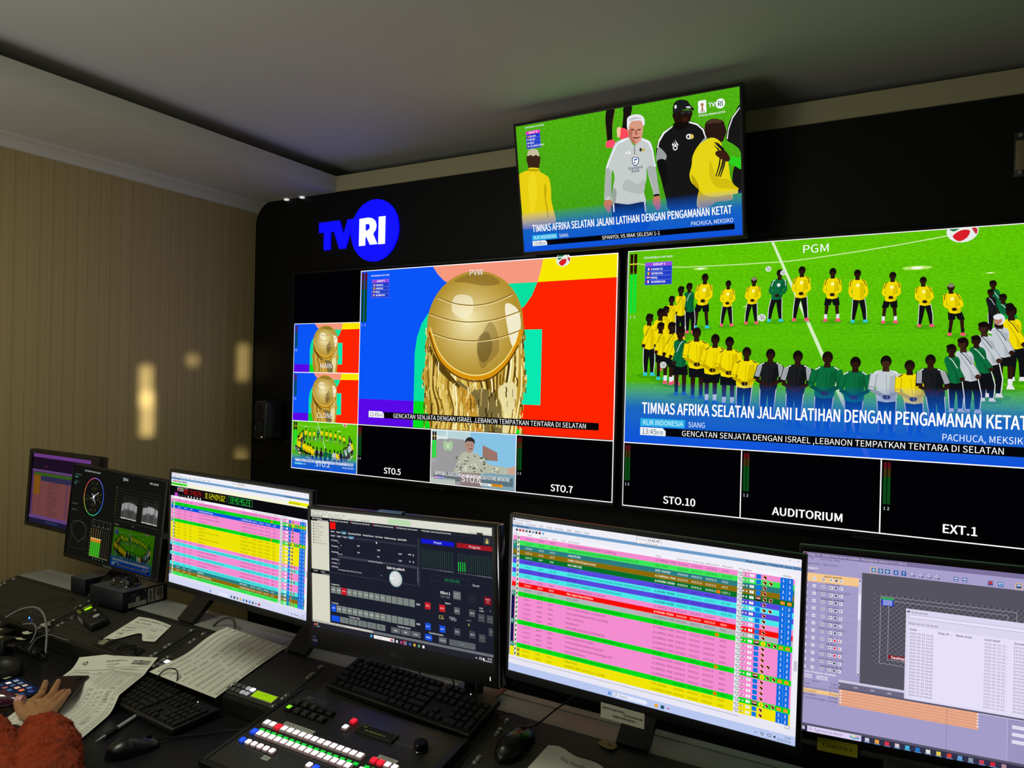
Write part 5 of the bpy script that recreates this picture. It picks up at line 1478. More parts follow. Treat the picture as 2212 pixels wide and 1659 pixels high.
bp2 = thing('wall_socket', 'small black connector plate with white dots below the wall speaker', 'socket', (-0.79, 0.76, 1.235))
box_obj('plate', (-.035, -.008, -.02), (.02, 0, .02), black_satin, bp2, bevel=.002)
for x, z in ((.012, .007), (.012, -.006), (.000, -.007)):
    bm = bmesh.new(); cyl(bm, (x, -.0095, z), (x, -.008, z), .0025); obj('indicator_light', bm, mat('led_white', 'ffffff', .3, emit=2.0), bp2)


# ------------------------------------------------------------------ displays
def display(name, label, cat, pos, yaw, tilt, roll, w, h, bez, art, depth=.03, frame_mat=None, group=None, back=.05, recess=.003, radius=.003):
    """bez: left, right, top, bottom widths of the frame round the visible area"""
    Mr = Matrix.Rotation(R(yaw), 3, 'Z') @ Matrix.Rotation(R(tilt), 3, 'X') @ Matrix.Rotation(R(roll), 3, 'Y')
    root = thing(name, label, cat, pos, Mr.to_euler(), group)
    l, r, t, b = bez
    fm = frame_mat or black_plastic
    # frame of four rails round the picture
    bm = bmesh.new()
    x0, x1, z0, z1 = -w / 2, w / 2, -h / 2, h / 2
    outer = [(x0 - l, z0 - b), (x1 + r, z0 - b), (x1 + r, z1 + t), (x0 - l, z1 + t)]
    inner = [(x0, z0), (x1, z0), (x1, z1), (x0, z1)]
    f = recess
    O = [bm.verts.new((x, -f, z)) for x, z in outer]; I = [bm.verts.new((x, -f, z)) for x, z in inner]
    Ib = [bm.verts.new((x, .0015, z)) for x, z in inner]
    Ob = [bm.verts.new((x, depth, z)) for x, z in outer]
    for i in range(4):
        j = (i + 1) % 4
        bm.faces.new((O[i], O[j], I[j], I[i]))
        bm.faces.new((I[i], I[j], Ib[j], Ib[i]))
        bm.faces.new((O[i], O[j], Ob[j], Ob[i]))
    bm.faces.new(Ob)
    bm.faces.new(Ib)
    bmesh.ops.recalc_face_normals(bm, faces=bm.faces)
    es = [e for e in bm.edges if all(v in O + Ob for v in e.verts)]
    bmesh.ops.bevel(bm, geom=es, offset=min(radius, min(x for x in bez) * .45), segments=2, profile=.5, affect='EDGES')
    obj('bezel', bm, fm, root, smooth=40)
    # rear shell
    bm = bmesh.new(); bx(bm, (x0 * .8, depth, z0 * .75), (x1 * .8, depth + back, z1 * .75), back * .4, 3)
    obj('rear_housing', bm, black_plastic, root, smooth=40)
    step = min(1e-5, .0024 / max(1, art.layer))
    art.build('screen', root, w, h, y=.001, step=step)
    return root


def plate_text(root, name, s, x, z, size, m, y, sx=1.0, bold=0):
    """small raised lettering in the x-z plane of a thing"""
    A = []
    bm = bmesh.new()
    px = x - text_width(s, size, sx) / 2
    for ch in s:
        if ch != ' ':
            vs, tr = GL[(ch, bold)]
            vv = [bm.verts.new((px + a * size * sx, y, z + b * size)) for a, b in vs]
            for t in tr:
                try:
                    bm.faces.new([vv[i] for i in t])
                except ValueError:
                    pass
        px += (GL['space'] if ch == ' ' else GL[('adv', ch)]) * size * sx
    return obj(name, bm, m, root)


badge = mat('badge_grey', '5c5c60', .35, metal=.6)
TVW = 1.8805; TVH = TVW * 9 / 16
A = Art(); multiview_left(A)
tv1 = display('wall_television', 'left large wall television showing a golden cup preview and small picture windows', 'television', (0.2145, 0.692, 1.6145), 0, 0, 0, TVW, TVH, (.011, .011, .011, .018), A, depth=.03, group='large televisions side by side on the black wall', back=.032)
A = Art(); multiview_right(A)
TV2W = TVW * 1.0208
tv2 = display('wall_television', 'right large wall television showing footballers in a circle above black picture windows', 'television', (1.197 + TV2W / 2, 0.692, 1.6105), 0, 0, 0, TV2W, TVH, (.011, .011, .011, .018), A, depth=.03, group='large televisions side by side on the black wall', back=.032)
for tv, wx in ((tv1, TVW), (tv2, TV2W)):
    plate_text(tv, 'brand_badge', 'SONY', 0.17 if tv is tv1 else -.02, -TVH / 2 - .0135, .016, badge, -.0034)
    box_obj('logo_lip', (-.09, -.004, -TVH / 2 - .022), (.09, .01, -TVH / 2 - .0185), dark_metal, tv, bevel=.001)
A = Art(); coach_picture(A)
tva = display('ceiling_television', 'smaller television tilted forward above the two large ones, showing a white-haired coach', 'television', (1.219, 0.542, 2.407), -.8, 11.0, 0, .93, .523, (.010, .012, .012, .014), A, depth=.03, back=.035)
box_obj('wall_mount', (-.12, .06, -.1), (.12, .20, .12), dark_metal, tva, bevel=.004)

# monitors on the desk
def sup_arm(root, x, zc, ym, label=None, width=.07, world=True):
    """flat arm that leans back from the rear edge of the console, then rises to the monitor's back"""
    bm = bmesh.new()
    path = [(-.735, .8275), (-.66, .892), (-.60, .945)]
    inv = root.matrix_basis.inverted() if False else (Matrix.Translation(root.location) @ root.rotation_euler.to_matrix().to_4x4()).inverted()
    t = .016
    def slab(p, q):
        d = Vector((0, q[0] - p[0], q[1] - p[1])).normalized(); nrm = Vector((0, -d.z, d.y)) * t / 2
        a = Vector((x, p[0], p[1])); b = Vector((x, q[0], q[1]))
        vs = []
        for sx_ in (-width / 2, width / 2):
            for base in (a, b):
                for sg in (-1, 1):
                    vs.append(bm.verts.new(inv @ (base + Vector((sx_, 0, 0)) + nrm * sg)))
        for f in ((0, 1, 3, 2), (4, 6, 7, 5), (0, 4, 5, 1), (2, 3, 7, 6), (0, 2, 6, 4), (1, 5, 7, 3)):
            bm.faces.new([vs[i] for i in f])
    slab(path[0], path[1]); slab(path[1], path[2]); slab(path[2], (-.585, zc + .02)); slab((-.585, zc), (ym, zc))
    return obj('support_arm', bm, mat('arm_black', '0e0e10', .35), root, label=label)


A = Art(); schedule_big(A)
m5 = display('desk_monitor', 'black monitor showing the large colour-coded programme schedule, centre right', 'monitor', (1.868, -.962, 1.173), -.7, .7, .7, .527, .2965, (.0065, .0075, .008, .017), A, depth=.012, back=.035, group='monitors in a row on the console')
sup_arm(m5, 1.778, 1.17, -.925)
A = Art(); schedule_small(A)
m3 = display('desk_monitor', 'black monitor showing a schedule with red, yellow and green clocks at the top', 'monitor', (.794, -.939, 1.171), -1.8, .6, .7, .527, .2965, (.0065, .012, .008, .017), A, depth=.012, back=.035, group='monitors in a row on the console')
sup_arm(m3, .81, 1.17, -.90); sup_arm(m3, .341, 1.10, -.80)
box_obj('cross_bar', (-.46, .13, -.09), (0, .16, -.05), mat('arm_black'), m3, bevel=.003)

A = Art(); control_panel(A)
m4 = display('all_in_one_computer', 'all-in-one computer with a dark control panel on screen and a deep chin', 'computer', (1.3316, -.9694, 1.1606), 1.1, 1.5, -1.5, .509, .286, (.010, .012, .008, .052), A, depth=.022, back=.03, radius=.004)
m4.scale = (.935, .935, .935)
plate_text(m4, 'brand_badge', 'DELL', 0, -.143 - .030, .016, badge, -.0036)
box_obj('power_mark', (.2455, -.0036, -.143 - .036), (.2465, -.003, -.143 - .028), mat('led_white', 'ffffff', .3, emit=2.0), m4)
box_obj('processor_sticker', (-.252, -.0036, -.143 - .042), (-.235, -.003, -.143 - .018), mat('sticker_blue', '0c1c4c', .3), m4)
plate_text(m4, 'sticker_text', 'intel', -.2460, -.143 - .0225, .0040, mat('sticker_white', 'c8d0e8', .4), -.0038)
plate_text(m4, 'sticker_text', 'CORE', -.2435, -.143 - .0325, .0065, mat('sticker_white'), -.0038)
box_obj('glossy_edge', (.2665, -.004, -.19), (.2725, .02, .15), mat('chrome_edge', '9a98a0', .12, metal=1.0), m4, bevel=.002, label='shiny metal edge')
box_obj('webcam_cover', (-.05, -.001, .151), (.02, .012, .156), mat('tape_blue', '5878a0', .4), m4, bevel=.001)
bm = bmesh.new(); bx(bm, (.014, .262, -.356), (.048, .300, -.02), .004); bx(bm, (.014, .04, -.03), (.048, .300, .02), .004); obj('stand_neck', bm, mat('arm_black'), m4, smooth=40)
for s_ in (-1, 1):
    box_obj('neck_trim', (.031 + .017 * s_ - .002, .260, -.356), (.031 + .017 * s_ + .002, .263, -.04), mat('neck_trim', '4c4a44', .35), m4)
box_obj('stand_foot', (-.03, .262, -.356), (.10, .33, -.352), black_plastic, m4, bevel=.002)

A = Art(); title_software(A)
m6 = display('desk_monitor', 'rightmost monitor with a purple title-making program and a yellow tag', 'monitor', (2.387, -.868, 1.169), 6.3, 0, 0, .527, .2965, (.006, .01, .010, .014), A, depth=.014, back=.035, group='monitors in a row on the console')
yt = box_obj('name_tag', (-.235, -.0045, -.1745), (-.175, -.0035, -.1535), mat('yellow_tape', 'b8b414', .5), m6, label='yellow tag with black letters')
plate_text(m6, 'tag_text', 'CHARGEN-1', -.205, -.167, .0092, mat('ink_black', '101010', .6), -.0048, sx=.92)
box_obj('lower_lip', (-.272, 0, -.172), (.272, .02, -.162), mat('lip_grey', '3a3a34', .4), m6, bevel=.002)
box_obj('stand_bracket', (-.135, .01, -.205), (-.055, .05, -.172), mat('lip_grey'), m6, bevel=.002)
sup_arm(m6, 2.38, 1.17, -.83)
# note taped to the lower frame of the schedule monitor
nt_ = thing('taped_note', 'printed paper strip taped under the large schedule monitor', 'note', (1.868, -.962, 1.173), m5.rotation_euler)
box_obj('paper', (-.0665, -.0052, -.1875), (.016, -.0045, -.1605), mat('paper_dim', 'c8c8b0', .7), nt_)
plate_text(nt_, 'printed_text', 'UNTUK PEJERCEPN XX,', -.042, -.1700, .0052, mat('ink_black'), -.0056, sx=.8, bold=1)
plate_text(nt_, 'printed_text', 'GUDSI TVRI JANGAN SAMAI', -.005, -.1742, .0048, mat('ink_black'), -.0056, sx=.62, bold=1)
plate_text(nt_, 'printed_text', 'TERIMA KASIH TIM PDU.', -.022, -.1810, .0052, mat('ink_black'), -.0056, sx=.8, bold=1)
plate_text(m5, 'brand_badge', 'DELL', .0, -.158, .007, badge, -.0034)

A = Art(1920, 1180); scope_screen(A)
m2 = display('desk_monitor', 'dark scope monitor with a colour wheel, waveforms and a small football picture', 'monitor', (-.106, -.692, 1.088), 2.0, -3.8, 2.4, .498, .312, (.004, .010, .004, .015), A, depth=.025, back=.04, group='monitors in a row on the console')
plate_text(m2, 'brand_badge', 'ViewSonic', 0, -.156 - .0115, .011, mat('badge_light', '8a8a8a', .4), -.0034)
for k in range(5):
    bm = bmesh.new(); cyl(bm, (.155 + k * .0145, -.0036, -.164), (.155 + k * .0145, -.003, -.164), .0013, n=8)
    obj('button_mark', bm, mat('led_dim', 'c0c8d8', .4, emit=.5 if k == 4 else .1), m2)
sup_arm(m2, -.13, 1.09, -.655, width=.068)

A = Art(1920, 1080, dim=.34); far_screen(A)
m1 = display('desk_monitor', 'leftmost monitor with thick black frame and a dim purple list', 'monitor', (-.580, -.613, 1.125), -1.6, -3.0, 0, .4215, .270, (.0255, .053, .0156, .018), A, depth=.03, back=.05, group='monitors in a row on the console', radius=.01, recess=.006)
plate_text(m1, 'brand_badge', 'DELL', .02, -.135 - .013, .010, badge, -.0066)
box_obj('cross_arm', (0, .05, -.03), (.42, .075, .03), mat('arm_black'), m1, bevel=.003)

# ------------------------------------------------------------------ the control desk
TH = math.atan(0.285)
def Zs(y): return 1.037 + 0.285 * y
desk_black = mat('desk_laminate', '191a1d', 0.33, bump=.06, bscale=600, var=.12, vscale=5)
ledge_grey = mat('ledge_laminate', '8f8f8a', 0.45, var=.05, vscale=4)
desk = thing('control_desk', 'long black control desk with a sloping rack console and a grey rear ledge', 'desk', (0.9, -1.2, 0.0))
DI = Matrix.Translation((-0.9, 1.2, 0.0))
def dbox(name, lo, hi, m, bevel=0.0):
    return box_obj(name, lo, hi, m, desk, bevel, DI)
dbox('desk_top', (-.62, -1.62, .705), (3.3, -.943, .735), desk_black, .003)
bm = bmesh.new()
Mx = Matrix(((0, 0, 1, 0), (1, 0, 0, 0), (0, 1, 0, 0), (0, 0, 0, 1)))
prism(bm, [(-.935, .70), (-.935, .7705), (-.735, .8275), (-.735, .70)], -.62, 3.3, DI @ Mx)
bmesh.ops.bevel(bm, geom=[e for e in bm.edges if abs(e.verts[0].co.x - e.verts[1].co.x) > 1], offset=.002, segments=2, affect='EDGES')
obj('console_slope', bm, rail_mat, desk, smooth=30)
dbox('rear_ledge', (-.62, -.733, .80), (.7185, -.6555, .8275), ledge_grey, .001)
dbox('rear_ledge', (.7205, -.733, .80), (3.3, -.6555, .8275), ledge_grey, .001)
dbox('rear_strip', (-.62, -.652, .80), (3.3, -.6235, .8275), ledge_grey, .001)
dbox('rear_channel', (-.62, -.735, .76), (3.3, -.6235, .799), rail_mat)
dbox('desk_panel', (-.60, -.92, .0), (3.3, -.64, .70), black_plastic)
for x in (-.60, 1.0, 2.6):
    dbox('desk_leg', (x, -1.58, 0), (x + .04, -.93, .704), black_plastic)

MS = DI @ Matrix.Translation((0, -.754, Zs(-.754))) @ Matrix.Rotation(TH, 4, 'X')
U = .04445
washer_mat = mat('washer', '6a6a64', .3, spec=.8, metal=.3)
def screw_bm(M):
    bm = bmesh.new()
    lathe(bm, [(.0048, .0035), (.0072, .0022), (.0082, .0004), (.0078, .0)], 16, M)
    k = len(bm.faces)
    lathe(bm, [(0, .0052), (.0022, .0051), (.0042, .0042), (.0047, .0026)], 14, M)
    bm.faces.ensure_lookup_table()
    for f in bm.faces[k:]:
        f.material_index = 1
    for a in (0, PI / 2):
        c = Vector((0, 0, .0051)); 
        d = Vector((math.cos(a) * .0026, math.sin(a) * .0026, 0)); e = Vector((-math.sin(a) * .0006, math.cos(a) * .0006, 0))
        vs = [bm.verts.new(M @ (c + q)) for q in (d + e, d - e, -d - e, -d + e)]
        f = bm.faces.new(vs); f.material_index = 2
    return bm
bays = [(-.594, -.118, (1, 2, 1)), (-.068, .403, (2, 1, 1)), (.4565, .9225, (1, 2, 1)), (.989, 1.455, (1, 2, 1)), (1.490, 1.956, (1, 2, 1)), (2.02, 2.486, (2, 2)), (2.55, 3.016, (1, 3))]
n_s = 0
for bi, (xl, xr, us) in enumerate(bays):
    s = 0.0
    for ui, u in enumerate(us):
        s1 = s + u * U
        bm = bmesh.new(); bx(bm, (xl - .009, -s1 + .0006, .0), (xr + .009, -s - .0006, .0022), .0006, 1, M=MS)
        if bi == 2 and ui == 2:
            bm.free(); s = s1; continue
        p = obj('rack_panel', bm, dark_metal, desk)
        for x in (xl, xr):
            for q in ([s + .0066, s1 - .0066] if True else []):
                if bi == 0 and x == xl and q > .08:
                    continue
                if 3 <= bi and x == xr:
                    continue
                if bi == 3:
                    continue
                if bi > 4:
                    continue
                obj('screw', screw_bm(MS @ Matrix.Translation((x, -q, .0022))), [washer_mat, steel, black_satin], p, smooth=40)
        s = s1

# key panel with a green display, bottom unit of the third bay
def on_slope(x, s, n=0.0):
    return Matrix.Translation((0, -.754, Zs(-.754))) @ Matrix.Rotation(TH, 4, 'X') @ Matrix.Translation((x, s, n))
def wthing(name, label, cat, M, group=None):
    t = thing(name, label, cat, M.to_translation(), M.to_euler(), group)
    return t
I4 = Matrix.Identity(4)
key_grey = mat('key_grey', '6c6c70', .4); key_lit = mat('key_lit', 'f4f4ff', .4, emit=.95); key_half = mat('key_half_lit', 'b8b8c4', .4, emit=.45)
lcd_green = mat('lcd_green', '8cb800', .4, emit=.85); ink_lcd = mat('lcd_ink', '5c8000', .5, emit=.3)
cp = wthing('key_panel', 'slim rack panel with small white keys and a bright green display, below the column printout', 'control panel', on_slope(.689, -.154, .0))
box_obj('face_plate', (-.242, -.022, 0), (.242, .022, .0024), dark_metal, cp, bevel=.0006)
for j in range(2):
    for i in range(5):
        x = .066 + i * .0165 - j * .003; y = .010 - j * .0165
        mm = key_lit if (i == 4 and j == 0) else (key_half if i >= 3 else key_grey)
        box_obj('key', (x - .0068, y - .006, .0024), (x + .0068, y + .006, .0065), mm, cp, bevel=.0024)
for i in range(5):
    for j in range(2):
        x = -.23 + i * .0165; y = .010 - j * .0165
        box_obj('key', (x - .0068, y - .006, .0024), (x + .0068, y + .006, .0065), key_lit if i in (1, 2) and j == 0 else key_grey, cp, bevel=.0024)
box_obj('display_frame', (.144, -.013, .0024), (.222, .015, .0045), mat('lcd_frame', '8a8c80', .3), cp, bevel=.001)
box_obj('display', (.147, -.010, .0045), (.219, .012, .005), lcd_green, cp)
box_obj('display', (-.1, -.010, .0024), (-.03, .012, .005), lcd_green, cp)
for q in (-.233, .233):
    for yy in (-.0156, .0156):
        obj('screw', screw_bm(Matrix.Translation((q, yy, .0024))), [washer_mat, steel, black_satin], cp, smooth=40)


def flat_text(root, name, s, x, y, size, m, z, sx=1.0, bold=0, align='c', rot=0.0, M=None):
    """lettering lying in the x-y plane of a thing"""
    bm = bmesh.new()
    w = text_width(s, size, sx)
    px = -w / 2 if align == 'c' else 0
    ca, sa = math.cos(rot), math.sin(rot)
    for ch in s:
        if ch != ' ':
            g = GL.get((ch, bold))
            if g:
                vv = []
                for a, b in g[0]:
                    u, v = px + a * size * sx, b * size
                    p = Vector((x + u * ca - v * sa, y + u * sa + v * ca, z))
                    vv.append(bm.verts.new(M @ p if M else p))
                for t in g[1]:
                    try:
                        bm.faces.new([vv[i] for i in t])
                    except ValueError:
                        pass
        px += (GL['space'] if ch == ' ' else GL[('adv', ch)]) * size * sx
    return obj(name, bm, m, root)

flat_text(cp, 'display_text', 'STO 2', .183, .002, .007, ink_lcd, .0052)
flat_text(cp, 'panel_mark', 'RCP', .222, -.020, .005, mat('mark_white', 'a8a8a8', .5), .0027)

# ------------------------------------------------------------------ switcher panel
THm = math.atan(.1818)
MM = Matrix.Translation((.966, -.862, .81)) @ Matrix.Rotation(THm, 4, 'X')
sw = wthing('switcher_panel', 'black video switcher panel with rows of glowing white, green, red and blue keys', 'control panel', MM)
panel_mat = mat('switcher_black', '2a2a2a', .38, bump=.08, bscale=900, var=.15, vscale=14)
bm = bmesh.new(); bx(bm, (-.012, -.300, -.030), (.486, .006, -.003), .004, 2); obj('case', bm, black_plastic, sw, smooth=40)
for x in (-.012, .474):
    box_obj('side_rim', (x, -.300, -.004), (x + .012, .006, .0015), black_plastic, sw, bevel=.002)
box_obj('front_rim', (-.012, -.300, -.004), (.486, -.285, .0015), black_plastic, sw, bevel=.002)
box_obj('face_plate', (.001, -.284, -.004), (.473, .004, .0), panel_mat, sw, bevel=.0006)
key_white = mat('key_white_glow', 'fbeef0', .35, emit=.92); key_red = mat('key_red_glow', 'ff2038', .35, emit=.95); key_blue = mat('key_blue_glow', '1c50f8', .35, emit=.9)
key_green = mat('key_green_glow', '08c838', .35, emit=.85); key_skirt = mat('key_skirt', '8a7474', .3, emit=.35)
key_dark = mat('key_dark', '141412', .4); lime = mat('key_lime_glow', '8cff28', .35, emit=.95)
def lit_key(x, v, w, d, m, hgt=.0075, rnd=.0016):
    bm = bmesh.new()
    bx(bm, (x - w / 2 + .0004, -v - d / 2 + .0004, 0), (x + w / 2 - .0004, -v + d / 2 - .0004, hgt * .80), min(rnd, w * .3), 2)
    k = len(bm.faces)
    bx(bm, (x - w * .38, -v - d * .34, hgt * .70), (x + w * .38, -v + d * .40, hgt), min(rnd * .6, w * .2), 2)
    bm.faces.ensure_lookup_table()
    for f in bm.faces[k:]:
        f.material_index = 1
    return bm
skirts = {'key_red_glow': mat('skirt_red', 'c01428', .3, emit=.6), 'key_blue_glow': mat('skirt_blue', '1438b0', .3, emit=.55)}
def add_key(x, v, w, d, m, name='key', hgt=.0075, rnd=.0016):
    return obj(name, lit_key(x, v, w, d, m, hgt, rnd), [skirts.get(m.name, key_skirt), m], sw, smooth=40)
for i in range(16):
    add_key(.0278 + i * .0186, .142, .0182, .0185, key_red if i == 2 else key_white)
    add_key(.0258 + i * .0186, .1775, .0182, .0185, key_blue if i == 0 else key_white)
    box_obj('name_light', (.0262 + i * .0186, -.1655, 0), (.0385 + i * .0186, -.1575, .0012), key_green, sw, bevel=.0004)
for i in range(6):
    add_key(.0262 + i * .0186, .2105, .0160, .0160, key_blue if i == 0 else key_white, rnd=.0032)
for x, v, m in ((.211, .054, key_red), (.2095, .0795, key_white), (.3432, .1408, key_red), (.3617, .1408, key_red), (.3802, .1408, key_white), (.3987, .1408, key_white)):
    add_key(x, v, .0165, .0165, m, rnd=.0028)
for i in range(3):
    box_obj('name_light', (.334 + i * .0186, -.1635, 0), (.346 + i * .0186, -.1555, .0012), key_green, sw, bevel=.0004)
    add_key(.3400 + i * .0186, .1765, .0175, .0175, key_white)
add_key(.2285, .2105, .016, .016, key_white, rnd=.0032); add_key(.2471, .2105, .016, .016, key_blue, rnd=.0032)
for i in range(5):
    for j in range(2):
        x, v = .036 + i * .0258 - j * .002, .0545 + j * .0252
        bm = bmesh.new()
        M4 = I4
        bx(bm, (x - .0105, -v - .0095, 0), (x + .0105, -v + .0095, .009), .003, 2)
        k = len(bm.faces)
        bx(bm, (x - .0058, -v - .0050, .009), (x + .0058, -v + .0055, .0096), .0005, 1)
        bm.faces.ensure_lookup_table()
        for f in bm.faces[k:]:
            f.material_index = 1
        top = lime if (i == 0 and j == 1) else mat(['key_cap_dark', 'key_cap_grey', 'key_cap_blue'][2 if (i == 2 and j == 1) else (1 if i < 3 or j else 0)], ['161614', '3c3e3a', '24405c'][2 if (i == 2 and j == 1) else (1 if i < 3 or j else 0)], .4)
        obj('square_key', bm, [key_dark, top], sw, smooth=40)
lf = mat('lcd_bezel', '2a2c20', .3)
box_obj('display_frame', (.236, -.080, 0), (.340, -.050, .005), lf, sw, bevel=.0015)
box_obj('display', (.243, -.076, .005), (.333, -.054, .0054), mat('lcd_dark', '14180a', .15, emit=.3), sw)
flat_text(sw, 'display_text', 'STO', .252, -.0625, .006, mat('lcd_glow', '7a8a28', .5, emit=.5), .0056)
flat_text(sw, 'display_text', 'S01 MASTER CONT  M', .287, -.072, .006, mat('lcd_glow'), .0056)
bm = bmesh.new(); lathe(bm, [(.0165, 0), (.0165, .003), (.0150, .004), (.0146, .016), (.0130, .019), (0, .019)], 36, Matrix.Translation((.411, -.066, 0))); obj('control_knob', bm, black_gloss, sw, smooth=40)
mark = mat('mark_grey', '84848a', .4)
flat_text(sw, 'brand_mark', 'ROSS', .416, -.0285, .0150, mat('mark_blue', '4c5a70', .4), .0004, bold=1, sx=1.1)
flat_text(sw, 'panel_mark', 'MC1', .045, -.027, .0105, mark, .0004, bold=1)
flat_text(sw, 'panel_mark', 'master control', .080, -.026, .0045, mark, .0004)
bm = bmesh.new()
for a, b, c, d in ((.026, .018, .099, .0184), (.026, .0296, .099, .030), (.026, .018, .0264, .030), (.0986, .018, .099, .030), (.061, .018, .0614, .030), (.382, .0315, .434, .032), (.343, .069, .395, .0696),
                   (.018, .1905, .316, .1910), (.019, .2210, .118, .2215), (.075, .1312, .318, .1316)):
    bx(bm, (a, -d, 0), (c, -b, .0004))
obj('printed_lines', bm, mark, sw)
tape_m = mat('label_tape', 'c0c4bc', .5)
for nm, a, b, c, d, tx in (('label_tape', .061, .1150, .153, .1270, 'MAIN CLONE STO 2 STO 5 STO 6 STO 7'), ('label_tape', .3395, .1165, .3895, .1285, 'LOGO TEXT CG'), ('label_tape', .109, .2230, .1295, .2350, 'AUTO')):
    box_obj(nm, (a, -d, 0), (c, -b, .0006), tape_m, sw)
    w0 = text_width(tx, 1.0)
    flat_text(sw, 'label_text', tx, (a + c) / 2, -(b + d) / 2 - .0015, .0052, mat('ink_black'), .0008, sx=min(1, (c - a) * .92 / (w0 * .0052)))

# ------------------------------------------------------------------ keyboards
LEG = ["`1234567890-=", "QWERTYUIOP[]", "ASDFGHJKL;'", "ZXCVBNM,./"]
def keyboard(name, label, M, group):
    root = thing(name, label, 'keyboard', M.to_translation(), M.to_euler(), group)
    u = .01905; W, Dp = .442, .127
    bm = bmesh.new()
    bx(bm, (-W / 2, -Dp / 2, -.016), (W / 2, Dp / 2, -.001), .004, 3)
    for v in bm.verts:
        if v.co.y > 0:
            v.co.z -= 0.0
    obj('case', bm, mat('keyboard_case', '141415', .45, bump=.08, bscale=1200), root, smooth=40)
    kms = mat('key_cap', '1b1b1d', .5, bump=.05, bscale=1500)
    cache = {}
    proto = {}
    def key(x, y, w, h=1.0):
        k = (round(w, 3), round(h, 3))
        if k not in cache:
            bm = bmesh.new()
            a, b = w * u / 2 - .0013, h * u / 2 - .0013
            r = bmesh.ops.create_cube(bm, size=1)
            for v in bm.verts:
                top = v.co.z > 0
                s = .82 if top else 1.0
                v.co = Vector((v.co.x * 2 * (a - (.0012 if top else 0)), v.co.y * 2 * (b - (.0012 if top else 0)), .0045 if top else -.001))
            bmesh.ops.bevel(bm, geom=list(bm.edges), offset=.0009, segments=2, affect='EDGES')
            o = obj('key', bm, kms, root, smooth=50)
            cache[k] = o
        else:
            o = cache[k].copy(); COL.objects.link(o); o.parent = root
        o.location = (x, y, 0)
        o.rotation_euler = (0, 0, 0)
        return o
    x0 = -W / 2 + .0068; ytop = Dp / 2 - .0125
    rows_y = [ytop, ytop - .0225, ytop - .0225 - u, ytop - .0225 - 2 * u, ytop - .0225 - 3 * u, ytop - .0225 - 4 * u]
    def row(yi, start, widths):
        x = x0 + start * u
        for w in widths:
            if w > 0:
                key(x + w * u / 2, rows_y[yi], w)
            x += abs(w) * u
    row(0, 0, [1, -.5 - .25, 1, 1, 1, 1, -.5, 1, 1, 1, 1, -.5 + .25, 1, 1, 1, 1])
    row(1, 0, [1] * 13 + [2]); row(2, 0, [1.5] + [1] * 12 + [1.5]); row(3, 0, [1.75] + [1] * 11 + [2.25]); row(4, 0, [2.25] + [1] * 10 + [2.75])
    row(5, 0, [1.25, 1.25, 1.25, 6.25, 1.25, 1.25, 1.25, 1.25])
    xn = 15.25
    row(0, xn, [1, 1, 1]); row(1, xn, [1, 1, 1]); row(2, xn, [1, 1, 1]); row(4, xn + 1, [1]); row(5, xn, [1, 1, 1])
    xp = 18.5
    row(1, xp, [1, 1, 1, 1]); row(2, xp, [1, 1, 1]); row(3, xp, [1, 1, 1]); row(4, xp, [1, 1, 1]); row(5, xp, [2, 1])
    key(x0 + (xp + 3.5) * u, rows_y[2] - u / 2, 1, 2); key(x0 + (xp + 3.5) * u, rows_y[4] - u / 2, 1, 2)
    # printed letters, one piece of lettering over all the keys
    bm = bmesh.new()
    def legend(s, x, y):
        for ch in s:
            g = GL.get((ch, 0))
            if not g:
                continue
            vv = [bm.verts.new((x - .004 + a * .005, y + b * .005, .0047)) for a, b in g[0]]
            for t in g[1]:
                try:
                    bm.faces.new([vv[i] for i in t])
                except ValueError:
                    pass
            x += GL[('adv', ch)] * .005
    for ri, (st, txt) in enumerate(((0, LEG[0]), (1.5, LEG[1]), (1.75, LEG[2]), (2.25, LEG[3]))):
        for k, ch in enumerate(txt):
            legend(ch, x0 + (st + k + .5) * u, rows_y[ri + 1])
    for k, ch in enumerate('789'): legend(ch, x0 + (xp + k + .5) * u, rows_y[2])
    for k, ch in enumerate('456'): legend(ch, x0 + (xp + k + .5) * u, rows_y[3])
    for k, ch in enumerate('123'): legend(ch, x0 + (xp + k + .5) * u, rows_y[4])
    for s, x, y in (('esc', .5, 0), ('tab', .5, 2), ('shift', .6, 4), ('ctrl', .5, 5), ('enter', 13.3, 3), ('shift', 12.9, 4), ('ctrl', 14.2, 5)):
        legend(s, x0 + x * u, rows_y[y])
    obj('key_legends', bm, mat('legend_grey', '6c6c6c', .5), root)
    bm = bmesh.new(); cyl(bm, (x0 + 18.9 * u, rows_y[0], -.001), (x0 + 18.9 * u, rows_y[0], .0002), .0011, n=10)
    obj('status_light', bm, mat('led_white', 'ffffff', .3, emit=2.0), root)
    for s in (-1, 1):
        box_obj('foot', (s * .19 - .012, Dp / 2 - .02, -.022), (s * .19 + .012, Dp / 2 - .006, -.015), black_plastic, root)
    return root

KG = 'black full-size keyboards'
yaw2 = R(-2.6)
Mk2 = Matrix.Translation((1.232, -.783, Zs(-.783) + .0245)) @ Matrix.Rotation(TH, 4, 'X') @ Matrix.Rotation(yaw2, 4, 'Z')
keyboard('computer_keyboard', 'black keyboard lying on the sloping console behind the glowing switcher', Mk2, KG)
Mk1 = Matrix.Translation((.562, -1.012, .7565)) @ Matrix.Rotation(R(-4), 4, 'Z') @ Matrix.Rotation(R(2.5), 4, 'X')
keyboard('computer_keyboard', 'black keyboard on the desk, partly covered by the sheets of paper', Mk1, KG)

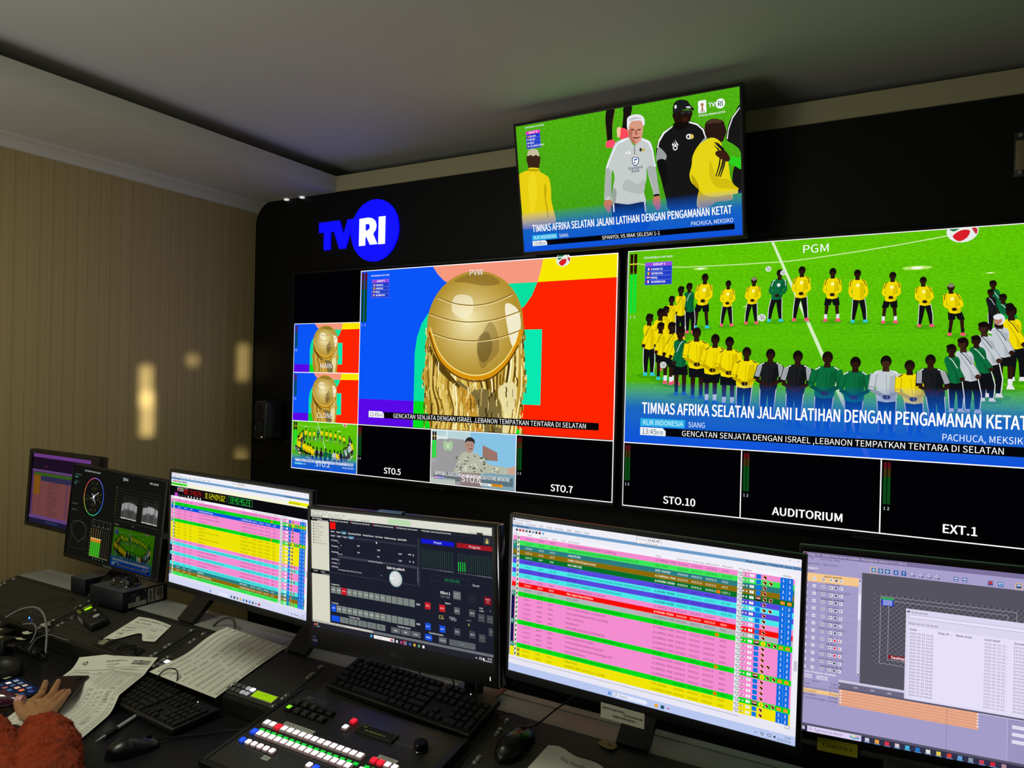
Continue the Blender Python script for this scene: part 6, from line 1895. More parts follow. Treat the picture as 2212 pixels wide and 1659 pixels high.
# ------------------------------------------------------------------ mice
def mouse(name, label, M, group):
    root = thing(name, label, 'mouse', M.to_translation(), M.to_euler(), group)
    def surf(lo, hi, nm, m, wx=1.0, off=0.0, vr=(0, 1)):
        bm = bmesh.new()
        nu, nv = 26, 22
        g = []
        for i in range(nu + 1):
            t = lo + (hi - lo) * i / nu
            y = -.057 + .114 * t
            e = max(0.0, 1 - abs((t - .48) / (.4805 if t < .48 else .5205)) ** 2.6) ** .5
            half = (.0315 * e * (1 - .10 * math.sin(t * PI) ** 2 * (t > .4))) * wx
            ht = .037 * (math.sin(min(1, max(0, t * .93 + .05)) ** .80 * PI) ** .62) * (1 - .18 * t) * (e ** .35 if t < .3 else 1) + off
            rowv = []
            for j in range(nv + 1):
                a = PI * (vr[0] + (vr[1] - vr[0]) * j / nv)
                rowv.append(bm.verts.new((-math.cos(a) * half, y, max(0.0, math.sin(a)) ** .75 * ht)))
            g.append(rowv)
        for i in range(nu):
            for j in range(nv):
                bm.faces.new((g[i][j], g[i][j + 1], g[i + 1][j + 1], g[i + 1][j]))
        bmesh.ops.remove_doubles(bm, verts=bm.verts, dist=1e-5)
        return obj(nm, bm, m, root, smooth=60)
    surf(0, 1, 'shell', mat('mouse_shell', '101012', .28))
    for s, vr in ((0, (.14, .485)), (1, (.515, .86))):
        surf(.60, .975, 'button', mat('mouse_button', '141417', .32), off=.0009, vr=vr)
    bm = bmesh.new(); cyl(bm, (-.003, .032, .0205), (.003, .032, .0205), .0070, n=20); obj('scroll_wheel', bm, black_gloss, root, smooth=40)
    bm = bmesh.new(); cyl(bm, (0, .054, .010), (0, .064, .009), .003, .002, n=12); obj('cable_boot', bm, black_satin, root, smooth=40)
    return root
MG = 'black wired mice'
mdir = math.atan2(-.037, .108)
mouse('computer_mouse', 'shiny black mouse on the desk beside the silver pen', Matrix.Translation((.762, -1.178, .7355)) @ Matrix.Rotation(mdir, 4, 'Z'), MG)
mouse('computer_mouse', 'black mouse on the sloping console, right of the switcher', Matrix.Translation((1.548, -.822, Zs(-.822) + .0028)) @ Matrix.Rotation(TH, 4, 'X') @ Matrix.Rotation(R(-9), 4, 'Z'), MG)

cable_m = mat('cable_black', '0b0b0c', .35)
def cable(name, label, pts, r=.0018, m=None, sm=8, group=None):
    bm = bmesh.new(); tube(bm, pts, r, 8, sm)
    return tag(obj(name, bm, m or cable_m, smooth=60), label, 'cable', group)
cable('mouse_cable', 'black cable running from the front mouse to the switcher', [(.782, -1.116, .745), (.80, -1.085, .740), (.835, -1.045, .738), (.865, -1.010, .740), (.90, -.985, .742), (.925, -.965, .742), (.96, -.950, .742)], .0018)
cable('mouse_cable', 'black cable looping from the right-hand mouse up to the monitor and down to the ledge', [(1.560, -.760, .828), (1.572, -.745, .838), (1.60, -.72, .865), (1.65, -.70, .905), (1.685, -.70, .925), (1.71, -.695, .915), (1.735, -.695, .885), (1.756, -.702, .850), (1.76, -.712, .830)], .0019)
cable('keyboard_cable', 'black cable arching over the column printout beside the left keyboard', [(.52, -.958, .764), (.528, -.945, .785), (.55, -.935, .797), (.578, -.935, .795), (.592, -.945, .775), (.595, -.952, .765)], .0018)
cable('keyboard_cable', 'black cable trailing from the right end of the console keyboard', [(1.455, -.775, .826), (1.475, -.752, .832), (1.50, -.742, .832), (1.53, -.745, .829)], .0018)
cable('power_cable', 'grey cable arch on the grey ledge behind the column printout', [(.44, -.715, .829), (.455, -.70, .846), (.485, -.695, .856), (.515, -.70, .852), (.535, -.715, .836), (.54, -.722, .829)], .0035, mat('cable_grey', '3a3a3a', .4))
cable('screen_cable', 'thin black cable hanging behind the all-in-one computer', [(1.17, -.69, .92), (1.19, -.69, .88), (1.20, -.70, .85), (1.21, -.71, .831)], .0018)
cable('screen_cable', 'thin black cable hanging beside the neck of the all-in-one computer', [(1.285, -.70, .93), (1.30, -.71, .88), (1.315, -.715, .85), (1.325, -.72, .8305)], .0018)
cable('thin_cable', 'long thin black cable looping over the leftmost rack panels', [(-.33, -.90, .792), (-.30, -.85, .803), (-.24, -.80, .818), (-.20, -.775, .826), (-.175, -.79, .822), (-.19, -.83, .808), (-.23, -.87, .794)], .0012)
cable('pen_cable', 'black cord lying across the rack panels beside the walkie talkie', [(-.06, -.955, .768), (-.075, -.93, .779), (-.08, -.90, .786), (-.072, -.86, .797), (-.05, -.835, .806)], .0016)

# ------------------------------------------------------------------ papers
paper_m = mat('paper_white', 'e6e6d8', .75)
ink = mat('ink_black')
def sheet(name, label, f, n=26, cat='paper', m=None):
    """f(u, v) -> point; u along the top edge, v down the page"""
    root = thing(name, label, cat, f(.5, .5))
    off = Vector(f(.5, .5))
    bm = bmesh.new()
    g = [[bm.verts.new(Vector(f(i / n, j / n)) - off) for i in range(n + 1)] for j in range(n + 1)]
    for j in range(n):
        for i in range(n):
            bm.faces.new((g[j][i], g[j + 1][i], g[j + 1][i + 1], g[j][i + 1]))
    o = obj('sheet', bm, m or paper_m, root, smooth=60)
    return root, off
def write(root, off, f, items, name='printed_text', lift=.0006, m=None):
    """items: (text, u, v, size_u, size_v, sx) or ('#line', u0, v0, u1, v1, w)"""
    bm = bmesh.new()
    def P(u, v):
        e = 1e-3
        p = Vector(f(u, v)); n = (Vector(f(u + e, v)) - p).cross(Vector(f(u, v + e)) - p).normalized()
        if n.z < 0:
            n = -n
        return bm.verts.new(p + n * lift - off)
    for it in items:
        if it[0] == '#line':
            _, u0, v0, u1, v1, w = it
            k = 12
            d = Vector((u1 - u0, v1 - v0)); nn = Vector((-d.y, d.x)).normalized() * w / 2
            prev = None
            for i in range(k + 1):
                u, v = u0 + d.x * i / k, v0 + d.y * i / k
                cur = (P(u + nn.x, v + nn.y), P(u - nn.x, v - nn.y))
                if prev:
                    bm.faces.new((prev[0], cur[0], cur[1], prev[1]))
                prev = cur
        elif it[0] == '#dash':
            _, u, v, w, h = it
            bm.faces.new((P(u, v), P(u + w, v), P(u + w, v + h), P(u, v + h)))
        else:
            s, u, v, su, sv = it
            for ch in s:
                g = GL.get((ch, 0))
                if ch == ' ' or not g:
                    u += GL['space'] * su; continue
                vv = [P(u + a * su, v - b * sv) for a, b in g[0]]
                for t in g[1]:
                    try:
                        bm.faces.new([vv[i] for i in t])
                    except ValueError:
                        pass
                u += GL[('adv', ch)] * su
    return obj(name, bm, m or ink, root)
def ss(a, b, x):
    t = min(1, max(0, (x - a) / (b - a))); return t * t * (3 - 2 * t)

def ground(x, y):
    g = .7375
    if y > -.990:
        g = max(g, .7375 + (.7745 - .7375) * min(1, (y + .990) / .05))
    if y > -.940:
        g = max(g, Zs(y) + .0032)
    kx = min(1, max(0, (x - .335) / .03)) * min(1, max(0, (y + 1.10) / .03))
    return max(g, .7375 + .029 * kx)
def soft_ground(x, y, r=.012):
    return sum(ground(x + i * r, y + j * r) for i in (-1, 0, 1) for j in (-1, 0, 1)) / 9
TL, TR_, BR_, BL_ = Vector((.180, -.965, .7375)), Vector((.436, -.893, .7375)), Vector((.627, -1.226, .7375)), Vector((.405, -1.300, .7375))
def pf1(u, v):
    p = TL.lerp(TR_, u).lerp(BL_.lerp(BR_, u), v)
    p.z = max(soft_ground(p.x, p.y), ground(p.x, p.y)) + .0015 + .002 * (1 + math.sin(u * 7) * math.sin(v * 5))
    return p
r1, o1 = sheet('printed_sheet', 'large printed form with ruled columns lying under the hand', pf1, 34)
items = [('#line', .05, .115, .97, .115, .0022), ('#line', .05, .15, .97, .15, .0016), ('#line', .05, .19, .97, .19, .0026), ('#line', .05, .225, .97, .225, .0016)]
for u in (.05, .13, .56, .66, .72, .80, .92, .97):
    items.append(('#line', u, .19, u, .97, .0020))
items += [('#line', .05, .97, .97, .97, .002)]
items += [('TV', .085, .062, .028, .020), ('RUNDOWN SIARAN HARIAN', .40, .060, .022, .017), ('LPP STASIUN NASIONAL', .42, .082, .016, .012), ('05 JUNI 2026', .45, .100, .016, .012)]
bmr = []
for k in range(5):
    items.append(('#dash', .74, .045 + k * .010, .22, .0045))
for k in range(3):
    items.append(('KETERANGAN PROGRAM ACARA', .07 + .3 * k, .143, .014, .012))
for x, t in ((.058, 'NO'), (.25, 'MATA ACARA'), (.575, 'DURASI'), (.666, 'JAM'), (.735, 'SUMBER'), (.83, 'KETERANGAN'), (.93, 'KET')):
    items.append((t, x, .212, .014, .012))
rnd = random.Random(11)
for k in range(26):
    v = .245 + k * .0278
    items.append((str(k + 1), .065, v, .014, .012))
    items.append(('PROGRAM %s' % ''.join(rnd.choice('AEIOULMNRST ') for _ in range(rnd.randint(8, 18))), .15, v, .014, .012))
    if rnd.random() > .4:
        items.append((''.join(rnd.choice('AEIOULMNRST ') for _ in range(rnd.randint(6, 14))), .17, v + .013, .012, .010))
    items.append(('%02d.%02d' % (rnd.randint(0, 23), rnd.randint(0, 59)), .58, v, .016, .013)); items.append(('%02d' % rnd.randint(10, 59), .675, v, .016, .013)); items.append(('%d0.%02d' % (rnd.randint(1, 5), rnd.randint(0, 59)), .732, v, .014, .013))
    if rnd.random() > .3:
        for q in range(rnd.randint(1, 3)):
            items.append((''.join(rnd.choice('AEIOULMNRSTKD') for _ in range(rnd.randint(5, 8))), .815, v + q * .011 - .005, .013, .010))
    items.append(('%02d.%02d' % (rnd.randint(0, 23), rnd.randint(0, 59)), .93, v, .013, .012))
write(r1, o1, pf1, items, m=mat('ink_soft', '3a3a38', .7))
# small station mark: a ring beside the letters
bm = bmesh.new()
for k in range(24):
    a0, a1 = 2 * PI * k / 24, 2 * PI * (k + 1) / 24
    q = []
    for a, rr_ in ((a0, 1), (a1, 1), (a1, .62), (a0, .62)):
        p = Vector(pf1(.138 + .026 * rr_ * math.cos(a), .055 + .014 * rr_ * math.sin(a))) + Vector((0, 0, .0008)) - o1
        q.append(bm.verts.new(p))
    bm.faces.new(q)
obj('printed_mark', bm, ink, r1)

P2 = [Vector((.512, -.722, .833)), Vector((.762, -.727, .831)), Vector((.752, -.952, .7695)), Vector((.480, -.948, .7705))]
def pf2(u, v):
    p = P2[0].lerp(P2[1], u).lerp(P2[3].lerp(P2[2], u), v)
    p.x += -.010 * math.sin(v * 6.5) * (1 - u)
    p.z = max(p.z, Zs(p.y) + .0026 if p.y > -.94 else 0) + .0035 * (1 + math.sin(v * 8 + 1)) * (1 - u) + .001 + .003 * math.sin(v * PI) * u
    return p
r2, o2 = sheet('column_printout', 'printout full of number columns lying across the sloping rack panels', pf2, 30)
items = []
for c in range(10):
    for k in range(34):
        if c == 0 or rnd.random() > .12:
            u = .06 + c * .098; v = .05 + k * .0275
            items.append(('%s%s' % (rnd.choice(['0', '1', '2']), rnd.choice(['5', '7', '3', '9']) if c % 3 else rnd.choice(['00', '30'])), u, v, .026, .022))
for k, t in enumerate(('Jam', 'Sen', 'Sel', 'Rab', 'Kam', 'Jum', 'Sab', 'Ming', 'Jml', 'Total')):
    items.append((t, .055 + k * .098, .030, .026, .022))
write(r2, o2, pf2, items)

N_ = [Vector((.160, -.770, .8210)), Vector((.318, -.768, .8215)), Vector((.352, -.846, .7995)), Vector((.172, -.890, .7880))]
def pf3(u, v):
    p = N_[0].lerp(N_[1], u).lerp(N_[3].lerp(N_[2], u), v)
    d = .036 * ss(.20, .5, u) * (1 - ss(.5, .80, u)) * ss(.3, 1, v)
    p.y += d; p.z = Zs(p.y) + .0040 + .0045 * math.sin(u * PI) * (1 - v) + .003 * v
    return p
r3, o3 = sheet('torn_note', 'torn sheet with handwriting lying on the rack panels beside the walkie talkie', pf3, 22)
hand = [('CLIPPER & INC. GARUDA,KH   17.30,05', .12, .14, .052, .085), ('Rabu - 25 May 2026', .14, .27, .050, .080), ('- Kuning IN & GPN MAIN    - 1730,05', .05, .50, .050, .085), ('  Kec. Neck M', .08, .63, .050, .080), ('FPW', .12, .80, .060, .10), ('- 17.30', .75, .85, .06, .09), ('& Tr.', .18, .93, .05, .08),
        ('#line', .03, .36, .97, .36, .006), ('#line', .03, .70, .97, .70, .006)]
write(r3, o3, pf3, hand, name='handwriting', m=mat('ink_faded', '5a5a50', .7))
N4 = [Vector((1.615, -.800, .8105)), Vector((1.745, -.812, .8075)), Vector((1.745, -.905, .781)), Vector((1.600, -.893, .785))]
def pf4(u, v):
    p = N4[0].lerp(N4[1], u).lerp(N4[3].lerp(N4[2], u), v)
    p.z = Zs(p.y) + .0045 + .004 * (1 + math.sin(u * 4)); p.y += .006 * math.sin(u * 9) * (1 - v)
    return p
r4, o4 = sheet('paper_scrap', 'white paper scrap with a handwritten line, below the large schedule monitor', pf4, 16)
write(r4, o4, pf4, [('Data Timedoca', .35, .28, .072, .12), ('2005', .84, .30, .06, .10)], name='handwriting', m=mat('ink_faded'))
tp = thing('masking_tape', 'small yellowed piece of tape on the rear edge of the console', 'tape', (1.730, -.748, .8265), (TH * .4, 0, R(-20)))
bm = bmesh.new(); prism(bm, [(-.020, -.010), (-.012, -.014), (.010, -.013), (.021, -.006), (.018, .009), (.004, .013), (-.014, .011), (-.021, .002)], 0.0012, .0022); obj('strip', bm, mat('old_tape', '8c8450', .6), tp)
flat_text(tp, 'ink_mark', 'Tk', .004, -.004, .011, ink, .0025, bold=1)

# ------------------------------------------------------------------ pen
pe = Vector((.612, -1.056, .741)); p0_ = Vector((.664, -1.206, .741))
d = (pe - p0_)
pen = thing('ballpoint_pen', 'silver and black ballpoint pen lying beside the shiny mouse', 'pen', p0_, d.to_track_quat('Z', 'Y').to_euler())
L_ = d.length
for nm, z0, z1, a, b, m in (('tip', 0, .012, .0008, .0035, steel), ('tip_cone', .012, .030, .0035, .0050, mat('pen_silver', 'b0b4ba', .2, metal=.9)), ('grip', .030, .070, .0056, .0054, black_satin), ('barrel', .070, L_ - .018, .0050, .0048, mat('pen_barrel', 'c4c8d4', .25, metal=.3)), ('end_cap', L_ - .018, L_ - .006, .0048, .0044, black_satin), ('push_button', L_ - .006, L_ + .004, .0025, .0025, steel)):
    bm = bmesh.new(); cyl(bm, (0, 0, z0), (0, 0, z1), a, b, 18); obj(nm, bm, m, pen, smooth=40)
box_obj('clip', (-.0015, -.0075, L_ - .055), (.0015, -.0058, L_ - .012), steel, pen)

# ------------------------------------------------------------------ intercom station with lit keys (walkie talkie shape)
it = wthing('walkie_talkie', 'black handheld radio with lime green lit keys lying on the rack panels', 'radio', on_slope(.018, -.082, .0024) @ Matrix.Rotation(R(-14), 4, 'Z'))
bm = bmesh.new(); bx(bm, (-.075, -.028, 0), (.085, .028, .026), .008, 3); obj('body', bm, mat('radio_black', '0e0e0f', .5), it, smooth=40)
for y in (-.010, .014):
    bm = bmesh.new(); cyl(bm, (-.075, y, .014), (-.095, y, .014), .0085, .0075, 18); obj('knob', bm, black_satin, it, smooth=40)
green_dim = mat('pad_green_dim', '5a6c28', .4, emit=.35); green_lit = mat('pad_green_lit', 'a8f000', .4, emit=1.0)
def pad(x, y, a, b, m, rot=0):
    bm = bmesh.new()
    Mp = Matrix.Translation((x, y, .026)) @ Matrix.Rotation(rot, 4, 'Z')
    lathe(bm, [(1, 0), (1, .0012), (.8, .002), (0, .002)], 20, Mp @ Matrix.Diagonal((a, b, 1, 1)))
    return obj('pad', bm, m, it, smooth=40)
pad(-.052, .008, .0055, .015, green_dim); pad(-.036, .006, .0045, .012, green_lit)
pad(-.048, -.019, .0055, .0055, green_dim); pad(-.032, -.019, .0055, .0055, green_dim)
box_obj('type_plate', (-.03, -.0292, .004), (.015, -.028, .020), mat('plate_grey', '9a9a92', .5), it)
bm = bmesh.new(); lathe(bm, [(.010, 0), (.010, .0015), (.006, .002), (.0055, .001), (0, .001)], 22, Matrix.Translation((.040, .006, .026))); obj('ring_logo', bm, mat('ring_light', 'b0b0a8', .4), it, smooth=40)
box_obj('clip', (.0, .012, .026), (.008, .018, .031), mat('ring_light'), it, bevel=.001)

# small key pad device with rows of tiny keys (third unit of the second bay)
kp = wthing('programmer_keypad', 'flat black keypad with tiny pale keys and a beige label below the torn note', 'control panel', on_slope(.262, -.150, .0024))
box_obj('face_plate', (-.098, -.0205, 0), (.098, .0205, .004), mat('keypad_black', '0c0c0b', .4), kp, bevel=.001)
box_obj('name_plate', (-.085, -.012, .004), (-.058, .010, .0046), mat('plate_beige', '8a8a70', .5), kp)
for k, (x, y) in enumerate(((-.080, .0165), (-.070, .0165), (-.056, .014), (-.092, -.001))):
    box_obj('small_label', (x - .004, y - .001, .004), (x + .004, y + .001, .0045), mat('plate_beige'), kp)
for j in range(4):
    for i in range(9):
        x = -.044 + i * .0092; y = .012 - j * .0085
        box_obj('tiny_key', (x - .0032, y - .0028, .004), (x + .0032, y + .0028, .0062), mat('tiny_key', '1c1c1a', .35), kp, bevel=.0008)
        if (i * 7 + j * 3) % 3:
            pass
flat_text(kp, 'key_marks', '- = - - = - - - =', -.006, .009, .006, mat('mark_cream', 'a8a490', .5, emit=.1), .0065)
flat_text(kp, 'key_marks', '= - - - = - = - -', -.006, .0005, .006, mat('mark_cream'), .0065)
flat_text(kp, 'key_marks', '- - = - - - = - -', -.006, -.008, .006, mat('mark_cream'), .0065)
flat_text(kp, 'key_marks', '- = - = - - - - =', -.006, -.0165, .006, mat('mark_cream'), .0065)
for x, y in ((.058, .010), (.072, .004), (.084, -.004)):
    bm = bmesh.new(); cyl(bm, (x, y, .004), (x, y, .014), .0065, .0055, 18); obj('dial', bm, black_satin, kp, smooth=40)

# ------------------------------------------------------------------ cardboard box and spare cable
bxm = mat('box_navy', '10121e', .4)
cb = thing('product_box', 'dark product box with white barcode labels on the ledge behind the scope monitor', 'box', (0.0, -.70, .829))
box_obj('carton', (-.088, -.080, 0), (.090, .078, .056), bxm, cb, bevel=.001)
box_obj('top_print', (-.084, -.076, .056), (.086, .074, .0566), mat('box_top', '4a4e54', .35, var=.5, vscale=18), cb)
lm = mat('label_paper', 'a8a8a0', .6)
box_obj('label', (.0900, .008, .006), (.0906, .062, .050), lm, cb, label='white barcode label')
box_obj('label', (.0900, -.060, .004), (.0906, .002, .018), lm, cb)
box_obj('label', (.0900, -.034, .018), (.0906, -.022, .034), lm, cb)
bm = bmesh.new()
rnd = random.Random(3)
for col_, (y0, y1) in enumerate(((.012, .022), (.026, .035), (.040, .058))):
    z = .010
    while z < .047:
        t = .0006 + rnd.random() * .0012
        if not (col_ == 2 and z < .018):
            bx(bm, (.0906, y0, z), (.0908, y1 - (rnd.random() * .003 if col_ < 2 else 0), z + t))
        z += t + .0008
obj('barcode', bm, ink, cb)
Mv = Matrix(((0, 0, 1, .0909), (0, 1, 0, 0), (-1, 0, 0, 0), (0, 0, 0, 1)))
def side_text(s, y, z, size, m, rot=False):
    bm = bmesh.new(); px = 0
    for ch in s:
        if ch != ' ':
            vs, tr = GL[(ch, 1)]
            vv = [bm.verts.new((.0909, y + (px + a * size if not rot else -b * size), z + (b * size if not rot else px + a * size))) for a, b in vs]
            for t in tr:
                try: bm.faces.new([vv[i] for i in t])
                except ValueError: pass
        px += (GL['space'] if ch == ' ' else GL[('adv', ch)]) * size
    return obj('printed_text', bm, m, cb)
side_text('MX', .056, .008, .009, ink, True); side_text('Elite', -.052, .038, .009, mat('print_white', 'b0b0b0', .5)); side_text('MSI', .000, .044, .006, mat('print_white'), True)
side_text('inside', -.046, .006, .007, mat('print_white'), True)
cb2 = thing('product_box', 'small dark box left of the scope monitor arm, further back', 'box', (-.215, -.685, .829))
box_obj('carton', (-.045, -.06, 0), (.040, .055, .050), bxm, cb2, bevel=.001)
box_obj('top_print', (-.043, -.058, .050), (.038, .053, .0506), mat('box_top'), cb2)
bg = thing('bagged_cable', 'coiled black cable in a clear bag on top of the product box', 'cable', (.0, -.71, .886))
bm = bmesh.new()
for k in range(3):
    pts = [(math.cos(a) * (.028 + .004 * k) * 1.2, math.sin(a) * (.020 + .003 * k), .006 + .006 * k + .003 * math.sin(3 * a)) for a in [i * PI / 6 for i in range(12)]]
    tube(bm, pts, .0032, 8, 4, closed=False)
obj('coil', bm, mat('cable_gloss', '141416', .15), bg, smooth=60)
bm = bmesh.new()
bmesh.ops.create_icosphere(bm, subdivisions=4, radius=1)
for v in bm.verts:
    n_ = noise.noise(v.co * 3.1) * .22 + noise.noise(v.co * 8) * .08
    v.co = Vector((v.co.x * .055 * (1 + n_), v.co.y * .038 * (1 + n_), max(0, v.co.z) * .026 * (1 + n_) + .0004))
obj('clear_bag', bm, mat('clear_plastic', 'ffffff', .06, trans=1.0), bg, smooth=60)

# ------------------------------------------------------------------ items at the far left of the desk
cg = mat('cable_light', '77777a', .35); cdk = mat('cable_dark', '2c2c2e', .35)
hd = thing('conference_unit', 'black desk unit with beige strips and plugged-in grey cables at the left edge', 'device', (-.20, -1.01, .736))
for k, (x, y, z, l) in enumerate(((-.005, .035, .055, .16), (.055, .012, .050, .17), (.115, -.016, .046, .17))):
    bm = bmesh.new(); bx(bm, (x - l, y - .019, 0), (x + .01, y + .012, z), .005, 2); obj('module', bm, mat('unit_black', '111112', .4), hd, smooth=40)
    box_obj('beige_strip', (x - l + .01, y - .0185 - .001, z - .016), (x - .015, y - .0185, z - .003), mat('strip_beige', '9a8f64', .5), hd, bevel=.001)
    box_obj('top_strip', (x - l + .01, y - .016, z), (x - .015, y - .004, z + .0015), mat('strip_beige'), hd, bevel=.0005)
    bm = bmesh.new(); cyl(bm, (x + .01, y - .003, z * .6), (x + .045, y + .002, z * .62), .008, .006, 16); obj('plug', bm, black_satin, hd, smooth=40)
bm = bmesh.new(); lathe(bm, [(.0055, 0), (.0055, .004), (.003, .005), (0, .005)], 18, Matrix.Translation((.052, .060, .052))); obj('ring_socket', bm, steel, hd, smooth=40)
lamp = thing('status_lamp', 'tiny blue light on the rack panel at the left', 'lamp', (-.213, -.900, Zs(-.900) + .003))
bm = bmesh.new(); cyl(bm, (0, 0, 0), (0, 0, .004), .0032, n=12); obj('lens', bm, mat('led_blue', '3070ff', .3, emit=6.0), lamp)
box_obj('indicator_strip', (.018, -.006, 0), (.032, -.001, .001), mat('mark_orange', '8a5a40', .5), lamp)
cable('grey_cable', 'thick grey cable arching over the conference unit to the desk', [(-.245, -.955, .795), (-.225, -.93, .815), (-.18, -.915, .830), (-.12, -.92, .835), (-.06, -.935, .825), (-.01, -.955, .795), (.020, -.972, .765), (.040, -.985, .738)], .0034, cg)
cable('grey_cable', 'short grey cable curving behind the beige strips', [(-.30, -.96, .790), (-.26, -.93, .812), (-.20, -.915, .825), (-.15, -.925, .822), (-.12, -.95, .805)], .0022, cdk)
cable('grey_cable', 'thin grey cable dropping from the unit onto the coiled cord', [(-.12, -.965, .800), (-.085, -.955, .805), (-.05, -.965, .795), (-.03, -.985, .775), (-.03, -1.00, .760)], .0022, cg)
cable('grey_cable', 'thin pale cable hooked around the coiled cord', [(.02, -1.02, .765), (.0, -.99, .785), (.02, -.965, .795), (.06, -.955, .79), (.09, -.945, .785)], .0013, cg)
hs = thing('headset', 'black headset with coiled cord and round ear cushion lying on the desk', 'headset', (.0, -1.09, .736))
bm = bmesh.new()
pts = []
for k in range(150):
    t = k / 149
    c = Vector((-.13 + .20 * t, .035 + .06 * t + .02 * math.sin(t * 4), .022))
    a = t * 2 * PI * 22
    pts.append(c + Vector((-.2 * math.cos(a), math.cos(a), 0)) * .013 + Vector((0, 0, math.sin(a) * .013)))
tube(bm, pts, .0030, 6, 1); obj('coiled_cord', bm, black_satin, hs, smooth=60)
bm = bmesh.new(); lathe(bm, [(.020, 0), (.046, .0), (.054, .010), (.054, .024), (.046, .034), (.030, .034), (.024, .026), (0, .024)], 32, Matrix.Translation((.075, -.035, 0)) @ Matrix.Rotation(R(12), 4, 'Y')); obj('ear_cushion', bm, mat('ear_cushion', '0d0d0e', .5), hs, smooth=50)
bm = bmesh.new(); tube(bm, [(.06, -.07, .03), (.0, -.10, .055), (-.08, -.10, .07), (-.16, -.06, .06), (-.20, .0, .03)], .007, 12, 8); obj('headband', bm, black_plastic, hs, smooth=60)
for x, y, lb in ((-.065, -.985, 'crumpled white scrap on the conference unit cables'), (-.028, -1.022, 'flat white scrap beside the coiled cord')):
    s_ = thing('paper_scrap', lb, 'paper', (x, y, .790))
    bm = bmesh.new(); prism(bm, [(-.018, -.004), (0, -.009), (.016, -.004), (.020, .008), (.004, .004), (-.006, .009)], 0, .0006, Matrix.Rotation(R(12 if y > -1 else -5), 4, 'X')); obj('scrap', bm, mat('paper_dim', 'c8c8b0', .7), s_)
sc_ = box_obj('tape_scrap', (-.122, -.915, Zs(-.905) + .002), (-.095, -.897, Zs(-.905) + .0075), mat('paper_dim'))
tag(sc_, 'pale tape scrap on the screws of the leftmost rack panels', 'tape')

# phones
ph = thing('phone_in_case', 'phone in a dark brown leather case under the fingers', 'phone', (.386, -1.135, .7585), (0, R(6.5), math.atan2(-.80, .60)))
bm = bmesh.new(); bx(bm, (-.083, -.040, 0), (.083, .040, .0095), .004, 3); obj('leather_case', bm, mat('leather_brown', '241310', .4, bump=.3, bscale=500), ph, smooth=40)
bm = bmesh.new(); lathe(bm, [(.0075, .0095), (.0075, .0115), (.0055, .0125), (0, .0125)], 20, Matrix.Translation((-.066, .022, 0))); obj('camera_lens', bm, black_gloss, ph, smooth=40)
ph2 = thing('smartphone', 'smartphone with lit app icons at the left edge of the desk', 'phone', (.218, -1.152, .7365), (0, 0, R(-4)))
bm = bmesh.new(); bx(bm, (-.078, -.037, 0), (.078, .037, .0085), .004, 3); obj('body', bm, black_gloss, ph2, smooth=40)
A = Art(400, 190); A.rect(0, 0, 400, 190, '141c30')
for k, (x, y, c) in enumerate(((60, 40, '8898a8'), (130, 40, '6a7888'), (200, 40, 'b8a890'), (270, 40, '5a6a9a'), (60, 90, 'e8e0d8'), (130, 90, '4a5a6a'), (200, 90, 'e0b088'), (270, 90, 'e0703c'), (340, 60, '3a4a8a'), (60, 140, '303c50'), (130, 140, '90504c'), (200, 140, '3a6a90'), (340, 120, '304060'))):
    A.rect(x - 20, y - 16, x + 20, y + 16, c)
A.dim = 1
so = A.build('screen', ph2, .146, .070, step=2e-6)
so.rotation_euler = (R(-90), 0, 0); so.location = (0, 0, .0087)
cable('charging_cable', 'white charging cable curling round the end of the smartphone', [(.20, -1.205, .741), (.25, -1.20, .742), (.295, -1.185, .742), (.312, -1.160, .743), (.305, -1.135, .743), (.290, -1.125, .743)], .0016, mat('cable_white', 'b8b09c', .5))
cable('charging_cable', 'second pale cable beside the smartphone', [(.19, -1.198, .740), (.24, -1.192, .741), (.285, -1.178, .741), (.30, -1.168, .741)], .0014, mat('cable_white'))
wr = thing('note_card', 'small folded cream card at the top of the smartphone', 'card', (.128, -1.135, .747), (0, 0, R(10)))
box_obj('card', (-.03, -.008, 0), (.012, .008, .001), mat('card_cream', 'c8c0a0', .6), wr)
bt = thing('plastic_bottle', 'glossy red and purple plastic bottle lying at the left edge of the desk', 'bottle', (.275, -1.238, .760), (0, R(90), R(28)))
bm = bmesh.new(); lathe(bm, [(0, -.10), (.017, -.10), (.022, -.09), (.022, -.02), (.020, -.015), (.022, -.01), (.022, .03), (.016, .05), (.010, .062), (.010, .07)], 28); obj('bottle_body', bm, mat('bottle_plastic', '4c1c30', .12, coat=.6, spec=.8), bt, smooth=50)
bm = bmesh.new(); lathe(bm, [(.0224, -.075), (.0227, -.074), (.0227, -.025), (.0224, -.024)], 28); obj('bottle_label', bm, mat('bottle_label', 'c84a3a', .3, var=.4, vscale=40), bt, smooth=50)
bm = bmesh.new(); lathe(bm, [(.0115, .065), (.012, .066), (.012, .08), (.011, .082), (0, .082)], 24); obj('bottle_cap', bm, mat('cap_pink', 'd89898', .3), bt, smooth=50)
pc = thing('leather_pouch', 'small dark brown pouch under the wrist', 'pouch', (.452, -1.272, .740))
bm = bmesh.new(); bmesh.ops.create_icosphere(bm, subdivisions=3, radius=1)
for v in bm.verts:
    v.co = Vector((v.co.x * .030, v.co.y * .016, max(-.2, v.co.z) * .009 + .002))
obj('pouch', bm, mat('leather_brown'), pc, smooth=60)

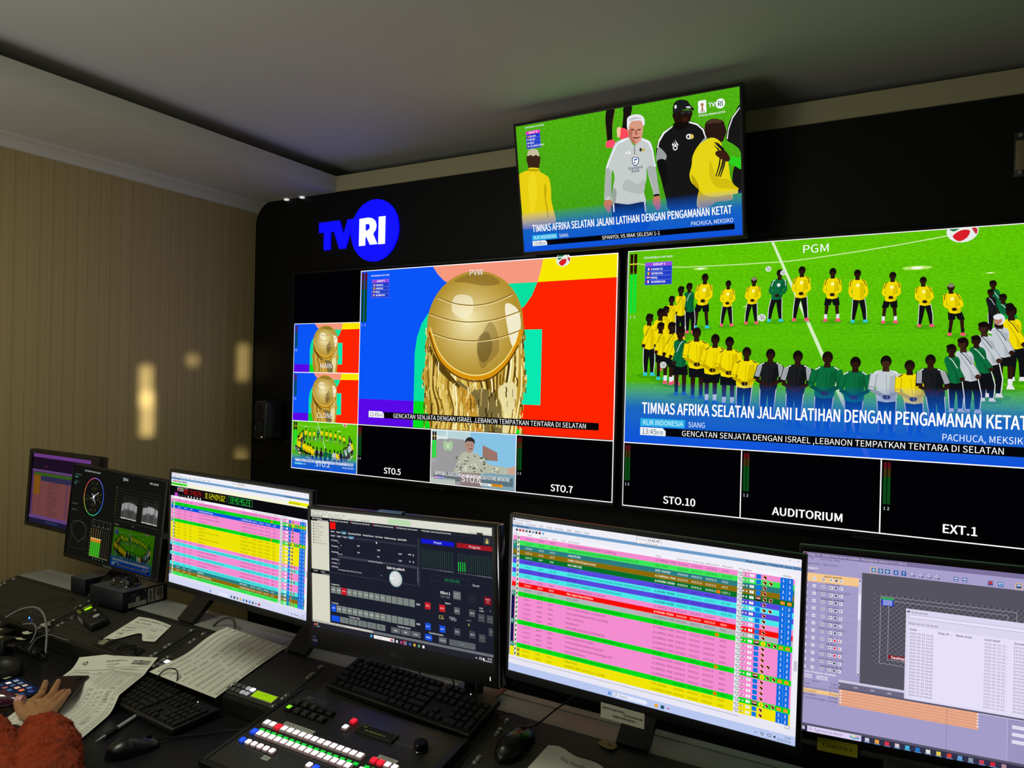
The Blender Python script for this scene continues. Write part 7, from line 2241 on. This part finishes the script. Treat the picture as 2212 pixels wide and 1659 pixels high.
# ------------------------------------------------------------------ the person working at the left
person = thing('person', 'person in a fluffy rust-orange fleece jacket reaching over the papers', 'person', (.60, -1.27, .736))
POFF = Vector((.60, -1.27, .736))
SH = Vector((.033, -.018, .0165))
J = {"forearm":[[0.6679,-1.3207,0.7595],[0.5603,-1.2671,0.7481]],"wrist":[[0.4522,-1.2136,0.7398]],"thumb":[[0.3691,-1.2092,0.7371],[0.3299,-1.1971,0.7338],[0.2972,-1.1869,0.7406],[0.2785,-1.1803,0.743]],"index":[[0.3526,-1.1841,0.7454],[0.3378,-1.1522,0.7486],[0.3127,-1.132,0.7524],[0.2896,-1.1164,0.7587]],"middle":[[0.3794,-1.1688,0.7479],[0.3619,-1.1385,0.7492],[0.3337,-1.1143,0.7528],[0.3135,-1.097,0.7593]],"ring":[[0.4004,-1.1626,0.7488],[0.3852,-1.1367,0.7466],[0.364,-1.1143,0.7466],[0.3552,-1.102,0.7458]],"pinky":[[0.4275,-1.1701,0.7455],[0.4165,-1.1476,0.7489],[0.4011,-1.1276,0.7526],[0.3827,-1.1093,0.7548]]}
skin = bpy.data.materials.new('skin'); skin.use_nodes = True
b_ = skin.node_tree.nodes['Principled BSDF']; b_.inputs['Base Color'].default_value = (*lin('a87850'), 1); b_.inputs['Roughness'].default_value = .5
b_.inputs['Subsurface Weight'].default_value = .08; b_.inputs['Subsurface Radius'].default_value = (.02, .008, .004)
tc_ = skin.node_tree.nodes.new('ShaderNodeTexCoord'); n_ = skin.node_tree.nodes.new('ShaderNodeTexNoise'); n_.inputs['Scale'].default_value = 260; n_.inputs['Detail'].default_value = 4
bp_ = skin.node_tree.nodes.new('ShaderNodeBump'); bp_.inputs['Strength'].default_value = .25; bp_.inputs['Distance'].default_value = .001
skin.node_tree.links.new(tc_.outputs['Object'], n_.inputs['Vector']); skin.node_tree.links.new(n_.outputs['Fac'], bp_.inputs['Height']); skin.node_tree.links.new(bp_.outputs['Normal'], b_.inputs['Normal'])
bm = bmesh.new()
def blob(c, r):
    res = bmesh.ops.create_icosphere(bm, subdivisions=3, radius=r)
    for v in res['verts']:
        v.co += c
def capsule(a, b, ra, rb):
    a, b = Vector(a), Vector(b)
    n = max(2, int((b - a).length / .0035))
    for i in range(n + 1):
        t = i / n
        blob(a.lerp(b, t), ra + (rb - ra) * t)
def JP(v): return Vector(v) + SH - POFF
FR = {'thumb': (.0135, .0120, .0105, .0085), 'index': (.0120, .0100, .0088, .0075), 'middle': (.0120, .0104, .0090, .0076), 'ring': (.0118, .0098, .0086, .0074), 'pinky': (.0108, .0088, .0076, .0065)}
wrist = JP(J['wrist'][0])
for f, rs in FR.items():
    P = [JP(p) for p in J[f]]
    if f != 'thumb':
        P[1] = P[1] + Vector((0, 0, .003)); P[2] = P[2] + Vector((0, 0, .004))
    capsule(wrist + (P[0] - wrist) * .15, P[0], .0150, rs[0])
    for k in range(3):
        capsule(P[k], P[k + 1], rs[k], rs[k + 1])
kn = [JP(J[f][0]) for f in ('index', 'middle', 'ring', 'pinky')]
for a, b in zip(kn, kn[1:]):
    capsule(a, b, .012, .012)
    capsule(a.lerp(wrist, .5), b.lerp(wrist, .5), .013, .013)
capsule(JP(J['thumb'][0]), kn[0].lerp(wrist, .35), .013, .013)
fa = [JP(p) for p in J['forearm']]
capsule(wrist, fa[1] + Vector((0, 0, .020)), .021, .028); capsule(fa[1] + Vector((0, 0, .020)), fa[0] + Vector((.03, -.02, .04)), .028, .034)
hand_o = obj('hand', bm, skin, person, smooth=60)
md = hand_o.modifiers.new('remesh', 'REMESH'); md.mode = 'VOXEL'; md.voxel_size = .0016; md.use_smooth_shade = True
md = hand_o.modifiers.new('smooth', 'SMOOTH'); md.factor = .5; md.iterations = 7
# nails
nail = mat('finger_nail', 'b88c70', .25)
for f in ('index', 'middle', 'ring', 'pinky', 'thumb'):
    a, b = JP(J[f][2]), JP(J[f][3])
    d = (b - a).normalized(); up = Vector((0, 0, 1)); s = d.cross(up).normalized(); n2 = s.cross(d).normalized()
    c = b + n2 * FR[f][3] * .80
    bm = bmesh.new()
    Mn = Matrix((s, d, n2)).transposed().to_4x4(); Mn.translation = c
    lathe(bm, [(1, 0), (.9, .3), (.5, .8), (0, 1)], 16, Mn @ Matrix.Diagonal((.0048, .0062, .0016, 1)))
    obj('finger_nail', bm, nail, person, smooth=60)
# ring on the first finger
a, b = JP(J['index'][1]), JP(J['index'][2])
q = (b - a).to_track_quat('Z', 'Y')
bm = bmesh.new()
Mr_ = Matrix.Translation(a.lerp(b, .45) + Vector((0, 0, .0035))) @ q.to_matrix().to_4x4()
for k in range(28):
    t0, t1 = 2 * PI * k / 28, 2 * PI * (k + 1) / 28
    vs = [bm.verts.new(Mr_ @ Vector((math.cos(t) * r_, math.sin(t) * r_, z_))) for t, r_, z_ in ((t0, .0100, -.0012), (t1, .0100, -.0012), (t1, .0106, 0), (t0, .0106, 0), (t1, .0100, .0012), (t0, .0100, .0012))]
    bm.faces.new((vs[0], vs[1], vs[2], vs[3])); bm.faces.new((vs[3], vs[2], vs[4], vs[5]))
obj('finger_ring', bm, mat('ring_gold', 'c09850', .3, metal=1.0), person, smooth=60)

# fluffy sleeves
fleece = bpy.data.materials.new('rust_fleece'); fleece.use_nodes = True
nt = fleece.node_tree; b_ = nt.nodes['Principled BSDF']; b_.inputs['Roughness'].default_value = .95; b_.inputs['Sheen Weight'].default_value = .08; b_.inputs['Specular IOR Level'].default_value = .1
tc_ = nt.nodes.new('ShaderNodeTexCoord'); n1 = nt.nodes.new('ShaderNodeTexNoise'); n1.inputs['Scale'].default_value = 90; n1.inputs['Detail'].default_value = 6
cr = nt.nodes.new('ShaderNodeMix'); cr.data_type = 'RGBA'; cr.inputs[6].default_value = (*lin('7e2a10'), 1); cr.inputs[7].default_value = (*lin('b4461c'), 1)
nt.links.new(tc_.outputs['Object'], n1.inputs['Vector']); nt.links.new(n1.outputs['Fac'], cr.inputs[0]); nt.links.new(cr.outputs[2], b_.inputs['Base Color'])
n2_ = nt.nodes.new('ShaderNodeTexNoise'); n2_.inputs['Scale'].default_value = 420; n2_.inputs['Detail'].default_value = 3
bp_ = nt.nodes.new('ShaderNodeBump'); bp_.inputs['Strength'].default_value = .8; bp_.inputs['Distance'].default_value = .003
nt.links.new(tc_.outputs['Object'], n2_.inputs['Vector']); nt.links.new(n2_.outputs['Fac'], bp_.inputs['Height']); nt.links.new(bp_.outputs['Normal'], b_.inputs['Normal'])
def sleeve(pts, radii, seed, cuff=True):
    path = catmull([Vector(p) - POFF for p in pts], 26)
    n = 150; m = len(path)
    bm = bmesh.new(); rings = []
    for i, p in enumerate(path):
        a = path[max(0, i - 1)]; b = path[min(m - 1, i + 1)]; t = (b - a).normalized()
        s = t.cross(Vector((0, 0, 1))).normalized(); u = s.cross(t).normalized()
        f = i / (m - 1) * (len(radii) - 1); k = min(int(f), len(radii) - 2); r = radii[k] + (radii[k + 1] - radii[k]) * ss(0, 1, f - k)
        ring = []
        for j in range(n):
            an = 2 * PI * j / n
            base = p + s * math.cos(an) * r * 1.05 + u * math.sin(an) * r
            w = noise.noise(base * 38 + Vector((seed, 0, 0))) * .0055 + noise.noise(base * 95) * .0032 + noise.noise(base * 260) * .0028
            fold = .004 * math.sin(f * 7 + math.cos(an) * 2)
            q = base + (base - p).normalized() * (w + fold)
            if q.z < .004: q.z = .004 + .0005 * random.random()
            ring.append(bm.verts.new(q))
        rings.append(ring)
    for a, b in zip(rings, rings[1:]):
        for j in range(n):
            bm.faces.new((a[j], a[(j + 1) % n], b[(j + 1) % n], b[j]))
    c = bm.verts.new(path[0] * .55 + path[min(12, m - 1)] * .45)
    for j in range(n):
        bm.faces.new((rings[0][(j + 1) % n], rings[0][j], c))
    bm.faces.new(rings[-1])
    # short pile: fine tufts standing off the cloth
    rnd = random.Random(seed)
    for i in range(1, m - 1):
        for j in range(n):
            if rnd.random() < .55:
                v = rings[i][j].co; nn = (v - path[i]).normalized()
                nn = (nn + Vector((rnd.uniform(-.7, .7), rnd.uniform(-.7, .7), rnd.uniform(-.5, .5)))).normalized()
                L = .0016 + rnd.random() * .0026
                sd = nn.cross(Vector((rnd.random(), rnd.random(), rnd.random()))).normalized() * .0005
                a = bm.verts.new(v + sd); b = bm.verts.new(v - sd); c2 = bm.verts.new(v + nn * L)
                bm.faces.new((a, b, c2))
    o = obj('fleece_sleeve', bm, fleece, person, smooth=80)
    return o
S1 = [[0.5381,-1.2509,0.7591],[0.6236,-1.2941,0.7822],[0.6883,-1.3262,0.789],[0.7718,-1.3707,0.8008],[0.8506,-1.4178,0.8074],[0.9677,-1.4891,0.8135]]
S2 = [[0.4858,-1.3497,0.7707],[0.5582,-1.3775,0.7805],[0.6382,-1.4009,0.7771],[0.7596,-1.4468,0.7902],[0.8957,-1.5072,0.8001]]
sleeve(S1, (.028, .045, .054, .058, .060, .064), 1)
sleeve(S2, (.040, .046, .050, .055, .060), 2)
